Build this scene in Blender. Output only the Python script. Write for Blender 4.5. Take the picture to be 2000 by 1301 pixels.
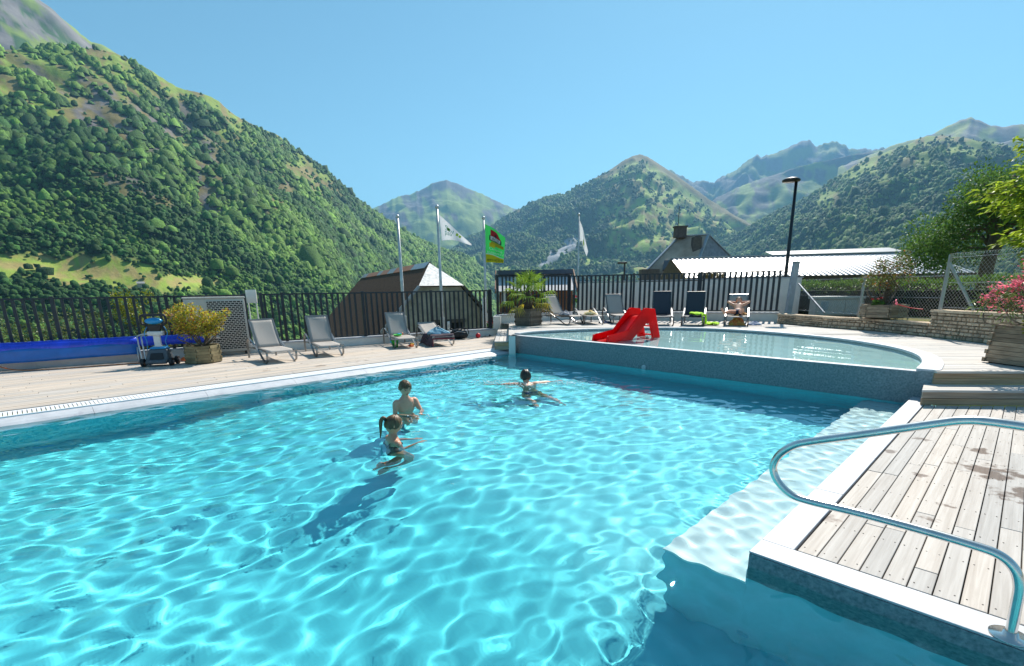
import bpy, bmesh, math, random
import numpy as np
from mathutils import Matrix, Vector, Quaternion
for _o in list(bpy.data.objects): bpy.data.objects.remove(_o, do_unlink=True)
sc = bpy.context.scene
COL = sc.collection
R = math.radians
# ---------------------------------------------------------------- camera
cam = bpy.data.cameras.new('camera'); cam_ob = bpy.data.objects.new('camera', cam)
COL.objects.link(cam_ob); sc.camera = cam_ob
cam.sensor_width = 36.0; cam.lens = 17.1; cam.shift_y = 0.07325
cam.clip_start = 0.05; cam.clip_end = 40000
cam_ob.matrix_world = (Matrix.Translation((0, 0, 1.6)) @ Matrix.Rotation(math.pi/2 - R(13.72), 4, 'X')
                       @ Matrix.Rotation(-R(0.92), 4, 'Z'))
# ---------------------------------------------------------------- sky and sun
SUN_AZ, SUN_EL = R(28), R(46)
world = bpy.data.worlds.new('World'); sc.world = world; world.use_nodes = True
nt = world.node_tree
sky = nt.nodes.new('ShaderNodeTexSky'); sky.sky_type = 'NISHITA'; sky.sun_disc = False
sky.sun_elevation = SUN_EL; sky.sun_rotation = SUN_AZ
sky.altitude = 900; sky.air_density = 1.0; sky.dust_density = 0.25; sky.ozone_density = 2.0
tint = nt.nodes.new('ShaderNodeMix'); tint.data_type = 'RGBA'; tint.blend_type = 'MULTIPLY'
tint.inputs[0].default_value = 1.0; tint.inputs[7].default_value = (0.68, 0.98, 0.84, 1)
nt.links.new(sky.outputs[0], tint.inputs[6])
nt.links.new(tint.outputs[2], nt.nodes['Background'].inputs[0])
nt.nodes['Background'].inputs[1].default_value = 0.1
sun = bpy.data.lights.new('sun', 'SUN'); sun.energy = 4.8; sun.angle = R(0.5); sun.color = (1.0, 0.945, 0.85)
sun_ob = bpy.data.objects.new('sun', sun); COL.objects.link(sun_ob)
sd = Vector((math.sin(SUN_AZ)*math.cos(SUN_EL), math.cos(SUN_AZ)*math.cos(SUN_EL), math.sin(SUN_EL)))
sun_ob.rotation_euler = sd.to_track_quat('Z', 'Y').to_euler(); sun_ob.location = (0, 0, 60)
sun.cycles.is_caustics_light = True
vs = sc.view_settings
vs.view_transform = 'Standard'; vs.look = 'None'; vs.exposure = 0.78; vs.gamma = 1.0; vs.use_curve_mapping = False
cy = sc.cycles
cy.max_bounces = 8; cy.diffuse_bounces = 3; cy.glossy_bounces = 3; cy.transmission_bounces = 6
cy.transparent_max_bounces = 8; cy.volume_bounces = 0; cy.use_denoising = True
cy.caustics_reflective = False; cy.caustics_refractive = True; cy.sample_clamp_indirect = 6.0
# ---------------------------------------------------------------- helpers
rnd = random.Random(11)
MW = {}                                   # world matrices of the parents made here
def link(o):
    COL.objects.link(o); return o
def tag(o, label=None, cat=None, group=None, kind=None):
    if label: o['label'] = label
    if cat: o['category'] = cat
    if group: o['group'] = group
    if kind: o['kind'] = kind
    return o
def thing(name, label, cat, loc=(0, 0, 0), rz=0.0, group=None):
    o = link(bpy.data.objects.new(name, None)); o.empty_display_size = 0.1
    o.location = loc; o.rotation_euler = (0, 0, rz)
    MW[o.name] = Matrix.Translation(loc) @ Matrix.Rotation(rz, 4, 'Z')
    return tag(o, label, cat, group)
def copy_tree(o, parent=None):
    c = link(o.copy()); c.parent = parent
    for ch in list(o.children): copy_tree(ch, c)
    return c
class MB:
    def __init__(s): s.v = []; s.f = []
    def add(s, vs, fs):
        b = len(s.v); s.v += [tuple(map(float, p)) for p in vs]; s.f += [tuple(i+b for i in f) for f in fs]; return s
    def hexa(s, b, t):                    # four bottom, four top points
        return s.add(list(b)+list(t), [(3,2,1,0),(4,5,6,7),(0,1,5,4),(1,2,6,5),(2,3,7,6),(3,0,4,7)])
    def box(s, c, d, rz=0.0, m=None):
        x, y, z = d[0]/2, d[1]/2, d[2]/2
        M = Matrix.Translation(c) @ (m if m is not None else Matrix.Rotation(rz, 4, 'Z'))
        P = [M @ Vector(p) for p in ((-x,-y,-z),(x,-y,-z),(x,y,-z),(-x,y,-z),(-x,-y,z),(x,-y,z),(x,y,z),(-x,y,z))]
        return s.hexa(P[:4], P[4:])
    def beam(s, a, b, w, h):              # square bar from a to b
        a, b = Vector(a), Vector(b); d = b-a; L = d.length
        m = d.to_track_quat('X', 'Z').to_matrix().to_4x4()
        return s.box((a+b)/2, (L, w, h), m=m)
    def prism(s, poly, z0, z1):
        n = len(poly)
        ar = sum(poly[i][0]*poly[(i+1) % n][1]-poly[(i+1) % n][0]*poly[i][1] for i in range(n))
        if ar < 0: poly = poly[::-1]
        return s.add([(p[0], p[1], z0) for p in poly]+[(p[0], p[1], z1) for p in poly],
              [tuple(range(n))[::-1], tuple(range(n, 2*n))]+[(i, (i+1) % n, n+(i+1) % n, n+i) for i in range(n)])
    def tube(s, pts, r, seg=8, cap=True, sq=1.0):
        pts = [Vector(p) for p in pts]; n = len(pts); rr = r if hasattr(r, '__len__') else [r]*n
        up = None; b = len(s.v)
        for i, p in enumerate(pts):
            d = (pts[min(i+1, n-1)]-pts[max(i-1, 0)]).normalized()
            if up is None:
                up = Vector((0, 0, 1)) if abs(d.z) < .9 else Vector((1, 0, 0))
            up = (up-d*up.dot(d)).normalized(); side = d.cross(up)
            for k in range(seg):
                a = 2*math.pi*k/seg; q = p+(side*math.cos(a)*sq+up*math.sin(a))*rr[i]; s.v.append(tuple(q))
        for i in range(n-1):
            for k in range(seg):
                k2 = (k+1) % seg; s.f.append((b+i*seg+k, b+i*seg+k2, b+(i+1)*seg+k2, b+(i+1)*seg+k))
        if cap:
            s.f.append(tuple(b+k for k in range(seg))[::-1]); s.f.append(tuple(b+(n-1)*seg+k for k in range(seg)))
        return s
    def lathe(s, prof, seg=16, c=(0, 0, 0), m=None):
        b = len(s.v); n = len(prof); M = Matrix.Translation(c) @ (m if m is not None else Matrix())
        for (r, z) in prof:
            for k in range(seg):
                a = 2*math.pi*k/seg; s.v.append(tuple(M @ Vector((r*math.cos(a), r*math.sin(a), z))))
        for i in range(n-1):
            for k in range(seg):
                k2 = (k+1) % seg; s.f.append((b+i*seg+k, b+i*seg+k2, b+(i+1)*seg+k2, b+(i+1)*seg+k))
        s.f.append(tuple(b+k for k in range(seg))[::-1]); s.f.append(tuple(b+(n-1)*seg+k for k in range(seg)))
        return s
    def ball(s, c, r, seg=12, ring=8, sc3=(1, 1, 1), m=None):
        pr = [(max(1e-4, math.sin(math.pi*i/ring))*r, -math.cos(math.pi*i/ring)*r) for i in range(ring+1)]
        M = (m if m is not None else Matrix()) @ Matrix.Diagonal((*sc3, 1))
        return s.lathe(pr, seg, c, M)
    def grid(s, P):                       # P[i][j] points
        ni, nj = len(P), len(P[0]); b = len(s.v)
        for row in P: s.v += [tuple(map(float, p)) for p in row]
        for i in range(ni-1):
            for j in range(nj-1): s.f.append((b+i*nj+j, b+i*nj+j+1, b+(i+1)*nj+j+1, b+(i+1)*nj+j))
        return s
    def leaf(s, p, d, n, L, w, fold=.25): # folded diamond leaf
        p, d = Vector(p), Vector(d).normalized(); n = Vector(n); n = n-d*n.dot(d)
        if n.length < 1e-4: n = d.orthogonal()
        n.normalize(); sd_ = d.cross(n); m = p+d*L*.45
        return s.add([p, m+sd_*w*.5+n*w*fold, p+d*L, m-sd_*w*.5+n*w*fold], [(0, 1, 2), (0, 2, 3)])
    def build(s, name, mat, parent=None, smooth=False, world=True, bevel=0, autosmooth=None):
        v = s.v
        if parent is not None and world and parent.name in MW:
            inv = MW[parent.name].inverted(); v = [tuple(inv @ Vector(p)) for p in v]
        me = bpy.data.meshes.new(name); me.from_pydata(v, [], s.f); me.validate()
        if smooth: me.polygons.foreach_set('use_smooth', [True]*len(me.polygons))
        me.materials.append(mat)
        o = link(bpy.data.objects.new(name, me))
        if parent is not None: o.parent = parent
        if bevel:
            b = o.modifiers.new('bevel', 'BEVEL'); b.width = bevel; b.segments = 2; b.limit_method = 'ANGLE'; b.angle_limit = R(40)
            me.polygons.foreach_set('use_smooth', [True]*len(me.polygons))
            w = o.modifiers.new('wn', 'WEIGHTED_NORMAL'); w.keep_sharp = True
        return o
def fastmesh(name, v, f, mat, smooth=False, cols=None):
    v = np.asarray(v, np.float32); f = np.asarray(f, np.int32); k = f.shape[1]
    me = bpy.data.meshes.new(name); me.vertices.add(len(v)); me.vertices.foreach_set('co', v.ravel())
    me.loops.add(f.size); me.loops.foreach_set('vertex_index', f.ravel()); me.polygons.add(len(f))
    me.polygons.foreach_set('loop_start', np.arange(0, f.size, k, dtype=np.int32))
    if smooth: me.polygons.foreach_set('use_smooth', np.ones(len(f), bool))
    me.update(calc_edges=True)
    if cols is not None:
        a = me.color_attributes.new('tone', 'FLOAT_COLOR', 'POINT'); c = np.ones((len(v), 4), np.float32); c[:, :3] = cols
        a.data.foreach_set('color', c.ravel())
    me.materials.append(mat)
    return link(bpy.data.objects.new(name, me))
def evalmesh(o, name):                    # apply modifiers, return new mesh, drop the source
    bpy.context.view_layer.update()
    me = bpy.data.meshes.new_from_object(o.evaluated_get(bpy.context.evaluated_depsgraph_get()))
    me.name = name; bpy.data.objects.remove(o, do_unlink=True); return me
def catmull(P, n=6, closed=False):
    P = [np.array(p, float) for p in P]; out = []; m = len(P)
    for i in range(m if closed else m-1):
        if closed: a, b, c, d = P[(i-1) % m], P[i], P[(i+1) % m], P[(i+2) % m]
        else: a, b, c, d = P[max(i-1, 0)], P[i], P[i+1], P[min(i+2, m-1)]
        for k in range(n):
            t = k/n; out.append(.5*(2*b+(c-a)*t+(2*a-5*b+4*c-d)*t*t+(3*b-a-3*c+d)*t**3))
    if not closed: out.append(P[-1])
    return [tuple(p) for p in out]
# value noise
def _h(ix, iy, s):
    n = (ix.astype(np.int64)*374761393+iy.astype(np.int64)*668265263+s*1442695041) & 0x7fffffff
    n = ((n ^ (n >> 13))*1274126177) & 0x7fffffff
    return ((n ^ (n >> 16)) & 0xffff)/65535.0
def vn(x, y, s=0):
    x, y = np.asarray(x, float), np.asarray(y, float); ix, iy = np.floor(x), np.floor(y); fx, fy = x-ix, y-iy
    fx = fx*fx*fx*(fx*(fx*6-15)+10); fy = fy*fy*fy*(fy*(fy*6-15)+10)
    a = _h(ix, iy, s)*(1-fx)+_h(ix+1, iy, s)*fx; b = _h(ix, iy+1, s)*(1-fx)+_h(ix+1, iy+1, s)*fx
    return a*(1-fy)+b*fy
def fbm(x, y, o=4, s=0, g=.5):
    r = 0; a = 1; t = 0
    for i in range(o): r = r+a*vn(x*2**i, y*2**i, s+i*17); t += a; a *= g
    return r/t
# ---------------------------------------------------------------- materials
MATS = {}
def rand01(N, K, ge):                      # one random number per piece, joined or separate
    oi = N.new('ShaderNodeObjectInfo'); a = N.new('ShaderNodeMath'); a.operation = 'ADD'; f = N.new('ShaderNodeMath'); f.operation = 'FRACT'
    K.new(ge.outputs['Random Per Island'], a.inputs[0]); K.new(oi.outputs['Random'], a.inputs[1]); K.new(a.outputs[0], f.inputs[0]); return f.outputs[0]
def mat(name, col, rough=.6, metal=0., var=.12, vscale=6., bump=0., bscale=40., spec=.5, col2=None, rand=0., trans=0., stretch=None, sss=0., wear=None):
    if name in MATS: return MATS[name]
    m = bpy.data.materials.new(name); m.use_nodes = True; t = m.node_tree; N = t.nodes; K = t.links
    b = N['Principled BSDF']; b.inputs['Roughness'].default_value = rough; b.inputs['Metallic'].default_value = metal
    b.inputs['Specular IOR Level'].default_value = spec
    tc = N.new('ShaderNodeTexCoord'); vec = tc.outputs['Object']
    if stretch:
        mp = N.new('ShaderNodeMapping'); mp.inputs['Rotation'].default_value = (0, 0, stretch[0]); mp.inputs['Scale'].default_value = stretch[1]
        K.new(vec, mp.inputs[0]); vec = mp.outputs[0]
    nz = N.new('ShaderNodeTexNoise'); nz.inputs['Scale'].default_value = vscale; nz.inputs['Detail'].default_value = 6; nz.inputs['Roughness'].default_value = .62
    K.new(vec, nz.inputs['Vector'])
    c2 = col2 if col2 else tuple(max(0, c*(1-var*2)) for c in col); c1 = col if col2 else tuple(min(1, c*(1+var)) for c in col)
    cr = N.new('ShaderNodeValToRGB'); cr.color_ramp.elements[0].position = .3; cr.color_ramp.elements[1].position = .7
    cr.color_ramp.elements[0].color = (*c2, 1); cr.color_ramp.elements[1].color = (*c1, 1)
    K.new(nz.outputs[0], cr.inputs[0]); out = cr.outputs[0]
    if rand:
        ge = N.new('ShaderNodeNewGeometry'); hs = N.new('ShaderNodeHueSaturation')
        ma = N.new('ShaderNodeMapRange'); ma.inputs[3].default_value = 1-rand; ma.inputs[4].default_value = 1+rand
        K.new(rand01(N, K, ge), ma.inputs[0]); K.new(ma.outputs[0], hs.inputs['Value']); K.new(out, hs.inputs['Color']); out = hs.outputs[0]
    if wear:
        w2 = N.new('ShaderNodeTexNoise'); w2.inputs['Scale'].default_value = wear[1]; w2.inputs['Detail'].default_value = 8; w2.inputs['Roughness'].default_value = .7
        K.new(tc.outputs['Object'], w2.inputs['Vector'])
        wr = N.new('ShaderNodeMapRange'); wr.inputs[1].default_value = wear[2]; wr.inputs[2].default_value = wear[2]+.08; K.new(w2.outputs[0], wr.inputs[0])
        mx = N.new('ShaderNodeMix'); mx.data_type = 'RGBA'; K.new(wr.outputs[0], mx.inputs[0]); K.new(out, mx.inputs[6]); mx.inputs[7].default_value = (*wear[0], 1); out = mx.outputs[2]
    K.new(out, b.inputs['Base Color'])
    rr = N.new('ShaderNodeMapRange'); rr.inputs[3].default_value = max(0, rough-.08); rr.inputs[4].default_value = min(1, rough+.08)
    K.new(nz.outputs[0], rr.inputs[0]); K.new(rr.outputs[0], b.inputs['Roughness'])
    if bump:
        bn = N.new('ShaderNodeTexNoise'); bn.inputs['Scale'].default_value = bscale; bn.inputs['Detail'].default_value = 4; K.new(vec, bn.inputs['Vector'])
        bu = N.new('ShaderNodeBump'); bu.inputs['Strength'].default_value = bump; bu.inputs['Distance'].default_value = .01
        K.new(bn.outputs[0], bu.inputs['Height']); K.new(bu.outputs[0], b.inputs['Normal'])
    if trans:                              # thin leaves let light through
        tr = N.new('ShaderNodeBsdfTranslucent'); K.new(out, tr.inputs[0]); ms = N.new('ShaderNodeMixShader'); ms.inputs[0].default_value = trans
        K.new(b.outputs[0], ms.inputs[1]); K.new(tr.outputs[0], ms.inputs[2]); K.new(ms.outputs[0], N['Material Output'].inputs[0])
    if sss:
        b.inputs['Subsurface Weight'].default_value = sss; b.inputs['Subsurface Radius'].default_value = (.02, .008, .004); b.inputs['Subsurface Scale'].default_value = 1.0
    MATS[name] = m; return m
def tonemat(name, rough=.9, bump=0., bscale=.2, vscale=.05, var=.25):
    m = bpy.data.materials.new(name); m.use_nodes = True; t = m.node_tree; N = t.nodes; K = t.links; b = N['Principled BSDF']
    b.inputs['Roughness'].default_value = rough; b.inputs['Specular IOR Level'].default_value = .2
    at = N.new('ShaderNodeAttribute'); at.attribute_name = 'tone'
    tc = N.new('ShaderNodeTexCoord'); nz = N.new('ShaderNodeTexNoise'); nz.inputs['Scale'].default_value = vscale; nz.inputs['Detail'].default_value = 8; nz.inputs['Roughness'].default_value = .7
    K.new(tc.outputs['Object'], nz.inputs['Vector'])
    ma = N.new('ShaderNodeMapRange'); ma.inputs[1].default_value = .3; ma.inputs[2].default_value = .7; ma.inputs[3].default_value = 1-var; ma.inputs[4].default_value = 1+var; K.new(nz.outputs[0], ma.inputs[0])
    hs = N.new('ShaderNodeHueSaturation'); K.new(at.outputs['Color'], hs.inputs['Color']); K.new(ma.outputs[0], hs.inputs['Value']); K.new(hs.outputs[0], b.inputs['Base Color'])
    if bump:
        bu = N.new('ShaderNodeBump'); bu.inputs['Strength'].default_value = bump; bu.inputs['Distance'].default_value = bscale; K.new(nz.outputs[0], bu.inputs['Height']); K.new(bu.outputs[0], b.inputs['Normal'])
    MATS[name] = m; return m
# ---------------------------------------------------------------- pool, decks and terrace
def v2(*a): return np.array(a, float)
DR = v2(.7230, .6909); DX = v2(.6909, -.7230)         # along / across the right deck boards
DL = v2(.7034, .7108); OL = v2(-.7108, .7034)         # left pool edge and its outward normal
C = v2(1.457, 2.716); KW0 = v2(.15, 13.45); KW1 = v2(5.83, 6.88)
q0 = v2(.10, 13.45); q1 = q0-DL*19.4; q2 = q1+DX*8.6
N1 = C-DR*2.13; N2 = N1+DX*3.4; N3 = N2+DR*2.13
ZF, ZW, ZT, ZK = -1.05, -.10, .40, .345
def inpoly(x, y, poly):
    r = np.zeros(np.shape(x), bool); n = len(poly)
    for i in range(n):
        x0, y0 = poly[i][:2]; x1, y1 = poly[(i+1) % n][:2]
        if y0 == y1: continue
        c = ((y0 > y) != (y1 > y)) & (x < (x1-x0)*(y-y0)/(y1-y0)+x0); r ^= c
    return r
def woodmat(name, c1, c2, ang, rough=.75, gs=1.0, stain=None, spots=()):
    m = bpy.data.materials.new(name); m.use_nodes = True; t = m.node_tree; N = t.nodes; K = t.links; b = N['Principled BSDF']
    tc = N.new('ShaderNodeTexCoord'); mp = N.new('ShaderNodeMapping'); mp.vector_type = 'TEXTURE'; mp.inputs['Rotation'].default_value = (0, 0, ang)
    K.new(tc.outputs['Object'], mp.inputs[0])
    ge = N.new('ShaderNodeNewGeometry'); RND = rand01(N, K, ge); off = N.new('ShaderNodeVectorMath'); off.operation = 'MULTIPLY_ADD'; off.inputs[1].default_value = (37, 17, 9)
    K.new(RND, off.inputs[0]); K.new(mp.outputs[0], off.inputs[2])
    def noise(sx, sy, d, r=.6):
        a = N.new('ShaderNodeMapping'); a.inputs['Scale'].default_value = (sx*gs, sy*gs, sy*gs); K.new(off.outputs[0], a.inputs[0])
        n = N.new('ShaderNodeTexNoise'); n.inputs['Scale'].default_value = 1; n.inputs['Detail'].default_value = d; n.inputs['Roughness'].default_value = r; n.inputs['Distortion'].default_value = .6; K.new(a.outputs[0], n.inputs['Vector']); return n
    g1 = noise(1.6, 46, 6); g2 = noise(.7, 9, 4)
    mx = N.new('ShaderNodeMath'); mx.operation = 'MULTIPLY_ADD'; mx.inputs[1].default_value = .55; K.new(g1.outputs[0], mx.inputs[0])
    m2 = N.new('ShaderNodeMath'); m2.operation = 'MULTIPLY'; m2.inputs[1].default_value = .45; K.new(g2.outputs[0], m2.inputs[0]); K.new(m2.outputs[0], mx.inputs[2])
    cr = N.new('ShaderNodeValToRGB'); e = cr.color_ramp.elements; e[0].position = .32; e[0].color = (*c2, 1); e[1].position = .62; e[1].color = (*c1, 1); K.new(mx.outputs[0], cr.inputs[0])
    hs = N.new('ShaderNodeHueSaturation'); ma = N.new('ShaderNodeMapRange'); ma.inputs[3].default_value = .86; ma.inputs[4].default_value = 1.12
    K.new(RND, ma.inputs[0]); K.new(ma.outputs[0], hs.inputs['Value'])
    ms = N.new('ShaderNodeMapRange'); ms.inputs[3].default_value = .5; ms.inputs[4].default_value = 1.0; K.new(RND, ms.inputs[0]); K.new(ms.outputs[0], hs.inputs['Saturation'])
    K.new(cr.outputs[0], hs.inputs['Color']); out = hs.outputs[0]; rough_out = None
    if spots:                              # damp footprints and puddle marks left by bathers
        acc = None
        for (x, y, r) in spots:
            d = N.new('ShaderNodeVectorMath'); d.operation = 'DISTANCE'; d.inputs[1].default_value = (x, y, 0); K.new(tc.outputs['Object'], d.inputs[0])
            f = N.new('ShaderNodeMapRange'); f.inputs[1].default_value = 0; f.inputs[2].default_value = r; f.inputs[3].default_value = 1; f.inputs[4].default_value = 0; K.new(d.outputs['Value'], f.inputs[0])
            if acc is None: acc = f.outputs[0]
            else:
                a = N.new('ShaderNodeMath'); a.operation = 'MAXIMUM'; K.new(acc, a.inputs[0]); K.new(f.outputs[0], a.inputs[1]); acc = a.outputs[0]
        wn = N.new('ShaderNodeTexNoise'); wn.inputs['Scale'].default_value = stain[1]; wn.inputs['Detail'].default_value = 5; wn.inputs['Roughness'].default_value = .6; K.new(tc.outputs['Object'], wn.inputs['Vector'])
        a = N.new('ShaderNodeMath'); a.operation = 'MULTIPLY_ADD'; a.inputs[1].default_value = .42; K.new(acc, a.inputs[0]); K.new(wn.outputs[0], a.inputs[2])
        f = N.new('ShaderNodeMapRange'); f.inputs[1].default_value = stain[2]; f.inputs[2].default_value = stain[2]+.11; f.inputs[4].default_value = .85; K.new(a.outputs[0], f.inputs[0])
        mm = N.new('ShaderNodeMix'); mm.data_type = 'RGBA'; mm.blend_type = 'MULTIPLY'; K.new(f.outputs[0], mm.inputs[0]); K.new(out, mm.inputs[6]); mm.inputs[7].default_value = (*stain[0], 1); out = mm.outputs[2]
        q = N.new('ShaderNodeMapRange'); q.inputs[3].default_value = rough; q.inputs[4].default_value = .35; K.new(f.outputs[0], q.inputs[0]); rough_out = q.outputs[0]
    K.new(out, b.inputs['Base Color']); b.inputs['Roughness'].default_value = rough; b.inputs['Specular IOR Level'].default_value = .3
    if rough_out: K.new(rough_out, b.inputs['Roughness'])
    bu = N.new('ShaderNodeBump'); bu.inputs['Strength'].default_value = .35; bu.inputs['Distance'].default_value = .004; K.new(g1.outputs[0], bu.inputs['Height']); K.new(bu.outputs[0], b.inputs['Normal'])
    MATS[name] = m; return m
def planks(parent, polys, ang, width, gap, z, th, material, seg, nparts, seed, joints=None):
    u = v2(math.cos(ang), math.sin(ang)); w = v2(-u[1], u[0]); rr = random.Random(seed)
    edges = [(np.array(p[i]), np.array(p[(i+1) % len(p)])) for p in polys for i in range(len(p))]
    offs = [p @ w for p, _ in edges]; o = math.floor(min(offs)/width)*width; omax = max(offs); quads = []
    def cuts(off):
        s = []
        for a, b in edges:
            da, db = a @ w-off, b @ w-off
            if (da > 0) != (db > 0): k = da/(da-db); s.append(float((a+(b-a)*k) @ u))
        return sorted(s)
    while o < omax:
        c0, c1 = cuts(o+gap/2), cuts(o+width-gap/2)
        if len(c0) == len(c1):
            for i in range(0, len(c0)-1, 2):
                a0, b0, a1, b1 = c0[i], c0[i+1], c1[i], c1[i+1]
                if min(b0-a0, b1-a1) < .04: continue
                br = []; s = min(a0, a1)-rr.random()*seg
                if joints: br = [j for j in joints if max(a0, a1)+.1 < j < min(b0, b1)-.1]
                else:
                    while s < max(b0, b1):
                        s += seg*rr.uniform(.8, 1.2)
                        if max(a0, a1)+.15 < s < min(b0, b1)-.15: br.append(s)
                st0, st1 = a0, a1
                for e in br+[None]:
                    e0, e1 = (b0, b1) if e is None else (e-gap/3, e-gap/3)
                    quads.append([u*st0+w*(o+gap/2), u*e0+w*(o+gap/2), u*e1+w*(o+width-gap/2), u*st1+w*(o+width-gap/2)])
                    if e is not None: st0 = st1 = e+gap/3
        o += width
    quads.sort(key=lambda q: np.hypot(*(sum(q)/4)))
    rest = MB()
    for k, q in enumerate(quads):
        c = sum(q)/4; dz = rr.uniform(-.0015, .0015); i4 = .0025
        top = []
        for j in range(4):
            e1 = q[(j+1) % 4]-q[j]; e0 = q[j-1]-q[j]; top.append(q[j]+e1/np.linalg.norm(e1)*i4+e0/np.linalg.norm(e0)*i4)
        mb = MB() if k < nparts else rest
        P = lambda L, zz: [(p[0], p[1], zz) for p in L]
        b0 = len(mb.v); mb.v += P(q, z-th)+P(q, z-i4+dz)+P(top, z+dz)
        for L in (0, 4):
            for j in range(4): mb.f.append(tuple(b0+x for x in (L+j, L+(j+1) % 4, L+4+(j+1) % 4, L+4+j)))
        mb.f.append((b0+8, b0+9, b0+10, b0+11))
        if k < nparts: mb.build('plank', material, parent, world=False)
    if rest.v: tag(rest.build('plank', material, parent, world=False), kind='stuff')
    return len(quads)
from mathutils.geometry import tessellate_polygon
def sheet(name, loops, z, material, parent=None):
    L = [[Vector((p[0], p[1], z)) for p in lp] for lp in loops]; fl = [p for lp in L for p in lp]
    mb = MB(); mb.v = [tuple(p) for p in fl]
    for t in tessellate_polygon(L):
        a, b, c = (fl[i] for i in t)
        mb.f.append(tuple(t) if (b-a).cross(c-a).z > 0 else tuple(t)[::-1])
    return mb.build(name, material, parent, world=False)

liner = mat('pool_liner', (.12, .78, .88), .5, var=.05, vscale=1.5)
liner_shade = mat('shaded_liner', (.34, .68, .76), .4, var=.08, vscale=3)  # greyer liner blue, paints shade on the stair wall and bench body
shelfm = mat('pool_bench_plaster', (.76, .90, .91), .5, var=.03, vscale=2)
granite = mat('granite', (.30, .345, .37), .45, var=.3, vscale=38, col2=(.10, .135, .155), bump=.1, bscale=120)
copem = mat('pale_stone', (.53, .54, .57), .55, var=.08, vscale=5, bump=.12, bscale=90, wear=((.42, .42, .46), 3.0, .58))
darkm = mat('dark_underlay', (.03, .028, .025), .9)
whitem = mat('white_render', (.88, .83, .77), .8, var=.05, vscale=3, bump=.15, bscale=60)
plastic_white = mat('white_grating', (.82, .82, .84), .4, var=.03)
teal = mat('paddling_pool_plaster', (.66, .95, .97), .5, var=.04, vscale=2)

pool_poly = [q0, q1, q2, N1, N2, N3, C, KW1]
def floor_z(x, y): return ZF-.55*(lambda q: q*q*(3-2*q))(np.clip((3.4-(x*DR[0]+y*DR[1]))/2.8, 0, 1))
fg = [v2(-2.0, 14.0), v2(-14, .5), v2(-8, -7.5), v2(6.5, 1.0), v2(6.6, 6.8)]
basin = MB(); tt = [-14]+list(np.linspace(.5, 3.5, 19))+[14]; basin.grid([[(*(DR*t_+DX*n_), float(floor_z(*(DR*t_+DX*n_)))) for n_ in (-11, -4, 3.5)] for t_ in tt])
basin = tag(basin.build('pool_basin', liner, None, True, False), kind='structure')
wl = MB()
for a, b in zip(pool_poly, pool_poly[1:]+pool_poly[:1]):
    if a is N3: continue
    wl.add([(a[0], a[1], ZF-.6), (b[0], b[1], ZF-.6), (b[0], b[1], -.16), (a[0], a[1], -.16)], [(0, 1, 2, 3)])
wall_o = wl.build('pool_wall', liner, basin, world=False)
stair_wall = MB().add([(*N3, ZF-.6), (*C, ZF-.6), (*C, -.16), (*N3, -.16)], [(0, 1, 2, 3)]).build('pool_wall', liner_shade, basin, world=False)
a0 = C-DX*.0; sh = [C-DX*.001, C+DR*6.05, C+DR*6.05-DX*.56, C-DX*.56]
bench = MB().prism(sh, ZF-.6, -.365).build('underwater_bench', liner_shade, basin, world=False)
bench_top = MB().prism([sh[0], sh[1], sh[2]-DX*.015, sh[3]-DX*.015-DR*.012], -.363, -.34).build('bench_top', shelfm, bench, world=False)
stairs = []
for k, (n0, zz) in enumerate(((2.2, -.32), (1.5, -.56), (.8, -.8))):
    p0 = N1+DX*(.957+n0-.957+.0)
    stairs.append(MB().prism([p0+DR*.004, N2-DX*.004*(k+1)+DR*.004, N3-DX*.004*(k+1)-DR*.004, p0+DR*2.126], ZF, zz-.001*k).build('underwater_stair', liner, basin, world=False))
for o in [basin, wall_o, bench, bench_top, stair_wall]+stairs: o.cycles.is_caustics_receiver = True

# paddling pool
ARC = [(.22, 13.62), (.63, 14.14), (1.35, 14.5), (2.34, 14.76), (3.5, 14.92), (4.68, 14.84), (5.6, 14.4), (6.26, 13.80), (6.95, 12.62), (7.42, 11.07), (7.40, 9.60), (7.06, 8.48), (6.50, 7.61), (5.86, 6.93)]
arc = [v2(*p) for p in catmull(ARC, 4)]
kids_poly = [np.array(p) for p in arc]
def arcn(i):
    d = arc[min(i+1, len(arc)-1)]-arc[max(i-1, 0)]; d = d/np.linalg.norm(d); return v2(-d[1], d[0])
arc_out = [arc[i]+arcn(i)*(.14+.13*(i/len(arc))**2) for i in range(len(arc))]
kd = (KW1-KW0)/np.linalg.norm(KW1-KW0); kn = v2(-kd[1], kd[0])          # kn points to the camera side or away
if kn @ (v2(3, 14)-KW0) < 0: kn = -kn
kb = tag(sheet('paddling_basin', [kids_poly], .07, teal), kind='structure'); kb.cycles.is_caustics_receiver = True
kw = MB()
for a, b in zip(arc, arc[1:]): kw.add([(a[0], a[1], .07), (b[0], b[1], .07), (b[0], b[1], ZT-.03), (a[0], a[1], ZT-.03)], [(0, 1, 2, 3)])
kw.build('paddling_wall', granite, kb, world=False)
fw = tag(link(bpy.data.objects.new('granite_wall', None)), 'long speckled grey granite wall holding up the paddling pool above the swimming pool', 'wall')
MB().prism([KW0, KW1, KW1+kn*.14, KW0+kn*.14], ZF, .352).build('wall_slab', granite, fw, world=False)
MB().prism([KW0-kn*.006, KW1-kn*.006, KW1+kn*.15, KW0+kn*.15], .355, .368).build('overflow_lip', copem, fw, world=False)
MB().prism([KW0-kd*.2-kn*.03, KW0-kd*.002-kn*.03, KW0+kn*.2-kd*.002, KW0+kn*.2-kd*.2], -.5, .385).build('end_pier', granite, fw, world=False)
MB().prism([KW1+kd*.002-kn*.03, KW1+kd*.20-kn*.03, KW1+kn*.1+kd*.2, KW1+kn*.1+kd*.002], -.5, .385).build('end_pier', granite, fw, world=False)
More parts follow.
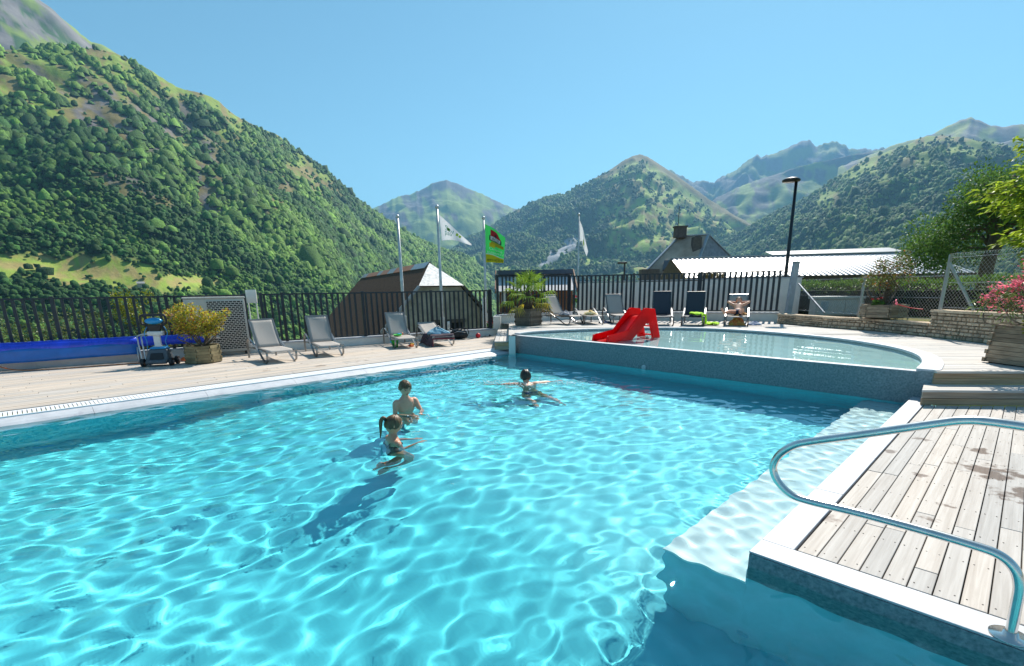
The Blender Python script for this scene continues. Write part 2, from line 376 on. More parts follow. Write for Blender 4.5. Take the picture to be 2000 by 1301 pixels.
kc = tag(link(bpy.data.objects.new('paddling_coping', None)), kind='structure')
st = 2
arc2, out2 = arc+[KW1+kd*.0-kn*.03], arc_out+[KW1+kd*.22-kn*.03]
for i in range(0, len(arc2)-1, st):
    idx = list(range(i, min(i+st, len(arc2)-1)+1)); inn = [arc2[k]-arcn(min(k, len(arc)-1))*.015 for k in idx]; ou = [out2[k] for k in idx]
    inn[-1] = inn[-1]+(inn[-2]-inn[-1])*.01; ou[-1] = ou[-1]+(ou[-2]-ou[-1])*.01
    MB().prism(inn+ou[::-1], ZT-.03, ZT+.012).build('coping_stone', copem, kc, world=False, bevel=.006)

# upper terrace
terr_out = [v2(.05, 13.2), v2(.02, 13.5), KW0-kd*.2, KW0, KW0+kn*.12, arc[0]] 
TE0, TE1 = v2(5.90, 6.72), v2(9.6, 6.17)
sdv = v2(.9891, -.147)
T_OUT = [v2(-.06, 13.24), v2(.0, 13.28)] + [p for p in arc_out] + [v2(6.07, 6.70), TE1, v2(9.45, 9.5), v2(9.48, 11.1), v2(9.43, 12.65), v2(8.92, 14.0), v2(8.5, 15.8), v2(8.95, 16.75), v2(5.5, 17.75), v2(2.32, 19.68), v2(-.46, 18.15), v2(-.06, 17.9)]
terrace = tag(sheet('upper_terrace', [T_OUT], ZT-.035, darkm), kind='structure')
deck_w = woodmat('terrace_boards', (.63, .58, .53), (.40, .35, .31), math.atan2(-.147, .9891), spots=((.9, 15.4, .5), (6.9, 7.0, .5)), stain=((.45, .36, .3), 3.0, .72))
nq = planks(terrace, [T_OUT], math.atan2(-.147, .9891), .125, .007, ZT, .03, deck_w, 2.2, 120, 4)
sk = MB()                                  # fascia closing the terrace edge towards the small step
sk.add([(-.062, 13.24, -.3), (-.062, 17.9, -.3), (-.062, 17.9, ZT-.031), (-.062, 13.24, ZT-.031)], [(0, 1, 2, 3)])
sk.add([(-.062, 13.239, -.3), (.12, 13.239, -.3), (.12, 13.239, ZT-.031), (-.062, 13.239, ZT-.031)], [(0, 1, 2, 3)])
sk.build('terrace_fascia', whitem, terrace, world=False)
# wooden steps up to the terrace
stepw = woodmat('step_boards', (.55, .34, .17), (.22, .14, .07), math.atan2(-.12, .993), spots=((6.5, 6.2, 1.0),), stain=((.5, .55, .35), 4.0, .78))
treadw = woodmat('tread_boards', (.62, .56, .50), (.38, .33, .28), math.atan2(-.12, .993))
wst = thing('wooden_steps', 'two weathered brown plank steps beside the pool leading up to the raised terrace', 'steps', (7.2, 6.2, 0))
s0 = v2(.993, -.118); s1 = v2(.118, .993)
B0 = v2(5.50, 6.345)
for z0, z1 in ((.004, .092), (.097, .180)): MB().prism([B0, B0+s0*3.9, B0+s0*3.9+s1*.025, B0+s1*.025], z0, z1).build('riser_board', stepw, wst, bevel=.003)
for k in range(3):
    a = B0-s1*.03+s1*.145*k; x0 = -.04+k*.1
    MB().prism([a+s0*x0, a+s0*3.9, a+s0*3.9+s1*.14, a+s0*(x0+.1)+s1*.14], .182, .212).build('tread_board', treadw, wst, bevel=.003)
B1 = v2(5.92, 6.70)
for z0, z1 in ((.214, .29), (.295, .366)): MB().prism([B1, B1+s0*3.5, B1+s0*3.5+s1*.025, B1+s1*.025], z0, z1).build('riser_board', stepw, wst, bevel=.003)
MB().prism([B1-s1*.035, B1-s1*.035+s0*3.5, B1+s0*3.5+s1*.10, B1+s1*.10], .37, .402).build('tread_board', treadw, wst, bevel=.003)
MB().prism([B0+s0*.02+s1*.03, B0+s0*3.9+s1*.03, B0+s0*3.9+s1*.38, B0+s0*.34+s1*.33], 0.0, .178).build('step_carcass', darkm, wst)
# small step at the far end
ssp = thing('plank_step', 'short weathered plank step beside the left end of the paddling pool wall', 'steps', (-.25, 15, 0))
for k in range(3): MB().prism([v2(-.45+k*.125, 13.25), v2(-.332+k*.125, 13.25), v2(-.332+k*.125, 17.4), v2(-.45+k*.125, 17.4)], .205, .232).build('tread_board', treadw, ssp, bevel=.003)
for k in range(2): MB().box((-.26, 13.27, .055+k*.1), (.37, .02, .095)).build('riser_board', stepw, ssp)
for k in range(2): MB().box((-.44, 15.3, .055+k*.1), (.02, 4.0, .095)).build('riser_board', stepw, ssp)

# right deck
deck_r = woodmat('poolside_boards', (.54, .485, .435), (.37, .315, .27), math.atan2(.6909, .7230), rough=.7,
     spots=((4.15, 3.95, .42), (3.95, 3.4, .45), (4.55, 4.5, .22), (2.2, 3.15, .16), (2.75, 3.75, .12), (3.7, 4.5, .12), (2.5, 4.0, .1), (3.2, 3.3, .12), (3.5, 3.9, .13), (4.3, 4.9, .14), (2.9, 3.1, .1)), stain=((.26, .17, .13), 8.0, .70))
D0 = C+DX*.197+DR*.217
rd = tag(MB().prism([D0-DR*.1-DX*.05, v2(5.5, 6.36), v2(9.2, 5.93), v2(9.2, -1), D0+DX*5-DR*.1], -.20, -.032).build('poolside_deck', darkm), kind='structure')
planks(rd, [[D0, v2(5.50, 6.34), v2(9.2, 5.90), v2(9.2, .2), D0+DX*4.6]], math.atan2(.6909, .7230), .1075, .0065, 0, .03, deck_r, 1.9, 200, 7)
scw = MB(); b_ = MATS['poolside_boards']
for j in range(14):                        # screw heads along the joists
    for k in range(60):
        o_ = math.floor(D0 @ v2(-.6909, .7230)/.1075)*.1075-(k+.5)*.1075
        for e_ in (-.03, .03):
            p = DR*(D0 @ DR+.07+.46*j)+v2(-DR[1], DR[0])*(o_+e_)
            if inpoly(p[0], p[1], [D0+DR*.02, v2(5.4, 6.3), v2(7.5, 6.0), v2(7.5, 1.5), D0+DX*4.5+DR*.02]): scw.lathe([(.0042, .0), (.0042, .0022)], 6, (p[0], p[1], 0))
tag(scw.build('screw', mat('screw_steel', (.10, .09, .08), .5, metal=.5), rd, world=False), kind='stuff')
cp = tag(link(bpy.data.objects.new('pool_coping', None)), kind='structure')
L = 6.02; k = 0; s = .21
while s < L-.1:
    e = min(L, s+1.16); MB().prism([C+DR*s, C+DR*(e-.003), C+DR*(e-.003)+DX*.19, C+DR*s+DX*.19], -.17, .0).build('coping_stone', copem, cp, world=False, bevel=.006); s = e
s = 0
for e in (1.25, 2.4, 3.4): MB().prism([C+DX*s, C+DX*(e-.003), C+DX*(e-.003)+DR*.208, C+DX*s+DR*.208], -.014, 0).build('coping_stone', copem, cp, world=False, bevel=.004); s = e
MB().prism([C+DX*.004-DR*.006, C+DX*3.39-DR*.006, C+DX*3.39+DR*.2, C+DX*.004+DR*.2], -.27, -.0145).build('coping_face', granite, cp, world=False)
nd = tag(MB().prism([N1, N2, N2+DR*2.13+DX*.0, N2+DR*2.13+DX*3, v2(6, -6), v2(-6, -9), q2], -.2, 0).build('near_deck', copem), kind='structure')

# left overflow edge: sloped coping, grating, deck
cl = tag(link(bpy.data.objects.new('overflow_edge', None)), kind='structure')
prof = [(-.02, -.30), (-.02, -.13), (.0, -.105), (.05, -.07), (.12, -.04), (.185, -.02), (.19, -.3)]
s = 0
while s < 19:
    e = min(19.2, s+1.5); mb = MB(); n = len(prof)
    for ss in (s, e-.004): mb.v += [(*(q0-DL*ss+OL*o), z) for o, z in prof]
    mb.f = [(j, j+1, n+j+1, n+j) for j in range(n-1)]+[tuple(range(n)), tuple(range(n, 2*n))[::-1]]
    mb.build('coping_stone', copem, cl, world=False); s = e
gr = MB()
for s in np.arange(.02, 18.5, .05):
    p = q0-DL*s+OL*.40; gr.box((p[0], p[1], -.012), (.037, .34, .02), rz=math.atan2(DL[1], DL[0]))
tag(gr.build('grating_slat', plastic_white, cl, world=False), kind='stuff')
for o0, w in ((.196, .045), (.57, .06)):
    a, b = q0+OL*o0, q0-DL*19.2+OL*o0; MB().prism([a, b, b+OL*w, a+OL*w], -.04, -.002).build('grating_rail', plastic_white, cl, world=False)
a, b = q0+OL*.2, q0-DL*19.2+OL*.2; MB().prism([a, b, b+OL*.42, a+OL*.42], -.2, -.06).build('channel_floor', mat('channel_grey', (.62, .60, .60), .7), cl, world=False)  # plain light grey floor under the grating
g0, g1 = q0+OL*.645, q1+OL*.645
LD = [g0-DL*.1, g1, v2(-22, 3.2), v2(-13.5, 9.6), v2(-.5, 17.6), v2(-.46, 13.9)]
ld = tag(sheet('left_deck', [LD], -.034, darkm), kind='structure')
deck_l = woodmat('left_deck_boards', (.62, .52, .43), (.33, .26, .195), math.atan2(DL[1], DL[0]), gs=.8,
     spots=((-4.3, 10.9, .9), (-3.7, 11.5, .8), (-5.2, 10.2, .5), (-2.6, 12.9, .4), (-1.9, 13.6, .5)), stain=((.45, .35, .28), 2.5, .84))
planks(ld, [LD], math.atan2(DL[1], DL[0]), .14, .008, 0, .03, deck_l, 3.2, 160, 9, joints=None)

# ---------------------------------------------------------------- water
def watermat(name, col):
    m = bpy.data.materials.new(name); m.use_nodes = True; t = m.node_tree; t.nodes.clear()
    g = t.nodes.new('ShaderNodeBsdfGlass'); g.inputs['Roughness'].default_value = 0; g.inputs['IOR'].default_value = 1.33; g.inputs['Color'].default_value = (*col, 1)
    o = t.nodes.new('ShaderNodeOutputMaterial'); t.links.new(g.outputs[0], o.inputs[0]); return m
rg = np.random.default_rng(5)
def sstep_(a, b, x):
    t = np.clip((x-a)/(b-a), 0, 1); return t*t*(3-2*t)
SW = [(-1.56, 6.91, .35), (-1.38, 5.42, .35), (.28, 8.95, 1.0)]
def waves(X, Y):
    Z = np.zeros_like(X)
    base = math.atan2(DX[1], DX[0])
    for i in range(64):
        lam = math.exp(rg.uniform(math.log(.14), math.log(.9)))
        th = base+rg.normal(0, .75) if i % 3 else rg.uniform(0, 6.28)
        k = 2*math.pi/lam; A = .00080*lam**.78
        Z += A*np.sin(k*(X*math.cos(th)+Y*math.sin(th))+rg.uniform(0, 6.28)+1.2*vn(X*.35+i, Y*.35, i))
    g = .8+.45*fbm(X*.3, Y*.3, 3, 40); Z *= g
    nn = X*DX[0]+Y*DX[1]; bm = sstep_(-2.3, -1.5, nn)                 # chop thrown back by the right hand wall
    for i in range(14):
        lam = rg.uniform(.13, .26); th = rg.uniform(0, 6.28); Z += .0009*bm*np.sin(2*math.pi/lam*(X*math.cos(th)+Y*math.sin(th))+rg.uniform(0, 6.28))
    for (x, y, a) in SW:
        r = np.hypot(X-x, Y-y)
        Z += (.3+a)*.0032*np.sin(2*math.pi*r/.30+x+2*fbm(X*.9, Y*.9, 2, 5))*np.exp(-r/1.1)
        Z += (.45+a)*.020*(fbm(X*4.6, Y*4.6, 2, 71)-.5)*np.exp(-(r/.7)**2)
    return Z
def water(name, poly, z, step, wf, col, ang):
    c, s = math.cos(ang), math.sin(ang); P = np.array(poly); U = P[:, 0]*c+P[:, 1]*s; V = -P[:, 0]*s+P[:, 1]*c
    us = np.arange(U.min()-.1, U.max()+.1, step); vsn = np.arange(V.min()-.1, V.max()+.1, step); A, B = np.meshgrid(us, vsn)
    X, Y = A*c-B*s, A*s+B*c; Z = z+wf(X, Y); ny, nx = X.shape
    cen = P.mean(0); big = [p+(p-cen)/np.linalg.norm(p-cen)*.001 for p in P]
    inside = inpoly(X, Y, big)
    q = inside[:-1, :-1] | inside[1:, :-1] | inside[:-1, 1:] | inside[1:, 1:]
    idx = np.arange(ny*nx).reshape(ny, nx); F = np.stack([idx[:-1, :-1], idx[:-1, 1:], idx[1:, 1:], idx[1:, :-1]], -1)[q]
    used = np.unique(F); mp = np.full(ny*nx, -1); mp[used] = np.arange(len(used))
    o = fastmesh(name, np.stack([X, Y, Z], -1).reshape(-1, 3)[used], mp[F], watermat(name, col), smooth=True)
    o.cycles.is_caustics_caster = True; return tag(o, kind='structure')
wp = [q0+v2(-.05, .1), q0-DL*12.6+OL*.06, q0-DL*12.6+DX*9.0, N1-DR*.03, N2-DR*.03+DX*.03, N3+DX*.03+DR*.05, C+DX*.06+DR*.06, KW1+kn*.07+DX*.05]
water('pool_water', wp, ZW, .0265, waves, (.90, .985, .995), math.atan2(DR[1], DR[0]))
def kwave(X, Y): return .0022*(fbm(X*2.2, Y*2.2, 3, 9)-.5)+.0008*np.sin(9*X+4*Y)
kp = [p+arcn(i)*.03 for i, p in enumerate(arc)]+[KW1+kn*.05, KW0+kn*.05]
water('paddling_water', kp, ZK+.012, .06, kwave, (.88, .97, .98), 0)
# ---------------------------------------------------------------- valley and mountains
L1 = [[-58,860,235],[-50.5,900,267.1],[-46.08,929,286.1],[-42.14,950,304.7],[-40.35,965,318.6],[-38.15,982,335.2],[-37.01,991,341.8],[-35.67,1001,349.5],[-34.2,1012,347.2],[-32.86,1022,341.7],[-30.98,1036,327.4],[-28.86,1050,327.5],[-27.9,1067,326.0],[-26.78,1087,313.9],[-24.96,1117,305.4],[-23.02,1147,301.4],[-21.75,1167,285.5],[-19.97,1193,267.3],[-18.38,1217,246.9],[-17.23,1233,227.1],[-16.05,1250,205.0],[-14.07,1290,180.5],[-12.02,1330,155.3],[-9.9,1370,129.7],[-7.71,1410,113.5],[-5.47,1450,99.7],[-4.06,1475,82.6],[-2.94,1495,54.3],[-1.23,1521,15.7],[0.8,1550,-14.1],[2.5,1560,-45]]
L2 = [[-55,1900,960],[-47.49,1900,887.8],[-43.47,1900,823.8],[-41.11,1900,790.4],[-39.39,1900,748.7],[-38.47,1900,729.3],[-37.95,1900,713.3],[-37.28,1900,693.4],[-36.58,1900,675.2],[-35.78,1900,671.9],[-34.52,1900,654.1],[-33.23,1900,631.2],[-30,1900,560],[-24,1900,420]]
M1 = [[-22,6500,800],[-19.25,6500,888.1],[-16.15,6500,926.8],[-13.94,6500,1008.0],[-12.07,6500,1111.2],[-10.7,6500,1143.3],[-9.48,6500,1203.7],[-8.19,6500,1275.4],[-6.7,6500,1312.0],[-5.72,6500,1277.9],[-4.08,6500,1208.0],[-2.71,6500,1148.5],[-1.32,6500,1070.0],[-0.49,6500,1027.1],[0.63,6500,977.3],[2.61,6500,949.0],[4.86,6500,906.8],[8,6500,850]]
M2 = [[-12,3500,90],[-7.75,3500,229.4],[-5.42,3500,311.6],[-2.81,3500,392.9],[-0.22,3500,489.0],[2.05,3500,551.1],[3.73,3500,587.2],[6.24,3500,611.2],[6.79,3500,632.1],[8.69,3500,680.7],[11.09,3500,750.4],[12.13,3500,792.2],[13.16,3500,818.1],[13.94,3500,823.7],[14.72,3500,808.2],[16.05,3500,754.3],[17.11,3500,710.5],[18.16,3500,660.7],[19.74,3500,587.5],[21.3,3500,511.6],[22.82,3500,454.1],[24.71,3500,386.6],[26.31,3500,312.1],[27.79,3500,232.9],[32,3500,60]]
M3 = [[12,8000,1400],[15.6,8000,1568.8],[17.1,8000,1642.4],[18.14,8000,1562.9],[19.43,8000,1453.2],[20.26,8000,1464.1],[21.41,8000,1403.4],[22.08,8000,1495.5],[23.44,8000,1576.1],[24.52,8000,1676.6],[25.08,8000,1725.4],[25.64,8000,1684.4],[26.72,8000,1716.7],[27.55,8000,1764.4],[28.56,8000,1819.0],[29.51,8000,1830.6],[29.93,8000,1755.4],[30.28,8000,1730.4],[30.73,8000,1763.3],[31.23,8000,1788.7],[32.07,8000,1723.4],[32.9,8000,1646.8],[34.25,8000,1618.1],[35.35,8000,1605.3],[37.16,8000,1552.9],[41,8000,1400]]
M4 = [[16,5200,300],[18.96,5200,568.9],[19.9,5200,655.5],[21.75,5200,800.5],[24.04,5200,883.1],[26.26,5200,935.3],[28.79,5200,991.7],[31.22,5200,1015.2],[34.27,5200,1037.0],[35.72,5200,1038.7],[37.8,5200,1036.3],[42,5200,980]]
M5 = [[15,2700,-20],[21.2,2700,146.7],[23.06,2700,214.7],[24.44,2700,246.4],[26.62,2700,308.1],[28.73,2700,355.4],[30.33,2700,395.5],[31.83,2700,446.3],[33.08,2700,489.7],[34.33,2700,515.2],[35.73,2700,534.2],[37.08,2700,550.2],[37.72,2700,565.5],[39.04,2700,561.3],[41.02,2700,529.4],[42.93,2700,489.7],[45.58,2700,440.9],[49.25,2700,438.5],[53.43,2700,424.0],[58,2700,400]]
M6 = [[32,4300,780],[35.69,4300,874.8],[37.39,4300,892.1],[38.36,4300,908.4],[39.27,4300,941.5],[40.16,4300,964.8],[40.68,4300,967.8],[41.28,4300,938.9],[41.94,4300,906.5],[42.7,4300,886.3],[43.56,4300,880.8],[44.65,4300,878.8],[46.48,4300,868.2],[50.16,4300,778.4],[55,4300,640]]
GRASS, BRACK, ROCK, WOOD = np.array([.21, .29, .045]), np.array([.22, .18, .065]), np.array([.20, .18, .17]), np.array([.035, .075, .016])
TAN, SCREE = np.array([.33, .27, .10]), np.array([.34, .35, .37])
def sstep(a, b, x):
    t = np.clip((x-a)/(b-a), 0, 1); return t*t*(3-2*t)
def loft(ridge, foot, nu, nv, p, gul, skew, fine, seed, jag=0., k=1.):
    r = np.array(ridge)*np.array([1, k, k]); foot = (foot[0], np.array(foot[1])*k, np.array(foot[2])*(k if k < 1 else 1)); gul, fine, jag = gul*k, fine*k, jag*k; skew = tuple(q*k for q in skew); az = np.linspace(r[0, 0], r[-1, 0], nu); D = np.interp(az, r[:, 0], r[:, 1]); zr = np.interp(az, r[:, 0], r[:, 2])
    zr = zr+jag*(fbm(az*3.1, az*0, 4, seed+5)-.5)*2
    fd = np.interp(az, foot[0], foot[1]); fz = np.interp(az, foot[0], foot[2])
    v = np.linspace(0, 1, nv)[:, None]
    rad = D+(fd-D)*v; z = fz+(zr-fz)*(1-v)**p
    el = np.degrees(np.arctan2(z, rad))
    env = np.sin(np.pi*np.clip(v, 0, 1)**.8)**.8
    A = np.radians(az)+0*v; X, Y = np.sin(A)*rad, np.cos(A)*rad
    g = np.abs(fbm(X/skew[0], Y/skew[1], 4, seed)-.5)*2                   # ridged: spurs and gullies
    z = z+env*gul*(.45-g*1.7) + env*fine*(fbm(X/skew[2], Y/skew[2], 4, seed+3)-.5)*2
    return az, v, rad, z, np.sin(A)*rad, np.cos(A)*rad
def mountain(name, ridge, foot, nu, nv, p, gul, skew, fine, seed, colfn, jag=0., k=1., bump=.6, vs_=.02, bs=4.):
    az, v, rad, Z, X, Y = loft(ridge, foot, nu, nv, p, gul, skew, fine, seed, jag, k)
    AZ = az+0*v; EL = np.degrees(np.arctan2(Z-1.6, rad)); below = EL[:1]-EL
    col = colfn(AZ, EL, below, rad, Z)
    r0 = rad[:1]; b1, b2 = r0*1.12, r0*1.35; zb1, zb2 = Z[:1]*.8, Z[:1]*.25-60
    A = np.radians(AZ[:1])
    XX = np.vstack([np.sin(A)*b2, np.sin(A)*b1, X]); YY = np.vstack([np.cos(A)*b2, np.cos(A)*b1, Y]); ZZ = np.vstack([zb2, zb1, Z])
    cc = np.concatenate([col[:1], col[:1], col]); n2, m2 = XX.shape; idx = np.arange(n2*m2).reshape(n2, m2)
    F = np.stack([idx[:-1, :-1], idx[1:, :-1], idx[1:, 1:], idx[:-1, 1:]], -1).reshape(-1, 4)
    o = fastmesh(name, np.stack([XX, YY, ZZ], -1).reshape(-1, 3), F, tonemat(name+'_ground', bump=bump, bscale=bs, vscale=vs_), True, cc.reshape(-1, 3))
    tag(o, kind='structure')
    return AZ, EL, below, rad, X, Y, Z
def dome(n, rng, sub):
    ring = 6; a = np.arange(ring)*2*np.pi/ring
    T = [(0, 0, 1.0)]+[(math.cos(t)*.80, math.sin(t)*.80, .66) for t in a]+[(math.cos(t+.5)*.92, math.sin(t+.5)*.92, -.02) for t in a]
    F = [(0, 1+k, 1+(k+1) % 6) for k in range(6)]
    for k in range(6): F += [(1+k, 7+k, 1+(k+1) % 6), (1+(k+1) % 6, 7+k, 7+(k+1) % 6)]
    return np.array(T), np.array(F)
def cap6():                                # cheap rounded crown for the farther trees
    T = [(math.cos(t)*.5, math.sin(t)*.5, .80) for t in np.arange(4)*np.pi/2]+[(math.cos(t)*.98, math.sin(t)*.98, .06) for t in np.arange(4)*np.pi/2+.8]
    F = [(0, 1, 2), (0, 2, 3)]
    for k in range(4): F += [(k, 4+k, (k+1) % 4), ((k+1) % 4, 4+k, 4+(k+1) % 4)]
    return np.array(T), np.array(F)
treemat = tonemat('forest_leaves', rough=.8, bump=1.0, bscale=1.2, vscale=.8, var=.5)
def forest(name, label, data, dens, n, size, rng, tints, sub=1, hgt=1.15):
    AZ, EL, below, rad, X, Y, Z = data
    P = dens(AZ, EL, below, rad, Z)*rad*np.abs(np.gradient(rad, axis=0))
    P = P[:-1, :-1].ravel(); c = np.cumsum(P); c /= c[-1]
    k = np.searchsorted(c, rng.random(n)); k = np.clip(k, 0, len(P)-1); i, j = np.divmod(k, X.shape[1]-1); fi, fj = rng.random(n), rng.random(n)
    def lerp(M): return (M[i, j]*(1-fi)+M[i+1, j]*fi)*(1-fj)+(M[i, j+1]*(1-fi)+M[i+1, j+1]*fi)*fj
    x, y, z = lerp(X), lerp(Y), lerp(Z)
    s = size*np.exp(rng.normal(0, .36, n))*.5*np.clip(np.hypot(x, y)/650, .62, 1)
    tv = fbm(x/90, y/90, 3, 77); tv = np.clip((tv-.35)/.3+rng.normal(0, .35, n), 0, 1)[:, None]
    tn = tints[0]*(1-tv)+tints[1]*tv; tn = tn*np.exp(rng.normal(0, .22, n))[:, None]
    if sub > 1:
        cnt = np.where(np.hypot(x, y) < 560, sub, 1); rep = np.repeat(np.arange(n), cnt); m = len(rep); off = rng.normal(0, .5, (m, 2))*(cnt[rep] > 1)[:, None]; S = s[rep]
        x2, y2 = x[rep]+off[:, 0]*S, y[rep]+off[:, 1]*S; z2 = z[rep]+S*rng.uniform(0, .9, m)*(cnt[rep] > 1); s2 = S*np.where(cnt[rep] > 1, rng.uniform(.42, .72, m), 1); tn = tn[rep]*np.exp(rng.normal(0, .12, m))[:, None]
        x, y, z, s, n = x2, y2, z2, s2, m
    Vs, Fs, Cs, base = [], [], [], 0; nearm = np.hypot(x, y) < 560
    for sel, (T, F) in ((nearm, dome(n, rng, sub)), (~nearm, cap6())):
        xs, ys, zs, ss, ts = x[sel], y[sel], z[sel], s[sel], tn[sel]; m = len(xs)
        if not m: continue
        nvt = len(T); th = rng.random(m)*6.28; cs, sn = np.cos(th)[:, None], np.sin(th)[:, None]; jit = 1+rng.normal(0, .16, (m, nvt)); S = ss[:, None]
        vx = (T[:, 0]*cs-T[:, 1]*sn)*jit*S+xs[:, None]; vy = (T[:, 0]*sn+T[:, 1]*cs)*jit*S+ys[:, None]; vz = T[:, 2]*jit*S*hgt*rng.uniform(.85, 1.45, m)[:, None]+zs[:, None]-.1*S
        Vs.append(np.stack([vx, vy, vz], -1).reshape(-1, 3)); Fs.append((F[None]+(np.arange(m)*nvt)[:, None, None]).reshape(-1, 3)+base); Cs.append(np.repeat(ts, nvt, 0)); base += m*nvt
    o = fastmesh(name, np.concatenate(Vs), np.concatenate(Fs), treemat, True, np.concatenate(Cs))
    return tag(o, label, 'forest', kind='stuff')
def mix3(a, b, t): return a*(1-t[..., None])+b*t[..., None]
def spot(AZ, EL, a, e, ra, re, n=None):
    d = np.hypot((AZ-a)/ra, (EL-e)/re)
    return sstep(1.15, .8, d+(0 if n is None else (n-.5)*1.1))
trg = np.random.default_rng(21)
TG = (np.array([.034, .098, .018]), np.array([.130, .240, .034]))
TG2 = (np.array([.026, .072, .014]), np.array([.095, .170, .030]))
# near left mountain
def l1noise(AZ, EL): return fbm((AZ+EL*1.25)*.55, EL*.35, 5, 3)
def l1meadow(AZ, EL):
    n = fbm(AZ*1.3, EL*2.5, 4, 8)
    return np.maximum.reduce([spot(AZ, EL, -39.5, 2.1, 5.0, 1.25, n), spot(AZ, EL, -34.8, 1.15, 4.2, .85, n), spot(AZ, EL, -45, 2.6, 5, 1.0, n)])
def l1bare(AZ, EL, below):                    # open ground: high pasture and bare gullies
    n = l1noise(AZ, EL); top = sstep(6.5, 1.0, below-6*(n-.5)*1.6-sstep(-26, -40, AZ)*2.2)*sstep(-14, -20, AZ)
    g = sstep(.60, .66, fbm((AZ+EL*1.35)*.42, EL*.22, 4, 14))*sstep(-18, -24, AZ)*sstep(3, 6, EL)
    r = np.maximum.reduce([spot(AZ, EL, -36.6, 13.2, 2.2, 3.2, n), spot(AZ, EL, -29.5, 10.8, 1.4, 3.4, n), spot(AZ, EL, -32.8, 14.5, 2.2, 2.6, n), spot(AZ, EL, -23.2, 9.4, .9, 1.6, n)])
    return top, np.maximum(g*.8, r)
def l1col(AZ, EL, below, rad, Z):
    n = l1noise(AZ, EL); n2 = fbm(AZ*1.6, EL*1.6, 4, 29); top, rk = l1bare(AZ, EL, below); me = l1meadow(AZ, EL)
    c = np.broadcast_to(WOOD*1.15, AZ.shape+(3,)).copy()
    c = mix3(c, mix3(np.broadcast_to(GRASS, c.shape), np.broadcast_to(BRACK, c.shape), sstep(.42, .6, n2)), np.clip(top, 0, 1))
    c = mix3(c, mix3(np.broadcast_to(BRACK*.8, c.shape), np.broadcast_to(ROCK*.8, c.shape), sstep(.4, .62, n2)), rk)
    c = mix3(c, mix3(np.broadcast_to(GRASS*1.15, c.shape), np.broadcast_to(TAN, c.shape), sstep(.38, .62, fbm(AZ*.9, EL*5, 3, 31))), me)
    return c
LF = ([-58, -35, -20, -8, 3], [225, 260, 380, 700, 1000], [-42, -42, -48, -62, -75])
dL1 = mountain('left_mountain', L1, LF, 360, 170, 1.12, 30, (420, 150, 60), 9, 3, l1col, jag=1.5, bs=2.5, vs_=.06)
def l1dens(AZ, EL, below, rad, Z):
    top, rk = l1bare(AZ, EL, below); n3 = fbm((AZ+EL*1.2)*1.4, EL*1.0, 3, 55)
    return (1-.985*top*sstep(.64, .55, n3))*(1-.88*rk*sstep(.62, .5, n3))*(1-.985*l1meadow(AZ, EL))
forest('forest_left_slope', 'dense broadleaf forest covering the steep mountain side on the left', dL1, l1dens, 64000, 6.6, trg, TG, sub=2)
# higher summit behind it
def l2col(AZ, EL, below, rad, Z):
    n = fbm((AZ+EL)*.9, EL*.5, 5, 6); c = np.broadcast_to(GRASS*.9+BRACK*.1, AZ.shape+(3,)).copy()
    c = mix3(c, np.broadcast_to(ROCK, c.shape), sstep(.48, .6, n)); return mix3(c, np.broadcast_to(WOOD*1.4, c.shape), sstep(.55, .62, fbm(AZ*1.2, EL*2.2, 4, 60))*sstep(.3, 1.5, below))
mountain('summit_left', L2, ([-58, -20], [1250, 1250], [300, 260]), 160, 60, 1.1, 80, (500, 300, 150), 20, 9, l2col, jag=4)
# far pyramid in the gap
def far(AZ, EL, below, rad, Z, s, k=1.0):
    n = fbm((AZ+EL*.3)*1.1, EL*.9, 5, s); c = mix3(np.broadcast_to(ROCK*.5, AZ.shape+(3,)), np.broadcast_to(GRASS*.95, AZ.shape+(3,)), sstep(.42, .62, n+.05*below*k))
    return mix3(c, np.broadcast_to(WOOD*1.6, c.shape), sstep(.52, .6, fbm(AZ*.8, EL*1.4, 4, s+2))*sstep(1.5, 3.5, below))
mountain('far_peak', M1, ([-25, 10], [3800, 3800], [-20, -20]), 200, 80, 1.25, 220, (900, 900, 300), 60, 15, lambda *a: far(*a, 33), jag=14, k=.7, bs=25, vs_=.004)
mountain('jagged_range', M3, ([10, 45], [5600, 5600], [300, 300]), 260, 90, 1.3, 380, (900, 1100, 350), 130, 18, lambda AZ, EL, b, r, Z: mix3(np.broadcast_to(ROCK*.55, AZ.shape+(3,)), np.broadcast_to(GRASS*.6, AZ.shape+(3,)), sstep(.5, .66, fbm(AZ*.9, EL, 4, 41)+.04*b)), jag=30, k=.62, bs=40, vs_=.003)
mountain('green_shoulder', M4, ([14, 45], [3500, 3500], [60, 60]), 180, 80, 1.2, 220, (700, 900, 260), 50, 22, lambda *a: far(*a, 44, .6), jag=8, k=.72, bs=20, vs_=.005)
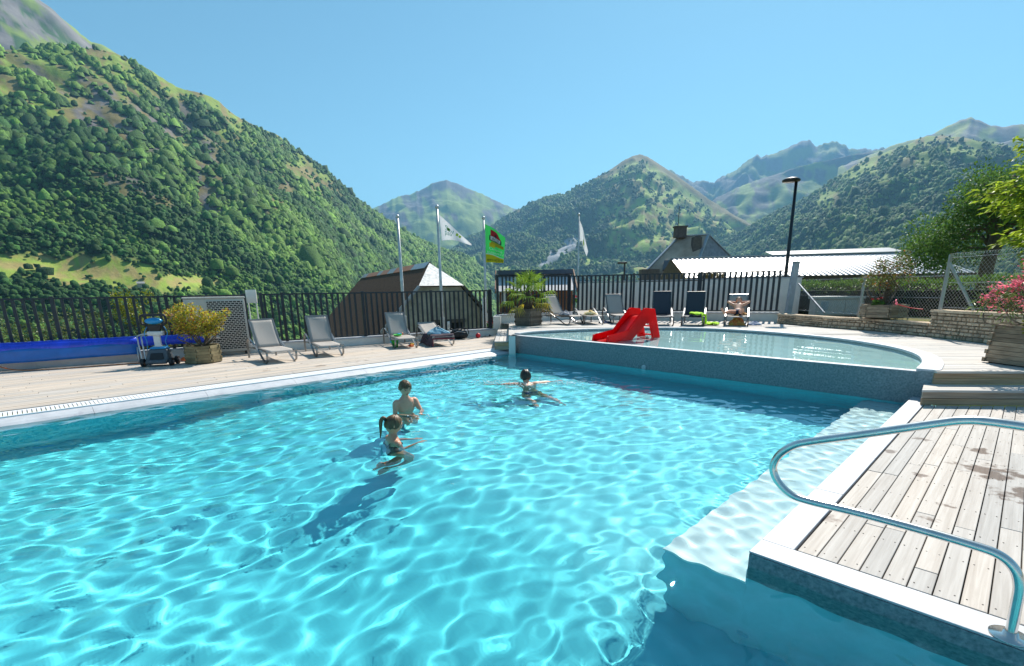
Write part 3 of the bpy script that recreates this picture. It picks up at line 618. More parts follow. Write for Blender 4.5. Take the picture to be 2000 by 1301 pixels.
# central mountain
def m2open(AZ, EL, below):
    n = fbm(AZ*.8, EL*.8, 5, 63); e = sstep(9.5, 12.5, AZ+(n-.5)*7)*sstep(2.6, 4.2, EL+(n-.5)*4)
    return np.clip(np.maximum(e*sstep(.30, .5, fbm((AZ-EL*.5)*1.5, EL*1.6, 4, 66)), np.maximum.reduce([spot(AZ, EL, 15.0, 4.3, 1.6, .5, n), spot(AZ, EL, 9.2, 2.9, 1.7, .4, n), spot(AZ, EL, 4.9, 1.6, 1.6, .5, n), spot(AZ, EL, -.7, 2.2, .7, .5, n), spot(AZ, EL, 24, 6.2, 2.2, .9, n), spot(AZ, EL, 15.0, 1.9, 1.5, .35, n)])), 0, 1)
def m2scree(AZ, EL): 
    n = fbm(AZ*2.2, EL*2.2, 4, 68); t = (EL-2.4)/(5.6-2.4); a = 3.6+t*4.2
    return sstep(1.0, .55, np.abs(AZ-a)/(.8+.8*np.clip(t, 0, 1))+(n-.5)*2.2)*sstep(2.2, 2.8, EL)*sstep(6.0, 5.2, EL)
def m2col(AZ, EL, below, rad, Z):
    n = fbm(AZ*1.8, EL*1.8, 4, 70); c = np.broadcast_to(WOOD*1.2, AZ.shape+(3,)).copy(); op = m2open(AZ, EL, below)
    c = mix3(c, mix3(np.broadcast_to(GRASS*1.25, c.shape), np.broadcast_to(TAN*.8, c.shape), sstep(.45, .65, n)), op)
    c = mix3(c, np.broadcast_to(BRACK*.8, c.shape), sstep(.9, .2, below)); return mix3(c, np.broadcast_to(SCREE, c.shape), m2scree(AZ, EL))
dM2 = mountain('central_mountain', M2, ([-14, -4, 12, 34], [1700, 1500, 1400, 1700], [-62, -62, -62, -62]), 300, 150, 1.35, 150, (480, 520, 140), 26, 27, m2col, jag=4, k=.78, bs=8, vs_=.012)
forest('forest_central_slope', 'hazy forest on the pointed mountain in the middle of the valley', dM2, lambda A, E, b, r, Z: (1-.97*m2open(A, E, b))*(1-m2scree(A, E))*sstep(.2, 1.6, b+A*0+sstep(12, 8, A)*1.2), 32000, 9.8, trg, TG2)
# right mountain and the peak behind it
def m6col(AZ, EL, below, rad, Z): return mix3(np.broadcast_to(GRASS*.7+BRACK*.4, AZ.shape+(3,)), np.broadcast_to(ROCK*.9, AZ.shape+(3,)), sstep(.45, .62, fbm(AZ, EL*1.4, 5, 80)))
mountain('peak_right', M6, ([30, 58], [2900, 2900], [250, 250]), 160, 60, 1.15, 130, (500, 500, 200), 35, 31, m6col, jag=6, k=.78, bs=14, vs_=.006)
def m5open(AZ, EL, below):
    n = fbm(AZ*.9, EL*.9, 5, 90)
    return np.clip(np.maximum.reduce([sstep(2.2, .6, below+(n-.5)*5)*sstep(30, 33, AZ), spot(AZ, EL, 32.2, 1.55, 1.1, .28, n), spot(AZ, EL, 34.9, 1.4, 1.3, .3, n), spot(AZ, EL, 31.6, 7.6, 1.0, 1.1, n), sstep(.16, .08, np.abs(AZ-33.55))*sstep(5.6, 5.0, EL)*sstep(.9, 1.4, EL)]), 0, 1)
def m5col(AZ, EL, below, rad, Z):
    c = np.broadcast_to(WOOD*1.2, AZ.shape+(3,)).copy(); n = fbm(AZ*1.8, EL*1.8, 4, 95)
    return mix3(c, mix3(np.broadcast_to(GRASS, c.shape), np.broadcast_to(BRACK, c.shape), sstep(.45, .65, n)), m5open(AZ, EL, below))
dM5 = mountain('right_mountain', M5, ([14, 24, 36, 60], [1300, 1050, 900, 800], [-55, -50, -45, -40]), 300, 150, 1.2, 105, (380, 420, 110), 18, 37, m5col, jag=3, k=.78, bs=6, vs_=.02)
forest('forest_right_slope', 'dark hazy forest covering the long mountain flank on the right', dM5, lambda A, E, b, r, Z: (1-.95*m5open(A, E, b)), 32000, 8.8, trg, TG2)
# valley floor and the ground about the terrace
su = np.linspace(-1, 1, 190); ax = np.sinh(su*7.2)/np.sinh(7.2)*11000
GX, GY = np.meshgrid(ax, ax+0.0)
def ground_z(X, Y):
    r = np.hypot(X, Y); far_ = -8-54*sstep(60, 300, r)
    wallside = (X+13.5)*8.0-(Y-9.6)*13.0           # >0 on the pool side of the left fence line
    z = np.where(r < 60, -3.2-4.8*sstep(22, 60, r), far_)
    right = sstep(9.2, 10.2, X)*sstep(70, 25, r); z = z*(1-right)+.62*right
    back = sstep(17.0, 19.5, Y-.0)*sstep(-3.2, 1.0, X)*sstep(60, 30, r)*(1-right); z = z*(1-back)+(.1)*back
    inside = sstep(24, 20, r)*(1-right)*(1-back); return z*(1-inside)+(-3.2)*inside
GZ = ground_z(GX, GY)
gi = np.arange(GX.size).reshape(GX.shape); GF = np.stack([gi[:-1, :-1], gi[:-1, 1:], gi[1:, 1:], gi[1:, :-1]], -1).reshape(-1, 4)
gn = fbm(GX/9, GY/9, 4, 12); gc = mix3(np.broadcast_to(GRASS*.7, GX.shape+(3,)), np.broadcast_to(BRACK*.8, GX.shape+(3,)), sstep(.4, .65, gn))
tag(fastmesh('ground', np.stack([GX, GY, GZ], -1).reshape(-1, 3), GF, tonemat('valley_grass', bump=.5, bscale=.1, vscale=1.2), True, gc.reshape(-1, 3)), kind='structure')
# ---------------------------------------------------------------- buildings beyond the fence
slate = mat('brown_slate', (.19, .115, .08), .9, var=.25, vscale=9, rand=.55, spec=.1, bump=.3, bscale=60)
slate_pale = mat('sun_glare_slate', (.70, .66, .62), .36, var=.2, vscale=6, rand=.45, bump=.4, bscale=40)
rough_wall = mat('old_render', (.52, .44, .34), .9, var=.2, vscale=2.2, bump=.6, bscale=18, wear=((.32, .26, .2), 1.4, .58))
rust = mat('rusty_ridge', (.50, .17, .08), .7, col2=(.42, .22, .15), vscale=1.1, bump=.2)
oldwood = mat('old_timber', (.16, .12, .09), .85, var=.3, vscale=8)
zinc = mat('zinc', (.42, .43, .45), .4, metal=.7, var=.1)
glassm = mat('window_glass', (.12, .22, .28), .08, var=.05, spec=1.0)
roofgrey = mat('grey_slate', (.20, .20, .225), .6, var=.2, vscale=3, rand=.25)
roofbrown = mat('lichen_slate', (.52, .40, .30), .8, col2=(.30, .22, .165), vscale=.9, rand=.12, stretch=(0, (1, 1, .25)))
def roofplane(mb, a, b, c, d, rows, cols, th, jit, rr, gapf=.06, skip=0):
    """slates laid in rows over the quad a,b (eave) d,c (ridge)"""
    a, b, c, d = map(Vector, (a, b, c, d)); n = (b-a).cross(d-a).normalized()
    for i in range(rows):
        t0, t1 = i/rows, (i+1.25)/rows; off = rr.random()
        xs = [0]+sorted(min(.999, max(.001, (k+off+rr.uniform(-jit, jit))/cols)) for k in range(cols))+[1]
        for s0, s1 in zip(xs, xs[1:]):
            if s1-s0 < .2/cols or rr.random() < skip: continue
            g = (s1-s0)*gapf; s0 += g; s1 -= g; t1b = min(1, t1)
            P = lambda s, t: (a.lerp(b, s)).lerp(d.lerp(c, s), t)
            l = th*rr.uniform(.7, 1.5)
            q = [P(s0, t0+rr.uniform(-.1, .1)*jit/rows)+n*(l*1.6), P(s1, t0+rr.uniform(-.1, .1)*jit/rows)+n*(l*1.6), P(s1, t1b)+n*l*.2, P(s0, t1b)+n*l*.2]
            mb.hexa([p-n*th for p in q], q)
# ---- old barn with half-hipped slate roof
bd, bp_ = v2(-.436, .90), v2(.90, .436)
GC = v2(-3.35, 24.05); EZ = 2.95
barn = thing('stone_barn', 'old stone barn with half hipped brown slate roof and rusty ridge behind the black railing', 'barn', (-6.5, 31, -3.2))
E0 = GC+bd*1.55; F0 = GC+bd*20.5
hw = lambda z: (EZ-z)/1.06
ZH, ZE = 1.82, -2.2                                      # half hip foot, eaves
def p3(base, off, z): q = base+bp_*off; return (q[0], q[1], z)
wl_ = MB()
gp = [(-hw(ZE)+.25, -3.4), (hw(ZE)-.25, -3.4), (hw(ZE)-.25, ZE+.1), (hw(ZH)-.05, ZH-.05), (-hw(ZH)+.05, ZH-.05), (-hw(ZE)+.25, ZE+.1)]
wl_.add([p3(GC+bd*.0, o, z) for o, z in gp]+[p3(GC+bd*.5, o, z) for o, z in gp], [tuple(range(6)), tuple(range(6, 12))[::-1]]+[(i, (i+1) % 6, 6+(i+1) % 6, 6+i) for i in range(6)])
for sg in (-1, 1):
    o = sg*(hw(ZE)-.3); a, b = GC+bp_*o+bd*.5, F0+bp_*o; wl_.prism([a, b, b+bp_*sg*.04, a+bp_*sg*.04], -3.4, ZE+.15)
wl_.build('wall', rough_wall, barn)
for sg in (-1, 1):
    rf = MB(); rr = random.Random(3+sg)
    a, b = p3(GC-bd*.15, sg*hw(ZE), ZE), p3(F0, sg*hw(ZE), ZE); c, d = p3(F0, sg*.02, EZ), p3(E0, sg*.02, EZ)
    m0 = p3(GC-bd*.15, sg*hw(ZH), ZH)
    base = MB(); base.add([a, b, c, d, m0], [(0, 1, 2, 3, 4)] if sg > 0 else [(4, 3, 2, 1, 0)])
    ro = base.build('roof_slope', slate, barn)
    if sg < 0:
        a2 = p3(GC-bd*.15, sg*(hw(ZE)), ZE); zz = ZH
        lo = MB(); roofplane(lo, p3(F0, sg*hw(ZE), ZE), p3(GC-bd*.12, sg*hw(ZE), ZE), p3(GC-bd*.12, sg*hw(ZH), ZH), p3(F0, sg*hw(ZH), ZH), 18, 40, .04, .25, rr, .03, .01)
        tag(lo.build('slate', slate, ro), kind='stuff')
        up = MB(); roofplane(up, p3(F0, sg*hw(ZH), ZH), p3(GC+bd*.0, sg*hw(ZH), ZH), p3(E0, sg*.02, EZ-.04), p3(F0, sg*.02, EZ-.04), 8, 38, .04, .25, rr, .03, .01)
        tag(up.build('slate', slate, ro), kind='stuff')
        pt = MB(); roofplane(pt, p3(GC+bd*18.3, sg*1.1, EZ-1.13), p3(GC+bd*17.6, sg*1.1, EZ-1.13), p3(GC+bd*17.4, sg*.2, EZ-.17), p3(GC+bd*18.8, sg*.2, EZ-.17), 1, 1, .05, 0, rr); pt.build('zinc_patch', zinc, ro)
hip = MB(); rr = random.Random(8)
L_, R_ = p3(GC-bd*.25, -hw(ZH)-.05, ZH), p3(GC-bd*.25, hw(ZH)+.05, ZH); A_ = (*E0, EZ)
hb = MB().add([L_, R_, A_], [(0, 1, 2)]).build('hip_roof', slate_pale, barn)  # pale slate here paints the sun's glare into the hip's colour
rows = 7
for i in range(rows):
    t0, t1 = i/rows, min(1, (i+1.15)/rows); a, b = Vector(L_).lerp(Vector(A_), t0), Vector(R_).lerp(Vector(A_), t0); d, c = Vector(L_).lerp(Vector(A_), t1), Vector(R_).lerp(Vector(A_), t1)
    sm = MB(); roofplane(sm, a, b, c, d, 1, max(1, int(7*(1-t0))), .07, .3, rr, .02)
    for k in range(0, len(sm.v), 8):
        MB().add(sm.v[k:k+8], [(3,2,1,0),(4,5,6,7),(0,1,5,4),(1,2,6,5),(2,3,7,6),(3,0,4,7)]).build('slate', slate_pale, hb)
for o in (-.28, .3): MB().box(tuple(Vector(p3(GC-bd*.1, o, ZH+.28))), (.42, .5, .22), rz=math.atan2(bp_[1], bp_[0])).build('roof_vent', mat('dark_opening', (.015, .013, .012), .9), hb)
s = 0.0; rr = random.Random(2)
while s < 18.5:
    e = min(18.9, s+rr.uniform(.9, 1.8)); a, b = E0+bd*s, E0+bd*(e-.02)
    for sg in (-1, 1):
        m_ = MB(); n_ = .34; m_.hexa([p3(a, 0, EZ+.03), p3(b, 0, EZ+.03), p3(b, sg*n_*.75, EZ-n_*.8), p3(a, sg*n_*.75, EZ-n_*.8)], [p3(a, 0, EZ+.06), p3(b, 0, EZ+.06), p3(b, sg*(n_*.75+.03), EZ-n_*.8+.03), p3(a, sg*(n_*.75+.03), EZ-n_*.8+.03)])
        m_.build('ridge_sheet', rust if rr.random() < .72 else zinc, barn)
    s = e
MB().beam(p3(GC-bd*.2, -hw(ZH)-.02, ZH-.02), p3(GC-bd*.2, -hw(ZE), ZE-.02), .1, .12).build('verge_board', zinc, barn)
MB().beam(p3(GC-bd*.2, hw(ZH)+.02, ZH-.02), p3(GC-bd*.2, hw(ZE), ZE-.02), .1, .12).build('verge_board', oldwood, barn)
dr = MB().prism([GC+bp_*-.35-bd*.03, GC+bp_*1.05-bd*.03, GC+bp_*1.05+bd*.02, GC+bp_*-.35+bd*.02], -2.6, .05).build('doorway', mat('dark_opening', (.015, .013, .012), .9), barn)
for k in range(5): MB().prism([GC+bp_*(-.33+k*.13)-bd*.05, GC+bp_*(-.22+k*.13)-bd*.05, GC+bp_*(-.22+k*.13)-bd*.034, GC+bp_*(-.33+k*.13)-bd*.034], -2.6, -.2-.12*(k % 3)).build('door_plank', oldwood, dr)
MB().prism([GC+bp_*-.5-bd*.06, GC+bp_*1.2-bd*.06, GC+bp_*1.2-bd*.031, GC+bp_*-.5-bd*.031], .05, .22).build('lintel', oldwood, barn)

# ---- wooden kiosk behind the palm
ko = thing('wooden_kiosk', 'small brown timber kiosk with grey shingle roof standing behind the potted palm', 'kiosk', (1.0, 24.5, 0), 0)
brown = mat('brown_boards', (.20, .085, .045), .7, var=.2, vscale=6, stretch=(0, (1, 1, 6)))
shingle = mat('grey_shingle', (.50, .50, .53), .7, var=.15, rand=.25)
navy = mat('dark_blue_ridge', (.05, .07, .11), .4)
rr = random.Random(4)
KX0, KX1, KY = -.55, 2.95, 23.4
rfk = MB().add([(KX0-.2, KY-.5, 1.52), (KX1+.2, KY-.5, 1.52), (KX1+.05, KY+1.0, 2.35), (KX0-.05, KY+1.0, 2.35), (KX0-.2, KY+2.6, 1.5), (KX1+.2, KY+2.6, 1.5)], [(0, 1, 2, 3), (3, 2, 5, 4)]).build('roof', shingle, ko)
shm = MB(); roofplane(shm, (KX0-.2, KY-.5, 1.52), (KX1+.2, KY-.5, 1.52), (KX1+.05, KY+.95, 2.33), (KX0-.05, KY+.95, 2.33), 8, 18, .012, .02, rr, .07)
for k in range(0, len(shm.v), 8):
    MB().add(shm.v[k:k+8], [(3,2,1,0),(4,5,6,7),(0,1,5,4),(1,2,6,5),(2,3,7,6),(3,0,4,7)]).build('shingle', shingle, rfk)
MB().box(((KX0+KX1)/2, KY+1.0, 2.38), (KX1-KX0+.1, .9, .2)).build('ridge_cap', navy, ko)
for x0, w in ((KX0-.1, -1), (KX1+.1, 1)): MB().add([(x0, KY-.55, 1.42), (x0, KY+1.0, 2.3), (x0, KY+1.0, 2.5), (x0, KY-.55, 1.62), (x0+.05*w, KY-.55, 1.42), (x0+.05*w, KY+1.0, 2.3), (x0+.05*w, KY+1.0, 2.5), (x0+.05*w, KY-.55, 1.62)], [(0,1,2,3),(7,6,5,4),(0,3,7,4),(3,2,6,7),(2,1,5,6),(1,0,4,5)]).build('verge_board', brown, ko)
for k in range(6): MB().box((KX1-1.3+k*.22, KY+.1, .9), (.21, .05, 1.25)).build('wall_board', brown, ko)
MB().box(((KX0+KX1)/2, KY-.2, 1.40), (KX1-KX0-.1, .12, .16)).build('beam', brown, ko)
for x in (KX0+.1, KX0+1.0, KX1-.1): MB().box((x, KY-.2, .66), (.12, .12, 1.32)).build('post', brown, ko)
MB().box(((KX0+KX1)/2-.2, KY+1.5, .75), (KX1-KX0-.8, .06, 1.5)).build('back_wall', brown, ko)
MB().box((KX0+.28, KY-.27, 1.25), (.26, .03, .62)).build('notice_board', whitem, ko)
for i, (x, z, w, h, c) in enumerate(((.55, .55, .26, .5, (.75, .65, .3)), (.95, .5, .2, .45, (.1, .35, .5)), (1.35, .55, .22, .5, (.1, .45, .35)), (.3, .4, .22, .3, (.6, .6, .62)))):
    MB().box((KX0+x+.3, KY+.55, z), (w, .05, h)).build('poster', mat('poster_%d' % i, c, .5, var=.2, vscale=9), ko)

# ---- large house with steep slate roof
hs = thing('slate_roof_house', 'tall grey slate roofed house with dormers and chimneys beyond the back fence', 'house', (16, 47, 0))
e1h, e2h = v2(.93, -.37), v2(.37, .93)                   # eave directions
HC = v2(11.5, 44.0)                                      # front left eave corner of the visible slopes
RZ, EVZ = 6.05, 2.3
c0, c1, c2, c3 = HC+v2(-.1, .6), v2(15.6, 43.2), v2(22.9, 47.5), v2(18.4, 52)
r0, r1 = v2(15.25, 46.0), v2(17.6, 45.6)
r0, r1 = v2(15.6, 47.0), v2(17.75, 45.7)
def z3(p, z): return (p[0], p[1], z)
MB().prism([c0, c1, c2, c3], -1.5, EVZ-.1).build('wall', whitem, hs)
f1 = MB().add([z3(c0, EVZ), z3(c1, EVZ), z3(r1, RZ), z3(r0, RZ)], [(0, 1, 2, 3)]).build('roof_slope', roofbrown, hs)
f2 = MB().add([z3(c1, EVZ), z3(c2, EVZ), z3(r1, RZ)], [(0, 1, 2)]).build('roof_slope', roofgrey, hs)
MB().add([z3(c2, EVZ), z3(c3, EVZ), z3(r0, RZ), z3(r1, RZ)], [(0, 1, 2, 3)]).build('roof_slope', roofgrey, hs)
MB().add([z3(c3, EVZ), z3(c0, EVZ), z3(r0, RZ)], [(0, 1, 2)]).build('roof_slope', roofgrey, hs)
rr = random.Random(6); sm = MB(); roofplane(sm, z3(c0, EVZ), z3(c1, EVZ), z3(r1, RZ), z3(r0, RZ), 22, 20, .02, .1, rr, .02); tag(sm.build('slate', roofbrown, f1), kind='stuff')
sm = MB()
for i in range(20):
    t0, t1 = i/20, min(1, (i+1.2)/20); A = Vector(z3(r1, RZ)); a, b = Vector(z3(c1, EVZ)).lerp(A, t0), Vector(z3(c2, EVZ)).lerp(A, t0); d, c = Vector(z3(c1, EVZ)).lerp(A, t1), Vector(z3(c2, EVZ)).lerp(A, t1)
    roofplane(sm, a, b, c, d, 1, max(1, int(26*(1-t0))), .02, .1, rr, .03)
tag(sm.build('slate', roofgrey, f2), kind='stuff')
for a, b in ((c1, r1), (r0, r1), (c0, r0), (c2, r1)): MB().beam(z3(a, EVZ+.05 if a is not r0 else RZ+.05), z3(b, RZ+.05), .22, .1).build('hip_flashing', zinc, hs)
chm = mat('chimney_render', (.13, .11, .10), .9, var=.2)
MB().box((15.5, 46.6, 6.35), (1.0, .6, .9)).build('chimney', chm, hs); MB().box((15.5, 46.6, 6.85), (1.15, .75, .12)).build('chimney', chm, hs)
MB().tube([(15.3, 46.6, 6.8), (15.3, 46.6, 8.6)], .03, 5).build('aerial', chm, hs)
MB().box((16.55, 45.2, 4.95), (.75, .55, 1.7)).build('chimney', chm, hs); MB().box((16.65, 45.2, 5.85), (.35, .35, .2), rz=.5).build('chimney_cowl', chm, hs)
sl = MB(); sl.hexa([(13.25, 43.9, 2.95), (14.05, 43.55, 2.95), (14.35, 44.2, 3.75), (13.55, 44.55, 3.75)], [(13.25, 43.75, 3.05), (14.05, 43.4, 3.05), (14.35, 44.05, 3.85), (13.55, 44.4, 3.85)])
so = sl.build('skylight', mat('skylight_frame', (.12, .12, .13), .5), hs)
MB().add([(13.35, 43.72, 3.06), (14.0, 43.43, 3.06), (14.25, 44.0, 3.76), (13.6, 44.29, 3.76)], [(0, 1, 2, 3)]).build('pane', mat('sky_pane', (.45, .62, .75), .05, spec=1), so)
for (x, y, w, zz, m_) in ((12.2, 44.2, 1.5, 2.2, chm), (16.3, 43.9, 1.4, 3.0, roofgrey), (19.4, 44.9, 1.4, 3.05, roofgrey), (22.3, 47.6, 1.4, 2.9, roofgrey)):
    do = MB().box((x, y, zz+.35), (w, 1.6, 1.1), rz=-.1).build('dormer', m_, hs)
    MB().add([(x-w/2-.15, y-1.0, zz+.85), (x+w/2+.15, y-1.1, zz+.85), (x+w/2-.2, y, zz+1.35), (x-w/2+.2, y, zz+1.35), (x-w/2-.15, y+1.2, zz+.85), (x+w/2+.15, y+1.2, zz+.85)], [(0, 1, 2, 3), (3, 2, 5, 4), (0, 3, 4), (1, 5, 2)]).build('dormer_roof', slate_pale if x < 19 else roofgrey, do)
    MB().box((x-.1, y-.83, zz+.35), (.7, .05, .85)).build('dormer_window', glassm, do)

# ---- long shed with ribbed metal roof
met = mat('ribbed_metal', (.74, .73, .74), .42, metal=.2, var=.06, vscale=3)
sd_ = thing('metal_roof_shed', 'long low shed with shining white ribbed metal roof behind the fence', 'shed', (16, 29, 0))
SA, SB = v2(9.6, 30.2), v2(22.2, 27.6)                   # ridge line ends
SN = v2(-.2, -.98); SEA, SEB = SA+SN*3.4+v2(.5, 0), SB+SN*3.4+v2(1.4, .5)
SZ0, SZ1 = 3.22, 2.05
ra, rb, ea, eb = (*SA, SZ0), (*SB, SZ0), (*SEA, SZ1), (*SEB, SZ1)
MB().add([ea, eb, rb, ra], [(0, 1, 2, 3)]).build('roof_sheet', met, sd_)
for k in range(52):
    t = (k+.5)/52; a = Vector(ea).lerp(Vector(eb), t); b = Vector(ra).lerp(Vector(rb), t); MB().beam(a+Vector((0, 0, .02)), b+Vector((0, 0, .02)), .07, .05).build('roof_rib', met, sd_)
MB().beam((SA[0], SA[1], SZ0+.03), (SB[0], SB[1], SZ0+.03), .35, .06).build('ridge_cap', zinc, sd_)
MB().beam((SEA[0], SEA[1]-.06, SZ1-.06), (SEB[0], SEB[1]-.06, SZ1-.06), .12, .12).build('gutter', mat('brown_gutter', (.09, .06, .045), .5), sd_)
MB().prism([SEA+v2(.2, .5), SEB+v2(-.3, .5), SB+v2(-.3, 2), SA+v2(.3, 2)], -.5, SZ1-.12).build('wall', mat('shed_timber', (.12, .085, .06), .8, var=.25), sd_)
MB().add([(SEA[0]-.03, SEA[1]+.1, -.5), (SEA[0]-.03, SEA[1]+.1, SZ1-.02), (SA[0]-.03, SA[1], SZ0-.02), (SA[0]+.37, SA[1]+3.4, SZ1-.02), (SA[0]+.37, SA[1]+3.4, -.5)], [(0, 1, 2, 3, 4)]).build('gable_wall', MATS['shed_timber'], sd_)
MB().add([ra, (SA[0]+.4, SA[1]+3.4, SZ1), (SB[0]+.4, SB[1]+3.4, SZ1), rb], [(0, 1, 2, 3)]).build('roof_back', met, sd_)
db = thing('dark_roof_shed', 'shed with a low dark blue roof showing behind the metal roofed shed', 'shed', (20, 36, 0))
MB().add([(18.6, 35.2, 3.5), (26.5, 33.4, 3.55), (26.8, 36, 4.05), (18.9, 37.6, 4.0)], [(0, 1, 2, 3)]).build('roof', navy, db)
MB().prism([v2(18.9, 35.4), v2(26.3, 33.7), v2(26.5, 36), v2(19, 37.4)], .2, 3.45).build('wall', mat('shed_timber', (.12, .085, .06), .8), db)

# ---- pale wall behind the back fence, utility cabinet, hut on the slope
bw = thing('boundary_wall', 'long pale rendered wall running just behind the black fence at the back', 'wall', (6, 19.5, 0))
w0, w1 = v2(2.9, 21.3), v2(10.4, 17.85)
for k in range(5):
    a, b = w0+(w1-w0)*(k/5), w0+(w1-w0)*((k+1)/5-.002); n_ = v2(.42, .91); MB().prism([a, b, b+n_*.2, a+n_*.2], -.2, 1.80+.03*(k > 2)).build('wall_panel', mat('wall_render', (.88, .83, .78), .85, var=.06, vscale=2, wear=((.68, .66, .64), 1.2, .62)), bw)
MB().prism([w0-v2(.02, .03), w1-v2(-.02, .03), w1+n_*.24, w0+n_*.24], 1.835, 1.87).build('wall_cap', copem, bw)
cb = thing('utility_cabinet', 'beige grey electrical cabinet with two doors behind the chain link fence', 'cabinet', (11.6, 16.0, .6))
cab = mat('cabinet_grey', (.60, .58, .53), .5, var=.05)
MB().box((10.95, 16.4, .86), (1.75, .5, .54), rz=-.18).build('body', cab, cb, bevel=.01); MB().box((10.95, 16.4, 1.17), (1.86, .6, .08), rz=-.18).build('lid', cab, cb, bevel=.01)
for x, w in ((-.43, .84), (.43, .84)):
    M_ = Matrix.Translation((10.95, 16.4, .86)) @ Matrix.Rotation(-.18, 4, 'Z'); p = M_ @ Vector((x, -.262, 0)); d_ = MB().box(p, (w, .02, .46), rz=-.18).build('door', cab, cb, bevel=.004)
    p = M_ @ Vector((x-.3*(1 if x > 0 else -1), -.28, -.12)); MB().box(p, (.05, .03, .03), rz=-.18).build('handle', mat('dark_metal', (.05, .05, .055), .4, metal=.6), d_)
p = M_ @ Vector((-.62, -.277, .04)); MB().box(p, (.22, .008, .3), rz=-.18).build('warning_plate', mat('plate_blue', (.38, .45, .50), .4), cb)
kk = np.argmin(np.hypot(dL1[0]+36.3, (dL1[1]-.75)*3)); hx, hy, hzz = (dL1[4].flat[kk], dL1[5].flat[kk], dL1[6].flat[kk])
hu = thing('stone_hut', 'tiny stone hut with pale roof in the meadow on the left slope', 'hut', (hx, hy, hzz))
MB().box((hx, hy, hzz+.4), (3.6, 2.6, 2.6), rz=.6).build('wall', rough_wall, hu)
M_ = Matrix.Translation((hx, hy, hzz+1.7)) @ Matrix.Scale(.56, 4) @ Matrix.Rotation(.6, 4, 'Z')
MB().add([M_ @ Vector(p) for p in ((-3.6, -2.7, 0), (3.6, -2.7, 0), (3.6, 0, 2), (-3.6, 0, 2), (-3.6, 2.7, 0), (3.6, 2.7, 0))], [(0, 1, 2, 3), (3, 2, 5, 4), (0, 3, 4), (1, 5, 2)]).build('roof', slate_pale, hu)
# far village houses below the right slope
for i, (az_, d_, w_) in enumerate(((31.6, 1080, 11), (33.1, 1060, 9), (34.3, 1100, 12), (35.6, 1050, 9))):
    kk = np.argmin(np.hypot(dM5[0]-az_, (dM5[1]-(1.35+.12*i))*2)); x, y, z = dM5[4].flat[kk], dM5[5].flat[kk], dM5[6].flat[kk]
    h_ = thing('village_house', ['tiny pale house in the upper clearing low on the right mountain', 'tiny pale house at the edge of the right mountain clearing', 'tiny pale house above the shed roofs on the right mountain foot', 'tiny pale house furthest right on the right mountain foot'][i], 'house', (x, y, z), .3*i, 'houses on the right slope')
    MB().box((x, y, z+3), (w_, 8, 7), rz=.3*i).build('wall', whitem, h_)
    M_ = Matrix.Translation((x, y, z+6.5)) @ Matrix.Rotation(.3*i, 4, 'Z'); q = w_/2+.5
    MB().add([M_ @ Vector(p) for p in ((-q, -4.6, 0), (q, -4.6, 0), (q, 0, 3.6), (-q, 0, 3.6), (-q, 4.6, 0), (q, 4.6, 0))], [(0, 1, 2, 3), (3, 2, 5, 4), (0, 3, 4), (1, 5, 2)]).build('roof', roofgrey, h_)
# ---------------------------------------------------------------- walls, railings, poles, flags
anth = mat('anthracite_paint', (.022, .026, .034), .45, var=.15, spec=.5)
FA, FB = v2(-13.5, 9.6), v2(-.5, 17.6); FU = (FB-FA)/np.linalg.norm(FB-FA); FN = v2(-FU[1], FU[0])
lw = thing('low_wall', 'low white rendered wall under the black railing along the left deck', 'wall', (-7, 13.6, 0))
for s0, s1 in ((-9, -3), (-3, 3), (3, 9), (9, 15.2)): MB().prism([FA+FU*s0, FA+FU*(s1-.004), FA+FU*(s1-.004)+FN*.25, FA+FU*s0+FN*.25], -.6, .21).build('wall_panel', whitem, lw)
MB().prism([FA-FU*9-FN*.02, FA+FU*15.2-FN*.02, FA+FU*15.2+FN*.27, FA-FU*9+FN*.27], .213, .245).build('wall_cap', copem, lw)
def railing(name, label, runs, zb, zt, pitch, posts, bw_=.058):
    t = thing(name, label, 'fence', (*((runs[0][0]+runs[-1][1])/2), zb))
    bal = None
    for a, b in runs:
        L = np.linalg.norm(b-a); u = (b-a)/L; ang = math.atan2(u[1], u[0])
        for z, h in ((zt-.02, .04), (zb+.03, .035)):
            c = (a+b)/2; MB().box((c[0], c[1], z), (L, .04, h), rz=ang).build('rail', anth, t)
        n = int(L/pitch)
        for k in range(n):
            p = a+u*(k+.5)*L/n
            if any(np.hypot(*(p-q)) < .07 for q in posts): continue
            if bal is None: bal = MB().box((0, 0, 0), (bw_, .03, zt-zb-.075)).build('baluster', anth, t, world=False); o = bal
            else: o = link(bal.copy()); o.parent = t
            inv = MW[t.name].inverted(); o.location = inv @ Vector((p[0], p[1], (zb+zt)/2+.005)); o.rotation_euler = (0, 0, ang)
    for p in posts:
        MB().box((p[0], p[1], (zb+zt)/2), (.075, .075, zt-zb+.06), rz=math.atan2(runs[0][1][1]-runs[0][0][1], runs[0][1][0]-runs[0][0][0])).build('post', anth, t, bevel=.006)
    return t
mid = FN*.12
sp = [-4.6, -1.2, 1.33, 3.5, 5.67, 7.43]
railing('railing', 'black metal railing with gate gap along the left deck behind the blue roller', [(FA+FU*-4.6+mid, FA+FU*7.43+mid)], .25, 1.575, .165, [FA+FU*s+mid for s in sp])
sp = [7.83, 8.37, 10.62, 12.86, 15.1]
railing('railing', 'black metal railing behind the four left sun loungers in front of the barn', [(FA+FU*7.83+mid, FA+FU*15.1+mid)], .25, 1.585, .162, [FA+FU*s+mid for s in sp])
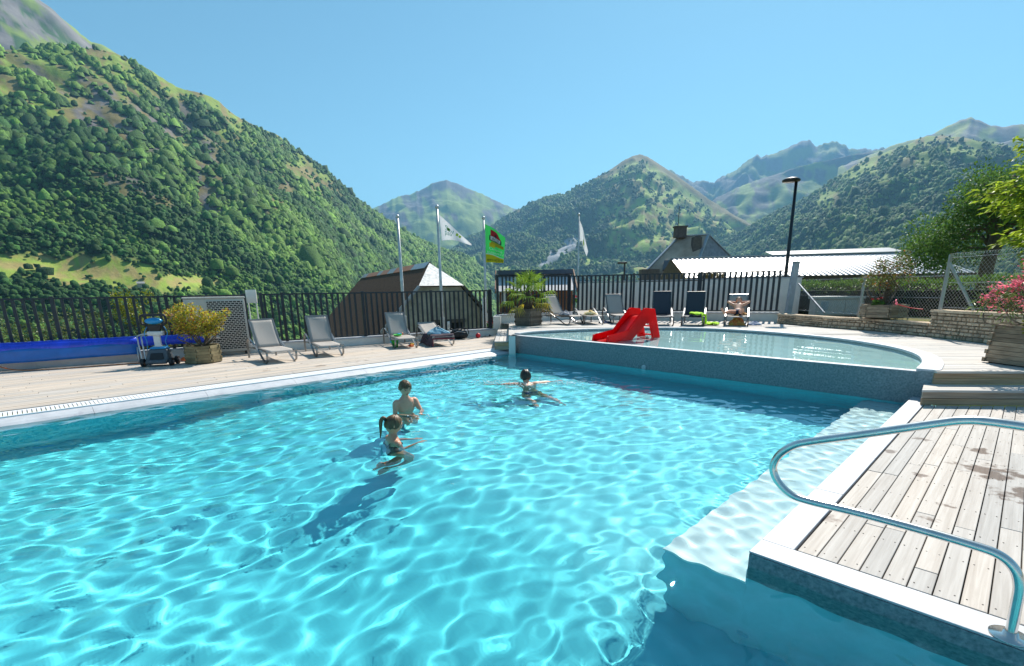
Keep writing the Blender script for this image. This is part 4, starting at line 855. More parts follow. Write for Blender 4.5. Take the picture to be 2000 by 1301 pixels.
# back wall and fence
BF0, BF1, BF2 = v2(-.48, 18.25), v2(2.36, 19.82), v2(9.15, 16.85)
bwl = thing('low_wall', 'low white wall with stone cap at the back of the raised terrace', 'wall', (4, 18, .4))
for a, b in ((BF0, BF1), (BF1, BF2)):
    u = (b-a)/np.linalg.norm(b-a); n = v2(-u[1], u[0])
    MB().prism([a-n*.12, b-n*.12, b+n*.1, a+n*.1], -.3, .66).build('wall_panel', whitem, bwl); MB().prism([a-n*.16-u*.02, b-n*.16, b+n*.12, a+n*.12-u*.02], .663, .70).build('wall_cap', copem, bwl)
MB().prism([v2(-.62, 17.55), v2(-.4, 17.7), v2(-.3, 18.3), v2(-.6, 18.35)], -.3, .66).build('corner_pier', whitem, bwl)
u1, u2 = (BF1-BF0)/np.linalg.norm(BF1-BF0), (BF2-BF1)/np.linalg.norm(BF2-BF1)
railing('railing', 'black metal railing at the back of the terrace behind the potted palm', [(BF0, BF1)], .72, 2.09, .15, [BF0+u1*.02, BF0+u1*2.05, BF1], .055)
railing('railing', 'black metal railing behind the row of loungers in front of the pale wall', [(BF1+u2*.1, BF2)], .72, 2.08, .17, [BF1+u2*2.5, BF1+u2*4.85], .078)
alu = mat('galvanised_steel', (.52, .53, .55), .38, metal=.8, var=.08)
gp_ = thing('gate_post', 'tall square grey post ending the back railing beside the lamp', 'post', (9.5, 17.0, .4)); MB().box((9.5, 16.85, 1.45), (.17, .17, 1.75), m=Matrix.Rotation(R(3), 4, 'Y')).build('post_tube', mat('grey_post_paint', (.45, .47, .50), .5), gp_, bevel=.01); MB().box((9.545, 16.85, 2.335), (.2, .2, .03), m=Matrix.Rotation(R(3), 4, 'Y')).build('cap', alu, gp_)
# street lamps
lampm = mat('lamp_black', (.012, .013, .016), .4)
lp = thing('street_lamp', 'tall slim black street lamp with flat disc head behind the grey post', 'lamp', (9.95, 18.2, .4))
MB().tube([(9.98, 18.2, .4), (9.98, 18.2, 2.4), (9.98, 18.2, 5.1)], [.07, .06, .05], 10).build('pole', lampm, lp, True)
MB().lathe([(.02, .07), (.2, .05), (.29, .0), (.28, -.06), (.1, -.08)][::-1], 20, (9.80, 18.2, 5.13)).build('lamp_head', lampm, lp, True); MB().box((9.93, 18.2, 5.1), (.2, .06, .06)).build('arm', lampm, lp)
lp2 = thing('street_lamp', 'small distant black street lamp seen above the back railing', 'lamp', (7.9, 35, 0))
MB().tube([(7.95, 35, 0), (7.95, 35, 3.2)], .06, 8).build('pole', lampm, lp2); MB().box((7.78, 35, 3.25), (.62, .3, .12)).build('lamp_head', lampm, lp2, bevel=.02)
# flagpoles
polem = mat('flagpole_alu', (.62, .62, .62), .4, metal=.5)
def pole(x, y, zt, r, label, g='flagpoles behind the railing'):
    t = thing('flagpole', label, 'flagpole', (x, y, -3.2), 0, g)
    MB().tube([(x, y, -3.2), (x, y, zt*.4), (x, y, zt)], [r*1.15, r, r*.7], 10).build('pole', polem, t, True); MB().ball((x, y, zt+.05), .07, 10, 8).build('finial', polem, t, True); MB().lathe([(r*1.6, -.2), (r*1.6, .25)], 10, (x, y, .35)).build('ground_sleeve', polem, t)
pole(-4.41, 20.5, 4.42, .065, 'bare pale flagpole without a flag on the left')
pole(-2.62, 19.0, 4.52, .055, 'flagpole carrying the white flag with teal lettering')
pole(-1.06, 21.5, 4.45, .055, 'flagpole carrying the bright green flag')
pole(4.06, 30.0, 5.70, .05, 'flagpole further right carrying the limp white flag')
def flagmap(org, yaw, top, bot, sc_, rip, thick=.004):
    T = [np.array(p, float) for p in catmull([(x, 0, -y) for x, y in top], 8)]; B = [np.array(p, float) for p in catmull([(x, 0, -y) for x, y in bot], 8)]
    def f(u, v, off=0.):                      # u along the fly, v from bottom to top
        k = u*(len(T)-1); i = min(int(k), len(T)-2); fr = k-i; a = T[i]*(1-fr)+T[i+1]*fr; k2 = u*(len(B)-1); i2 = min(int(k2), len(B)-2); fr = k2-i2; b = B[i2]*(1-fr)+B[i2+1]*fr
        p = (b*(1-v)+a*v)*sc_; d = rip*math.sin(u*9+v*2.2)*u**.6+off
        return Vector((org[0]+p[0]*math.cos(yaw)-d*math.sin(yaw), org[1]+p[0]*math.sin(yaw)+d*math.cos(yaw), org[2]+p[2]))
    return f
def flagcloth(name, f, material, parent, u0=0, u1=1, v0=lambda u: 0, v1=lambda u: 1, off=0., nu=20, nv=14):
    P = [[f(u0+(u1-u0)*i/nu, v0(u0+(u1-u0)*i/nu)+(v1(u0+(u1-u0)*i/nu)-v0(u0+(u1-u0)*i/nu))*j/nv, off) for j in range(nv+1)] for i in range(nu+1)]
    return MB().grid(P).build(name, material, parent, True)
def flagtext(name, txt, f, u0, u1, v0, v1, material, parent, off):
    cu = bpy.data.curves.new('t', 'FONT'); cu.body = txt; cu.resolution_u = 2; o = link(bpy.data.objects.new('t', cu)); me = evalmesh(o, name)
    co = np.array([v.co[:2] for v in me.vertices]); mn, mx = co.min(0), co.max(0); q = (co-mn)/(mx-mn)
    mb = MB(); mb.v = [tuple(f(u0+(u1-u0)*a, v0+(v1-v0)*b, off)) for a, b in q]; mb.f = [tuple(p.vertices) for p in me.polygons]
    bpy.data.meshes.remove(me); return mb.build(name, material, parent)
cloth = lambda n, c: mat(n, c, .75, var=.04, trans=.35)
S19 = .0206
f = flagmap((-2.56, 19.0, 4.30), R(0), [(0, 0), (19, 17), (38, 35), (56, 51)], [(3, 44), (14, 43), (30, 45), (56, 53)], S19, .10)
wf = thing('flag', 'white flag with teal lettering streaming from the second flagpole', 'flag', (-2.56, 19.0, 4.30))
flagcloth('cloth', f, cloth('flag_white', (.82, .83, .88)), wf)
flagtext('lettering', 'Sol', f, .2, .47, .52, .78, cloth('flag_teal', (.02, .35, .30)), wf, -.012); flagtext('lettering', 'pau', f, .2, .45, .2, .48, cloth('flag_teal', (.02, .35, .30)), wf, -.012)
flagcloth('leaf_mark', f, cloth('flag_leaf', (.04, .22, .03)), wf, .27, .36, lambda u: .55, lambda u: .72, -.02, 5, 4)
for a in (.55, .63): flagcloth('dot_mark', f, cloth('flag_lime', (.42, .60, .08)), wf, a, a+.06, lambda u: .55, lambda u: .85, -.012, 4, 4)
S21 = .0232
f = flagmap((-1.0, 21.5, 4.25), R(0), [(0, 0), (14, 7), (25, 15), (36, 24)], [(0, 66), (11, 66), (21, 67), (32, 67)], S21, .05)
gf = thing('flag', 'green and yellow printed flag with red logo on the third flagpole', 'flag', (-1.0, 21.5, 4.25))
flagcloth('cloth', f, cloth('flag_green', (.035, .46, .10)), gf)
yl, wt, rd_, bk = cloth('flag_yellow', (.85, .55, .01)), cloth('flag_print_white', (.85, .85, .85)), cloth('flag_red', (.62, .015, .03)), cloth('flag_black', (.02, .02, .025))
cv = lambda u: .20+.035*math.sin(u*3.0+.6)-.05*u
flagcloth('yellow_foot', f, yl, gf, 0, 1, lambda u: 0, cv, -.008, 16, 4); flagcloth('white_line', f, wt, gf, 0, 1, cv, lambda u: cv(u)+.028, -.008, 16, 2)
flagcloth('logo_tent', f, rd_, gf, .24, .78, lambda u: .76, lambda u: .93-.16*max(0, (u-.55)/.23), -.008, 8, 3); flagcloth('logo_tent', f, bk, gf, .43, .53, lambda u: .77, lambda u: .84, -.014, 3, 2)
flagcloth('logo_plate', f, bk, gf, .19, .80, lambda u: .62, lambda u: .76, -.010, 8, 3); flagcloth('logo_plate', f, wt, gf, .24, .74, lambda u: .645, lambda u: .755, -.016, 8, 3)
flagtext('lettering', 'ACSI', f, .30, .66, .655, .74, bk, gf, -.024)
flagcloth('yellow_ribbon', f, cloth('flag_ochre', (.62, .36, .02)), gf, .27, .92, lambda u: .50, lambda u: .61, -.010, 8, 3)
flagcloth('yellow_ribbon', f, yl, gf, .2, .48, lambda u: .44, lambda u: .56, -.013, 6, 3)
flagtext('lettering', 'Camping', f, .18, .86, .345, .44, wt, gf, -.016); flagtext('lettering', 'inspected', f, .10, .96, .235, .335, wt, gf, -.016)
flagtext('lettering', 'www.ACSI.eu', f, .08, .95, .045, .12, cloth('flag_brown', (.12, .05, .01)), gf, -.016)
S30 = .0325
f = flagmap((4.1, 30.0, 5.45), R(0), [(0, 0), (6, 15), (11, 34), (16, 54)], [(1, 37), (5, 36), (7, 46), (14, 62)], S30, .06)
wf2 = thing('flag', 'limp white flag hanging from the pole before the rocky mountain', 'flag', (4.1, 30.0, 5.45)); flagcloth('cloth', f, cloth('flag_white', (.82, .83, .88)), wf2)
flagcloth('lime_mark', f, cloth('flag_lime', (.42, .60, .08)), wf2, .5, .7, lambda u: .2, lambda u: .5, -.02, 4, 4)
# white sign on two legs by the gate, white stub posts
sg_ = thing('notice_sign', 'small white sign on two thin legs beside the railing gate', 'sign', (-7.2, 14.2, .2))
q = FA+FU*7.62+FN*.45
for dx in (-.09, .13): MB().tube([(q[0]+dx, q[1], -.4), (q[0]+dx-.01, q[1], 1.5)], .017, 6).build('leg', plastic_white, sg_)
MB().box((q[0]+.02, q[1]-.02, 1.52), (.27, .03, .36), rz=.2).build('sign_plate', whitem, sg_)
bx_ = thing('bollard_post', 'slim white post standing behind the railing near the barn end', 'post', (-.85, 19.2, -1)); MB().box((-1.02, 19.3, .45), (.13, .1, 1.7)).build('post_body', plastic_white, bx_, bevel=.01); MB().box((-1.02, 19.24, .55), (.03, .02, .9)).build('slot', alu, bx_)
bx2 = thing('socket_box', 'little white socket box at the foot of the second flagpole', 'box', (-2.4, 18.8, -.2)); MB().box((-2.33, 18.7, .2), (.16, .1, .5)).build('box_body', plastic_white, bx2, bevel=.01); MB().box((-2.33, 18.64, .3), (.08, .02, .1)).build('socket_cover', alu, bx2)
# ---- dry stone wall on the right and chain link fence
stonem = mat('sandstone', (.60, .46, .32), .9, var=.2, vscale=9, rand=.32, bump=.6, bscale=45)
stw = thing('stone_wall', 'low buff stone block wall curving along the right of the terrace', 'wall', (9.3, 12.5, .4))
WP = [v2(8.62, 15.9), v2(8.95, 14.1), v2(9.45, 12.7), v2(9.52, 11.15), v2(9.50, 9.5), v2(9.5, 7.0)]
rr = random.Random(12); stones = []
for a, b in zip(WP, WP[1:]):
    L = np.linalg.norm(b-a); u = (b-a)/L; n = v2(u[1], -u[0]); n = n if n @ v2(-1, 0) > 0 else -n
    high = a[1] < 11.3; zt = 1.0 if high else .70
    MB().prism([a-n*.02, b-n*.02, b-n*.3, a-n*.3], .2, zt-.04).build('core', mat('mortar', (.30, .25, .20), .95), stw)
    z = .402
    while z < zt-.055:
        h = min(rr.uniform(.05, .11), zt-.05-z); s = 0
        if h < .02: break
        while s < L-.02:
            l = min(rr.uniform(.07, .21), L-s); d = rr.uniform(.0, .028); g = .005
            stones.append((a+u*(s+g), a+u*(s+l-g), n, z+g*.6, z+h-g*.6, d)); s += l
        z += h
    k = 0; s = 0
    while s < L-.05:
        l = min(rr.uniform(.45, .7), L-s); p0, p1 = a+u*s, a+u*(s+l-.006)
        MB().prism([p0+n*.045, p1+n*.045, p1-n*.32, p0-n*.32], zt-.048, zt+rr.uniform(0, .006)).build('cap_stone', stonem, stw); s += l
stones.sort(key=lambda q: np.hypot(*q[0])); rest = MB()
for k, (p0, p1, n, z0, z1, d) in enumerate(stones):
    m = MB() if k < 300 else rest; e = .012; u = (p1-p0)/np.linalg.norm(p1-p0); J = lambda: rr.uniform(-.004, .004)
    bk_ = [(*(p0-n*.02), z0), (*(p1-n*.02), z0), (*(p1-n*.02), z1), (*(p0-n*.02), z1)]
    fr_ = [(*(p0+n*(.012+d+J())+u*e), z0+e+J()), (*(p1+n*(.012+d+J())-u*e), z0+e+J()), (*(p1+n*(.012+d+J())-u*e), z1-e+J()), (*(p0+n*(.012+d+J())+u*e), z1-e+J())]
    m.hexa(bk_, fr_)
    if k < 300: m.build('stone', stonem, stw)
tag(rest.build('stone', stonem, stw), kind='stuff') if rest.v else None
def chainlink(name, label, pts, zb, zt, posts, braces, loops=False):
    t = thing(name, label, 'fence', (*pts[0], zb)); mb = MB(); P = .062
    for a, b in zip(pts, pts[1:]):
        L = np.linalg.norm(b-a); u = (b-a)/L; H = zt-zb; n = v2(-u[1], u[0])
        for sg in (1, -1):
            s = -H if sg > 0 else 0
            while s < (L if sg > 0 else L+H):
                s0, s1 = (s, s+H) if sg > 0 else (s, s-H); z0, z1 = zb, zt
                def clip(s0, z0, s1, z1):
                    for lim in (0, L):
                        for _ in (0,):
                            if (s0 < 0 and lim == 0) or (s0 > L and lim == L): k = (lim-s0)/(s1-s0); z0 = z0+(z1-z0)*k; s0 = lim
                            if (s1 < 0 and lim == 0) or (s1 > L and lim == L): k = (lim-s0)/(s1-s0); z1 = z0+(z1-z0)*k; s1 = lim
                    return s0, z0, s1, z1
                if max(s0, s1) > 0 and min(s0, s1) < L:
                    s0, z0, s1, z1 = clip(s0, z0, s1, z1)
                    if abs(s1-s0) > .01:
                        p, q = a+u*s0+n*.002*sg, a+u*s1+n*.002*sg; mb.tube([(*p, z0), (*q, z1)], .0022, 3, False)
                s += P*1.41
        for z in (zb+.04, (zb+zt)/2, zt-.04):
            MB().tube([(*a, z), (*b, z)], .004, 5, False).build('tension_wire', alu, t)
        if loops:
            s = 0
            while s < L:
                c = a+u*(s+.045); mb.tube([(*(c+u*.045*math.cos(k)), zt+.05*math.sin(k)) for k in np.linspace(0, math.pi, 6)], .003, 3, False); s += .06
    tag(mb.build('wire_mesh', alu, t), kind='stuff')
    for p, lean in posts: MB().beam((*p, zb-.15), (p[0]+lean, p[1], zt+.03), .05, .05).build('post', alu, t)
    for p, q in braces: MB().beam((*p, zb), (*q, zt-.15), .04, .04).build('brace', alu, t)
K0, K1, K2 = v2(9.62, 16.7), v2(9.66, 12.7), v2(9.70, 11.2)
chainlink('chain_link_fence', 'low chain link fence on the stone wall between the grey post and the potted tree', [K0, v2(9.64, 14.2), K1, K2], .74, 1.78, [(v2(9.63, 13.65), 0.02)], [(v2(9.66, 15.2), K0)])
chainlink('chain_link_fence', 'taller chain link fence with looped top behind the pink oleander', [v2(9.66, 11.12), v2(9.64, 8.6), v2(9.62, 6.5)], 1.02, 2.16, [(v2(9.66, 11.12), 0.02), (v2(9.63, 8.0), .02)], [(v2(9.66, 10.3), v2(9.66, 11.1))], True)
# ---------------------------------------------------------------- sun loungers
fabric = mat('textilene_grey', (.56, .51, .465), .75, var=.05, vscale=60, bump=.3, bscale=300, trans=.3)
fabric_shade = mat('textilene_shaded', (.035, .042, .062), .7, var=.1, vscale=60)  # dark copy of the grey textilene, shade put into its colour
frame_m = mat('lounger_frame', (.30, .29, .28), .3, metal=.75, var=.1)
frame_dk = mat('lounger_frame_dark', (.16, .155, .155), .28, metal=.7, var=.1)
def strip(mb, pts, x, w, t):                 # flat bar following pts (y,z) at side x
    n = len(pts); L = []
    for i, (y, z) in enumerate(pts):
        a, b = pts[max(i-1, 0)], pts[min(i+1, n-1)]; d = Vector((0, b[0]-a[0], b[1]-a[1])).normalized(); nn = Vector((0, -d.z, d.y))
        p = Vector((x, y, z)); L.append([p+nn*t/2+Vector((-w/2, 0, 0)), p+nn*t/2+Vector((w/2, 0, 0)), p-nn*t/2+Vector((w/2, 0, 0)), p-nn*t/2+Vector((-w/2, 0, 0))])
    b0 = len(mb.v); mb.v += [tuple(q) for r in L for q in r]
    for i in range(n-1):
        for k in range(4): mb.f.append(tuple(b0+j for j in (i*4+k, i*4+(k+1) % 4, (i+1)*4+(k+1) % 4, (i+1)*4+k)))
    mb.f.append((b0, b0+1, b0+2, b0+3)); mb.f.append(tuple(b0+(n-1)*4+k for k in (3, 2, 1, 0)))
def lounger(loc, head, back, label, fab, frm, grp='sun loungers round the pools'):
    """local y runs from the head end to the foot; back = recline angle in degrees above flat"""
    rz = math.atan2(-head[0], head[1]); t = thing('sun_lounger', label, 'sun lounger', loc, rz, grp)
    B = lambda mb, n, m, **k: mb.build(n, m, t, world=False, **k)
    arch = [(p[1], p[2]) for p in catmull([(0, .02, .0), (0, .02, .25), (0, .06, .42), (0, .2, .505), (0, .4, .47), (0, .7, .36), (0, 1.05, .20), (0, 1.3, .07), (0, 1.46, .015), (0, 1.6, .06), (0, 1.64, .17), (0, 1.63, .27)], 5)]
    for sx in (-1, 1):
        m = MB(); strip(m, arch, sx*.325, .045, .014); B(m, 'arm_loop', frm, smooth=False)
        m = MB(); strip(m, [(.35, .285), (.9, .288), (1.66, .285)], sx*.285, .03, .035); B(m, 'side_rail', frm)
        B(MB().box((sx*.305, 1.645, .275), (.075, .06, .05)), 'hub', frm, bevel=.008)
    for y in (.45, 1.2): B(MB().box((0, y, .262), (.6, .03, .02)), 'cross_bar', frm)
    seat = [[(x, y, .305-.018*math.sin(math.pi*(x+.27)/.54)*math.sin(math.pi*min(1, max(0, (y-.7)/.95)))-(.03 if y > 1.64 else 0)) for x in np.linspace(-.27, .27, 9)] for y in np.linspace(.70, 1.665, 10)]
    so = B(MB().grid(seat), 'seat', fab, smooth=True); md = so.modifiers.new('thick', 'SOLIDIFY'); md.thickness = .008
    a = R(back); L = .80
    def bp(s, x, d=0): return (x, .72-s*L*math.cos(a)+d*math.sin(a), .305+s*L*math.sin(a)+d*math.cos(a))
    bk = [[bp(s, x, -.02*math.sin(math.pi*(x+.27)/.54)*math.sin(math.pi*s)) for x in np.linspace(-.27, .27, 9)] for s in np.linspace(0, 1, 9)]
    bo = B(MB().grid(bk), 'backrest', fab, smooth=True); md = bo.modifiers.new('thick', 'SOLIDIFY'); md.thickness = .008
    for sx in (-1, 1): B(MB().beam(bp(0, sx*.28), bp(1, sx*.28), .025, .03), 'back_rail', frm)
    B(MB().tube([bp(1.0, -.28), bp(1.0, .28)], .016, 8), 'head_bar', frm)
    s = .55; B(MB().beam(bp(s, .2, -.02), (.2, .30, .27), .02, .015), 'back_strut', frm); B(MB().beam(bp(s, -.2, -.02), (-.2, .30, .27), .02, .015), 'back_strut', frm)
    for sx in (-1, 1): B(MB().beam((sx*.3, .02, .26), (sx*.3, .40, .28), .02, .02), 'rear_stay', frm)
    return t
def place(front, head, z):                   # front = middle between the two front loops
    h = v2(*head); h = h/np.linalg.norm(h); o = v2(*front)-h*1.5; return (o[0], o[1], z), h
LG = {}
for key, fr, hd, z, bk, fb, fm, lab in (
  ('l1', (-5.48, 11.53), (.66, -.75), 0, 55, fabric, frame_m, 'grey sun lounger nearest the heat pump, first from the left'),
  ('l2', (-4.68, 12.52), (.53, -.85), 0, 57, fabric, frame_m, 'grey sun lounger second from the heat pump with nothing on it'),
  ('l3', (-3.04, 14.1), (.43, -.90), 0, 55, fabric, frame_m, 'grey sun lounger with green and blue beach toys on its seat'),
  ('l4', (-2.05, 14.5), (.45, -.89), 0, 22, fabric, frame_m, 'low reclined sun lounger covered by a dark towel and striped by railing shadows'),
  ('b1', (2.15, 16.75), (.62, -.78), ZT, 58, fabric, frame_dk, 'pale sun lounger nearest the potted palm turned towards the right'),
  ('b2', (2.78, 16.6), (.1, -1), ZT, 6, fabric, frame_dk, 'flat lying pale sun lounger with a yellow towel, second from the palm'),
  ('b3', (3.78, 16.75), (.05, -1), ZT, 55, fabric, frame_dk, 'pale sun lounger straight behind the red slide'),
  ('b4', (4.82, 15.65), (-.25, -.97), ZT, 68, fabric_shade, frame_dk, 'upright sun lounger with a shade-coloured back just right of the red slide'),
  ('b5', (5.70, 15.4), (-.38, -.92), ZT, 64, fabric_shade, frame_dk, 'sun lounger with a shade-coloured back and the lime green towel'),
  ('b6', (6.88, 15.02), (-.42, -.9), ZT, 50, fabric, frame_dk, 'pale sun lounger on which the boy is lying')):
    loc, h = place(fr, hd, z); LG[key] = (lounger(loc, h, bk, lab, fb, fm), loc, h)
def onl(key, x, y, z):                       # lounger-local point to world
    t, loc, h = LG[key]; M = MW[t.name]; return M @ Vector((x, y, z))
# ---------------------------------------------------------------- cloth heaps, towels, bags, toys
def drape(name, pts_fn, nu, nv, material, label, cat, thick=.012, kindname='fabric'):
    P = [[pts_fn(i/nu, j/nv) for j in range(nv+1)] for i in range(nu+1)]; c = P[0][0]
    o = MB().grid(P).build(name, material, None, True); tag(o, label, cat); md = o.modifiers.new('s', 'SOLIDIFY'); md.thickness = thick; md.offset = 0; return o
def crumple(name, c, r, h, material, label, cat, seed, el=(1, 1), ang=0, nseg=28):
    rn = np.random.default_rng(seed); P = []; ph = rn.uniform(0, 6.28, 8)
    for i in range(11):
        t = i/10; row = []
        for k in range(nseg+1):
            a = 2*math.pi*k/nseg; rad = r*(1.0-t**1.6)*(1+.16*math.sin(3*a+ph[0]+t*3)+.12*math.sin(5*a+ph[1]-t*4)+.07*math.sin(9*a+ph[2]+t*7))
            zz = h*(t**.75)*(1+.22*math.sin(4*a+ph[3]+t*5)+.12*math.sin(7*a+ph[4]))+.012*abs(math.sin(6*a+ph[5]+t*12))
            x, y = rad*math.cos(a)*el[0], rad*math.sin(a)*el[1]; row.append((c[0]+x*math.cos(ang)-y*math.sin(ang), c[1]+x*math.sin(ang)+y*math.cos(ang), c[2]+zz))
        P.append(row)
    o = MB().grid(P).build(name, material, None, True); return tag(o, label, cat)
plum = mat('plum_towel', (.075, .05, .065), .95, var=.25, vscale=9, bump=.5, bscale=200)
def towel_pt(u, v):                          # u across the lounger, v along the seat; left edge spills to the deck
    x = .34-u*1.0; y = .78+v*.92; z = .335+.012*math.sin(v*17+u*5)
    if x < -.30: d = -.30-x; z = .335-d*.86+.02*math.sin(v*13); x = -.30-d*.32-.05*math.sin(v*9+d*6); z = max(z, .015+.02*abs(math.sin(v*11)))
    if y > 1.62: z -= (y-1.62)*1.6; y = 1.62+(y-1.62)*.6
    return onl('l4', -x, y, z)
drape('towel', towel_pt, 26, 22, plum, 'dark plum towel with red edging spread over the low lounger', 'towel')
MB().tube([towel_pt(u, 1.0)+Vector((0, 0, .012)) for u in np.linspace(0, 1, 24)], .008, 5).build('edging', mat('red_edging', (.45, .03, .05), .8), bpy.data.objects['towel'], world=False)
tp = mat('teal_patterned_cloth', (.03, .22, .36), .9, col2=(.30, .45, .52), vscale=14)
crumple('crumpled_towel', onl('l4', .06, 1.25, .33), .27, .17, tp, 'crumpled blue patterned towel lying on the dark towel', 'towel', 3, (1.15, .8))
crumple('crumpled_towel', onl('b2', -.02, 1.0, .31), .22, .12, mat('yellow_patterned_cloth', (.70, .42, .03), .9, col2=(.75, .68, .5), vscale=16), 'yellow patterned towel heaped on the flat lounger', 'towel', 6)
crumple('clothes_heap', onl('b1', -.08, 1.0, .30), .22, .12, mat('navy_white_cloth', (.55, .56, .6), .9, col2=(.03, .04, .08), vscale=10), 'navy and white clothes heaped on the lounger by the palm', 'clothes', 9)
lime = mat('lime_towel', (.42, .75, .01), .9, var=.12, vscale=8, bump=.3, bscale=150)
def lime_pt(u, v):
    x = -.12+u*1.15; y = 1.0+v*.62+.05*math.sin(u*6); z = .33+.045*abs(math.sin(v*8+u*7))+.03*abs(math.sin(v*15-u*11))
    if x > .27: d = x-.27; z = .345-d*.9; x = .31+.1*d+.06*math.sin(v*11+d*7); y += -d*.25+.05*math.sin(v*7+d*9)
    if z < .03: x += (.03-z)*.9; z = .03+.05*abs(math.sin(v*9+u*14))
    return onl('b5', -x, y, z)
drape('towel', lime_pt, 26, 14, lime, 'bright lime green towel hanging off the dark lounger', 'towel', .02)
crumple('clothes_heap', onl('b3', .5, 1.1, .0), .2, .09, mat('navy_cloth', (.03, .06, .14), .9, var=.3), 'dark blue clothes on the deck between two loungers behind the slide', 'clothes', 12)
# backpack and ball
blk = mat('black_nylon', (.018, .018, .02), .55, var=.3, vscale=14, bump=.4, bscale=60)
bg = thing('backpack', 'black backpack lying on its side against the low wall', 'bag', (-1.75, 16.5, 0), R(20))
Bq = lambda mb, n, m, **k: mb.build(n, m, bg, world=False, **k)
Bq(MB().ball((0, 0, .17), .2, 18, 12, (1.45, .85, .9)), 'bag_body', blk, smooth=True); Bq(MB().ball((.12, -.14, .13), .12, 14, 10, (1.4, .6, .9)), 'front_pocket', blk, smooth=True)
Bq(MB().tube(catmull([(-.2, .05, .3), (-.28, .0, .36), (-.25, -.1, .33), (-.2, -.14, .22)], 5), .02, 6, sq=1.6), 'shoulder_strap', blk, smooth=True); Bq(MB().tube(catmull([(.0, .05, .34), (.15, .0, .37), (.3, -.05, .3), (.32, -.1, .15)], 5), .015, 6), 'shoulder_strap', blk, smooth=True)
Bq(MB().tube(catmull([(-.22, -.1, .2), (-.1, -.2, .26), (.1, -.22, .24), (.24, -.12, .2)], 5), .008, 5), 'zip', alu, smooth=True)
bl = MB().ball((-1.12, 16.72, .085), .085, 16, 12).build('small_ball', mat('red_ball', (.62, .015, .03), .5), None, True); tag(bl, 'small red ball beside the backpack', 'ball')
sn = thing('snorkel_strap', 'thin black strap lying on the deck right of the red ball', 'strap', (-.9, 16.85, 0)); MB().tube(catmull([(-1.0, 16.75, .02), (-.88, 16.82, .05), (-.8, 16.95, .02), (-.74, 17.0, .06), (-.72, 16.9, .02)], 5), .012, 6).build('band', blk, sn, True); MB().ball((-.73, 16.98, .06), .03, 8, 6).build('clip', blk, sn, True)
# beach toys
def toy(name, label, pos, rz): return thing(name, label, 'toy', pos, rz)
grn, cyn, yel, org, red = mat('toy_green', (.06, .55, .05), .35), mat('toy_cyan', (.03, .45, .65), .35), mat('toy_yellow', (.85, .55, .02), .35), mat('toy_orange', (.8, .17, .02), .35), mat('toy_red', (.7, .03, .02), .35)
p = onl('l3', .12, 1.05, .315); t_ = toy('toy_sieve', 'flat green and blue beach toys on the third lounger seat', p, .4)
MB().lathe([(.10, 0), (.13, .05), (.12, .05), (.09, .01)], 18).build('sieve', grn, t_, True, False); MB().box((.08, .03, .06), (.16, .07, .03), rz=.4).build('sand_mould', cyn, t_, world=False, bevel=.01); MB().ball((.15, .05, .06), .035, 10, 8).build('knob', org, t_, True, False)
p = onl('l3', .24, 1.2, 0); t_ = toy('toy_bucket', 'lime green toy bucket standing under the third lounger', p, 0)
MB().lathe([(.075, 0), (.105, .19), (.112, .19), (.112, .205), (.10, .205), (.08, .02)], 20).build('bucket_body', grn, t_, True, False); MB().tube(catmull([(-.105, 0, .19), (-.07, -.06, .12), (.07, -.06, .12), (.105, 0, .19)], 6), .006, 6).build('handle', cyn, t_, True, False); MB().ball((-.1, 0, .16), .04, 8, 6).build('spout', cyn, t_, True, False)
p = onl('l3', -.18, 1.4, 0); t_ = toy('toy_spade', 'orange and yellow plastic toy spade on the deck under the third lounger', p, 1.2)
MB().box((.0, 0, .045), (.14, .11, .06)).build('scoop', org, t_, world=False, bevel=.015); MB().box((.06, 0, .08), (.06, .1, .05)).build('scoop_lip', yel, t_, world=False, bevel=.01); MB().tube([(-.06, 0, .06), (-.2, .02, .045)], .014, 8).build('handle', red, t_, True, False)
# things under the boy's lounger
p = onl('b6', -.04, 1.25, .0); o = crumple('beach_bag', (p[0], p[1], p[2]+.0), .20, .26, mat('rainbow_bag', (.55, .08, .05), .8, col2=(.45, .45, .08), vscale=5), 'colourful beach bag under the boy on the lounger', 'bag', 15, (1.1, .8))
p = onl('b6', -.5, 1.0, .0); crumple('clothes_heap', (p[0], p[1], p[2]), .19, .1, mat('blue_white_cloth', (.08, .14, .3), .9, col2=(.5, .55, .62), vscale=9), 'blue and white clothes on the deck beside the boy on the lounger', 'clothes', 18)
# ---------------------------------------------------------------- red slide in the paddling pool
redp = mat('red_plastic', (.86, .006, .010), .25, var=.04, spec=.5, trans=.5)
slide = thing('water_slide', 'small bright red plastic childrens slide standing in the paddling pool', 'slide', (2.9, 12.0, .07))
SP, SQ = v2(2.255, 11.361), v2(3.798, 12.449); su_ = (SQ-SP)/np.linalg.norm(SQ-SP); sn_ = v2(-su_[1], su_[0])
side = [(0.0, .36), (.03, .50), (.69, .57), (1.27, 1.09), (1.62, 1.06), (1.89, .30), (1.66, .30), (1.5, .73), (1.33, .75), (.82, .37)]
for o in (0, .46):
    m = MB(); P0 = [(*(SP+su_*s+sn_*o), z) for s, z in side]; P1 = [(*(SP+su_*s+sn_*(o+.05)), z) for s, z in side]; n = len(side)
    m.add(P0+P1, [tuple(range(n)), tuple(range(n, 2*n))[::-1]]+[(i, (i+1) % n, n+(i+1) % n, n+i) for i in range(n)]); m.build('side_panel', redp, slide, bevel=.018)
ch = catmull([(.02, .365), (.3, .385), (.62, .44), (.95, .68), (1.2, .86), (1.32, .90), (1.5, .90)], 6)
P = [[(*(SP+su_*s+sn_*(.045+.42*j/8)), z-.03*math.sin(math.pi*j/8)) for j in range(9)] for s, z in ch]
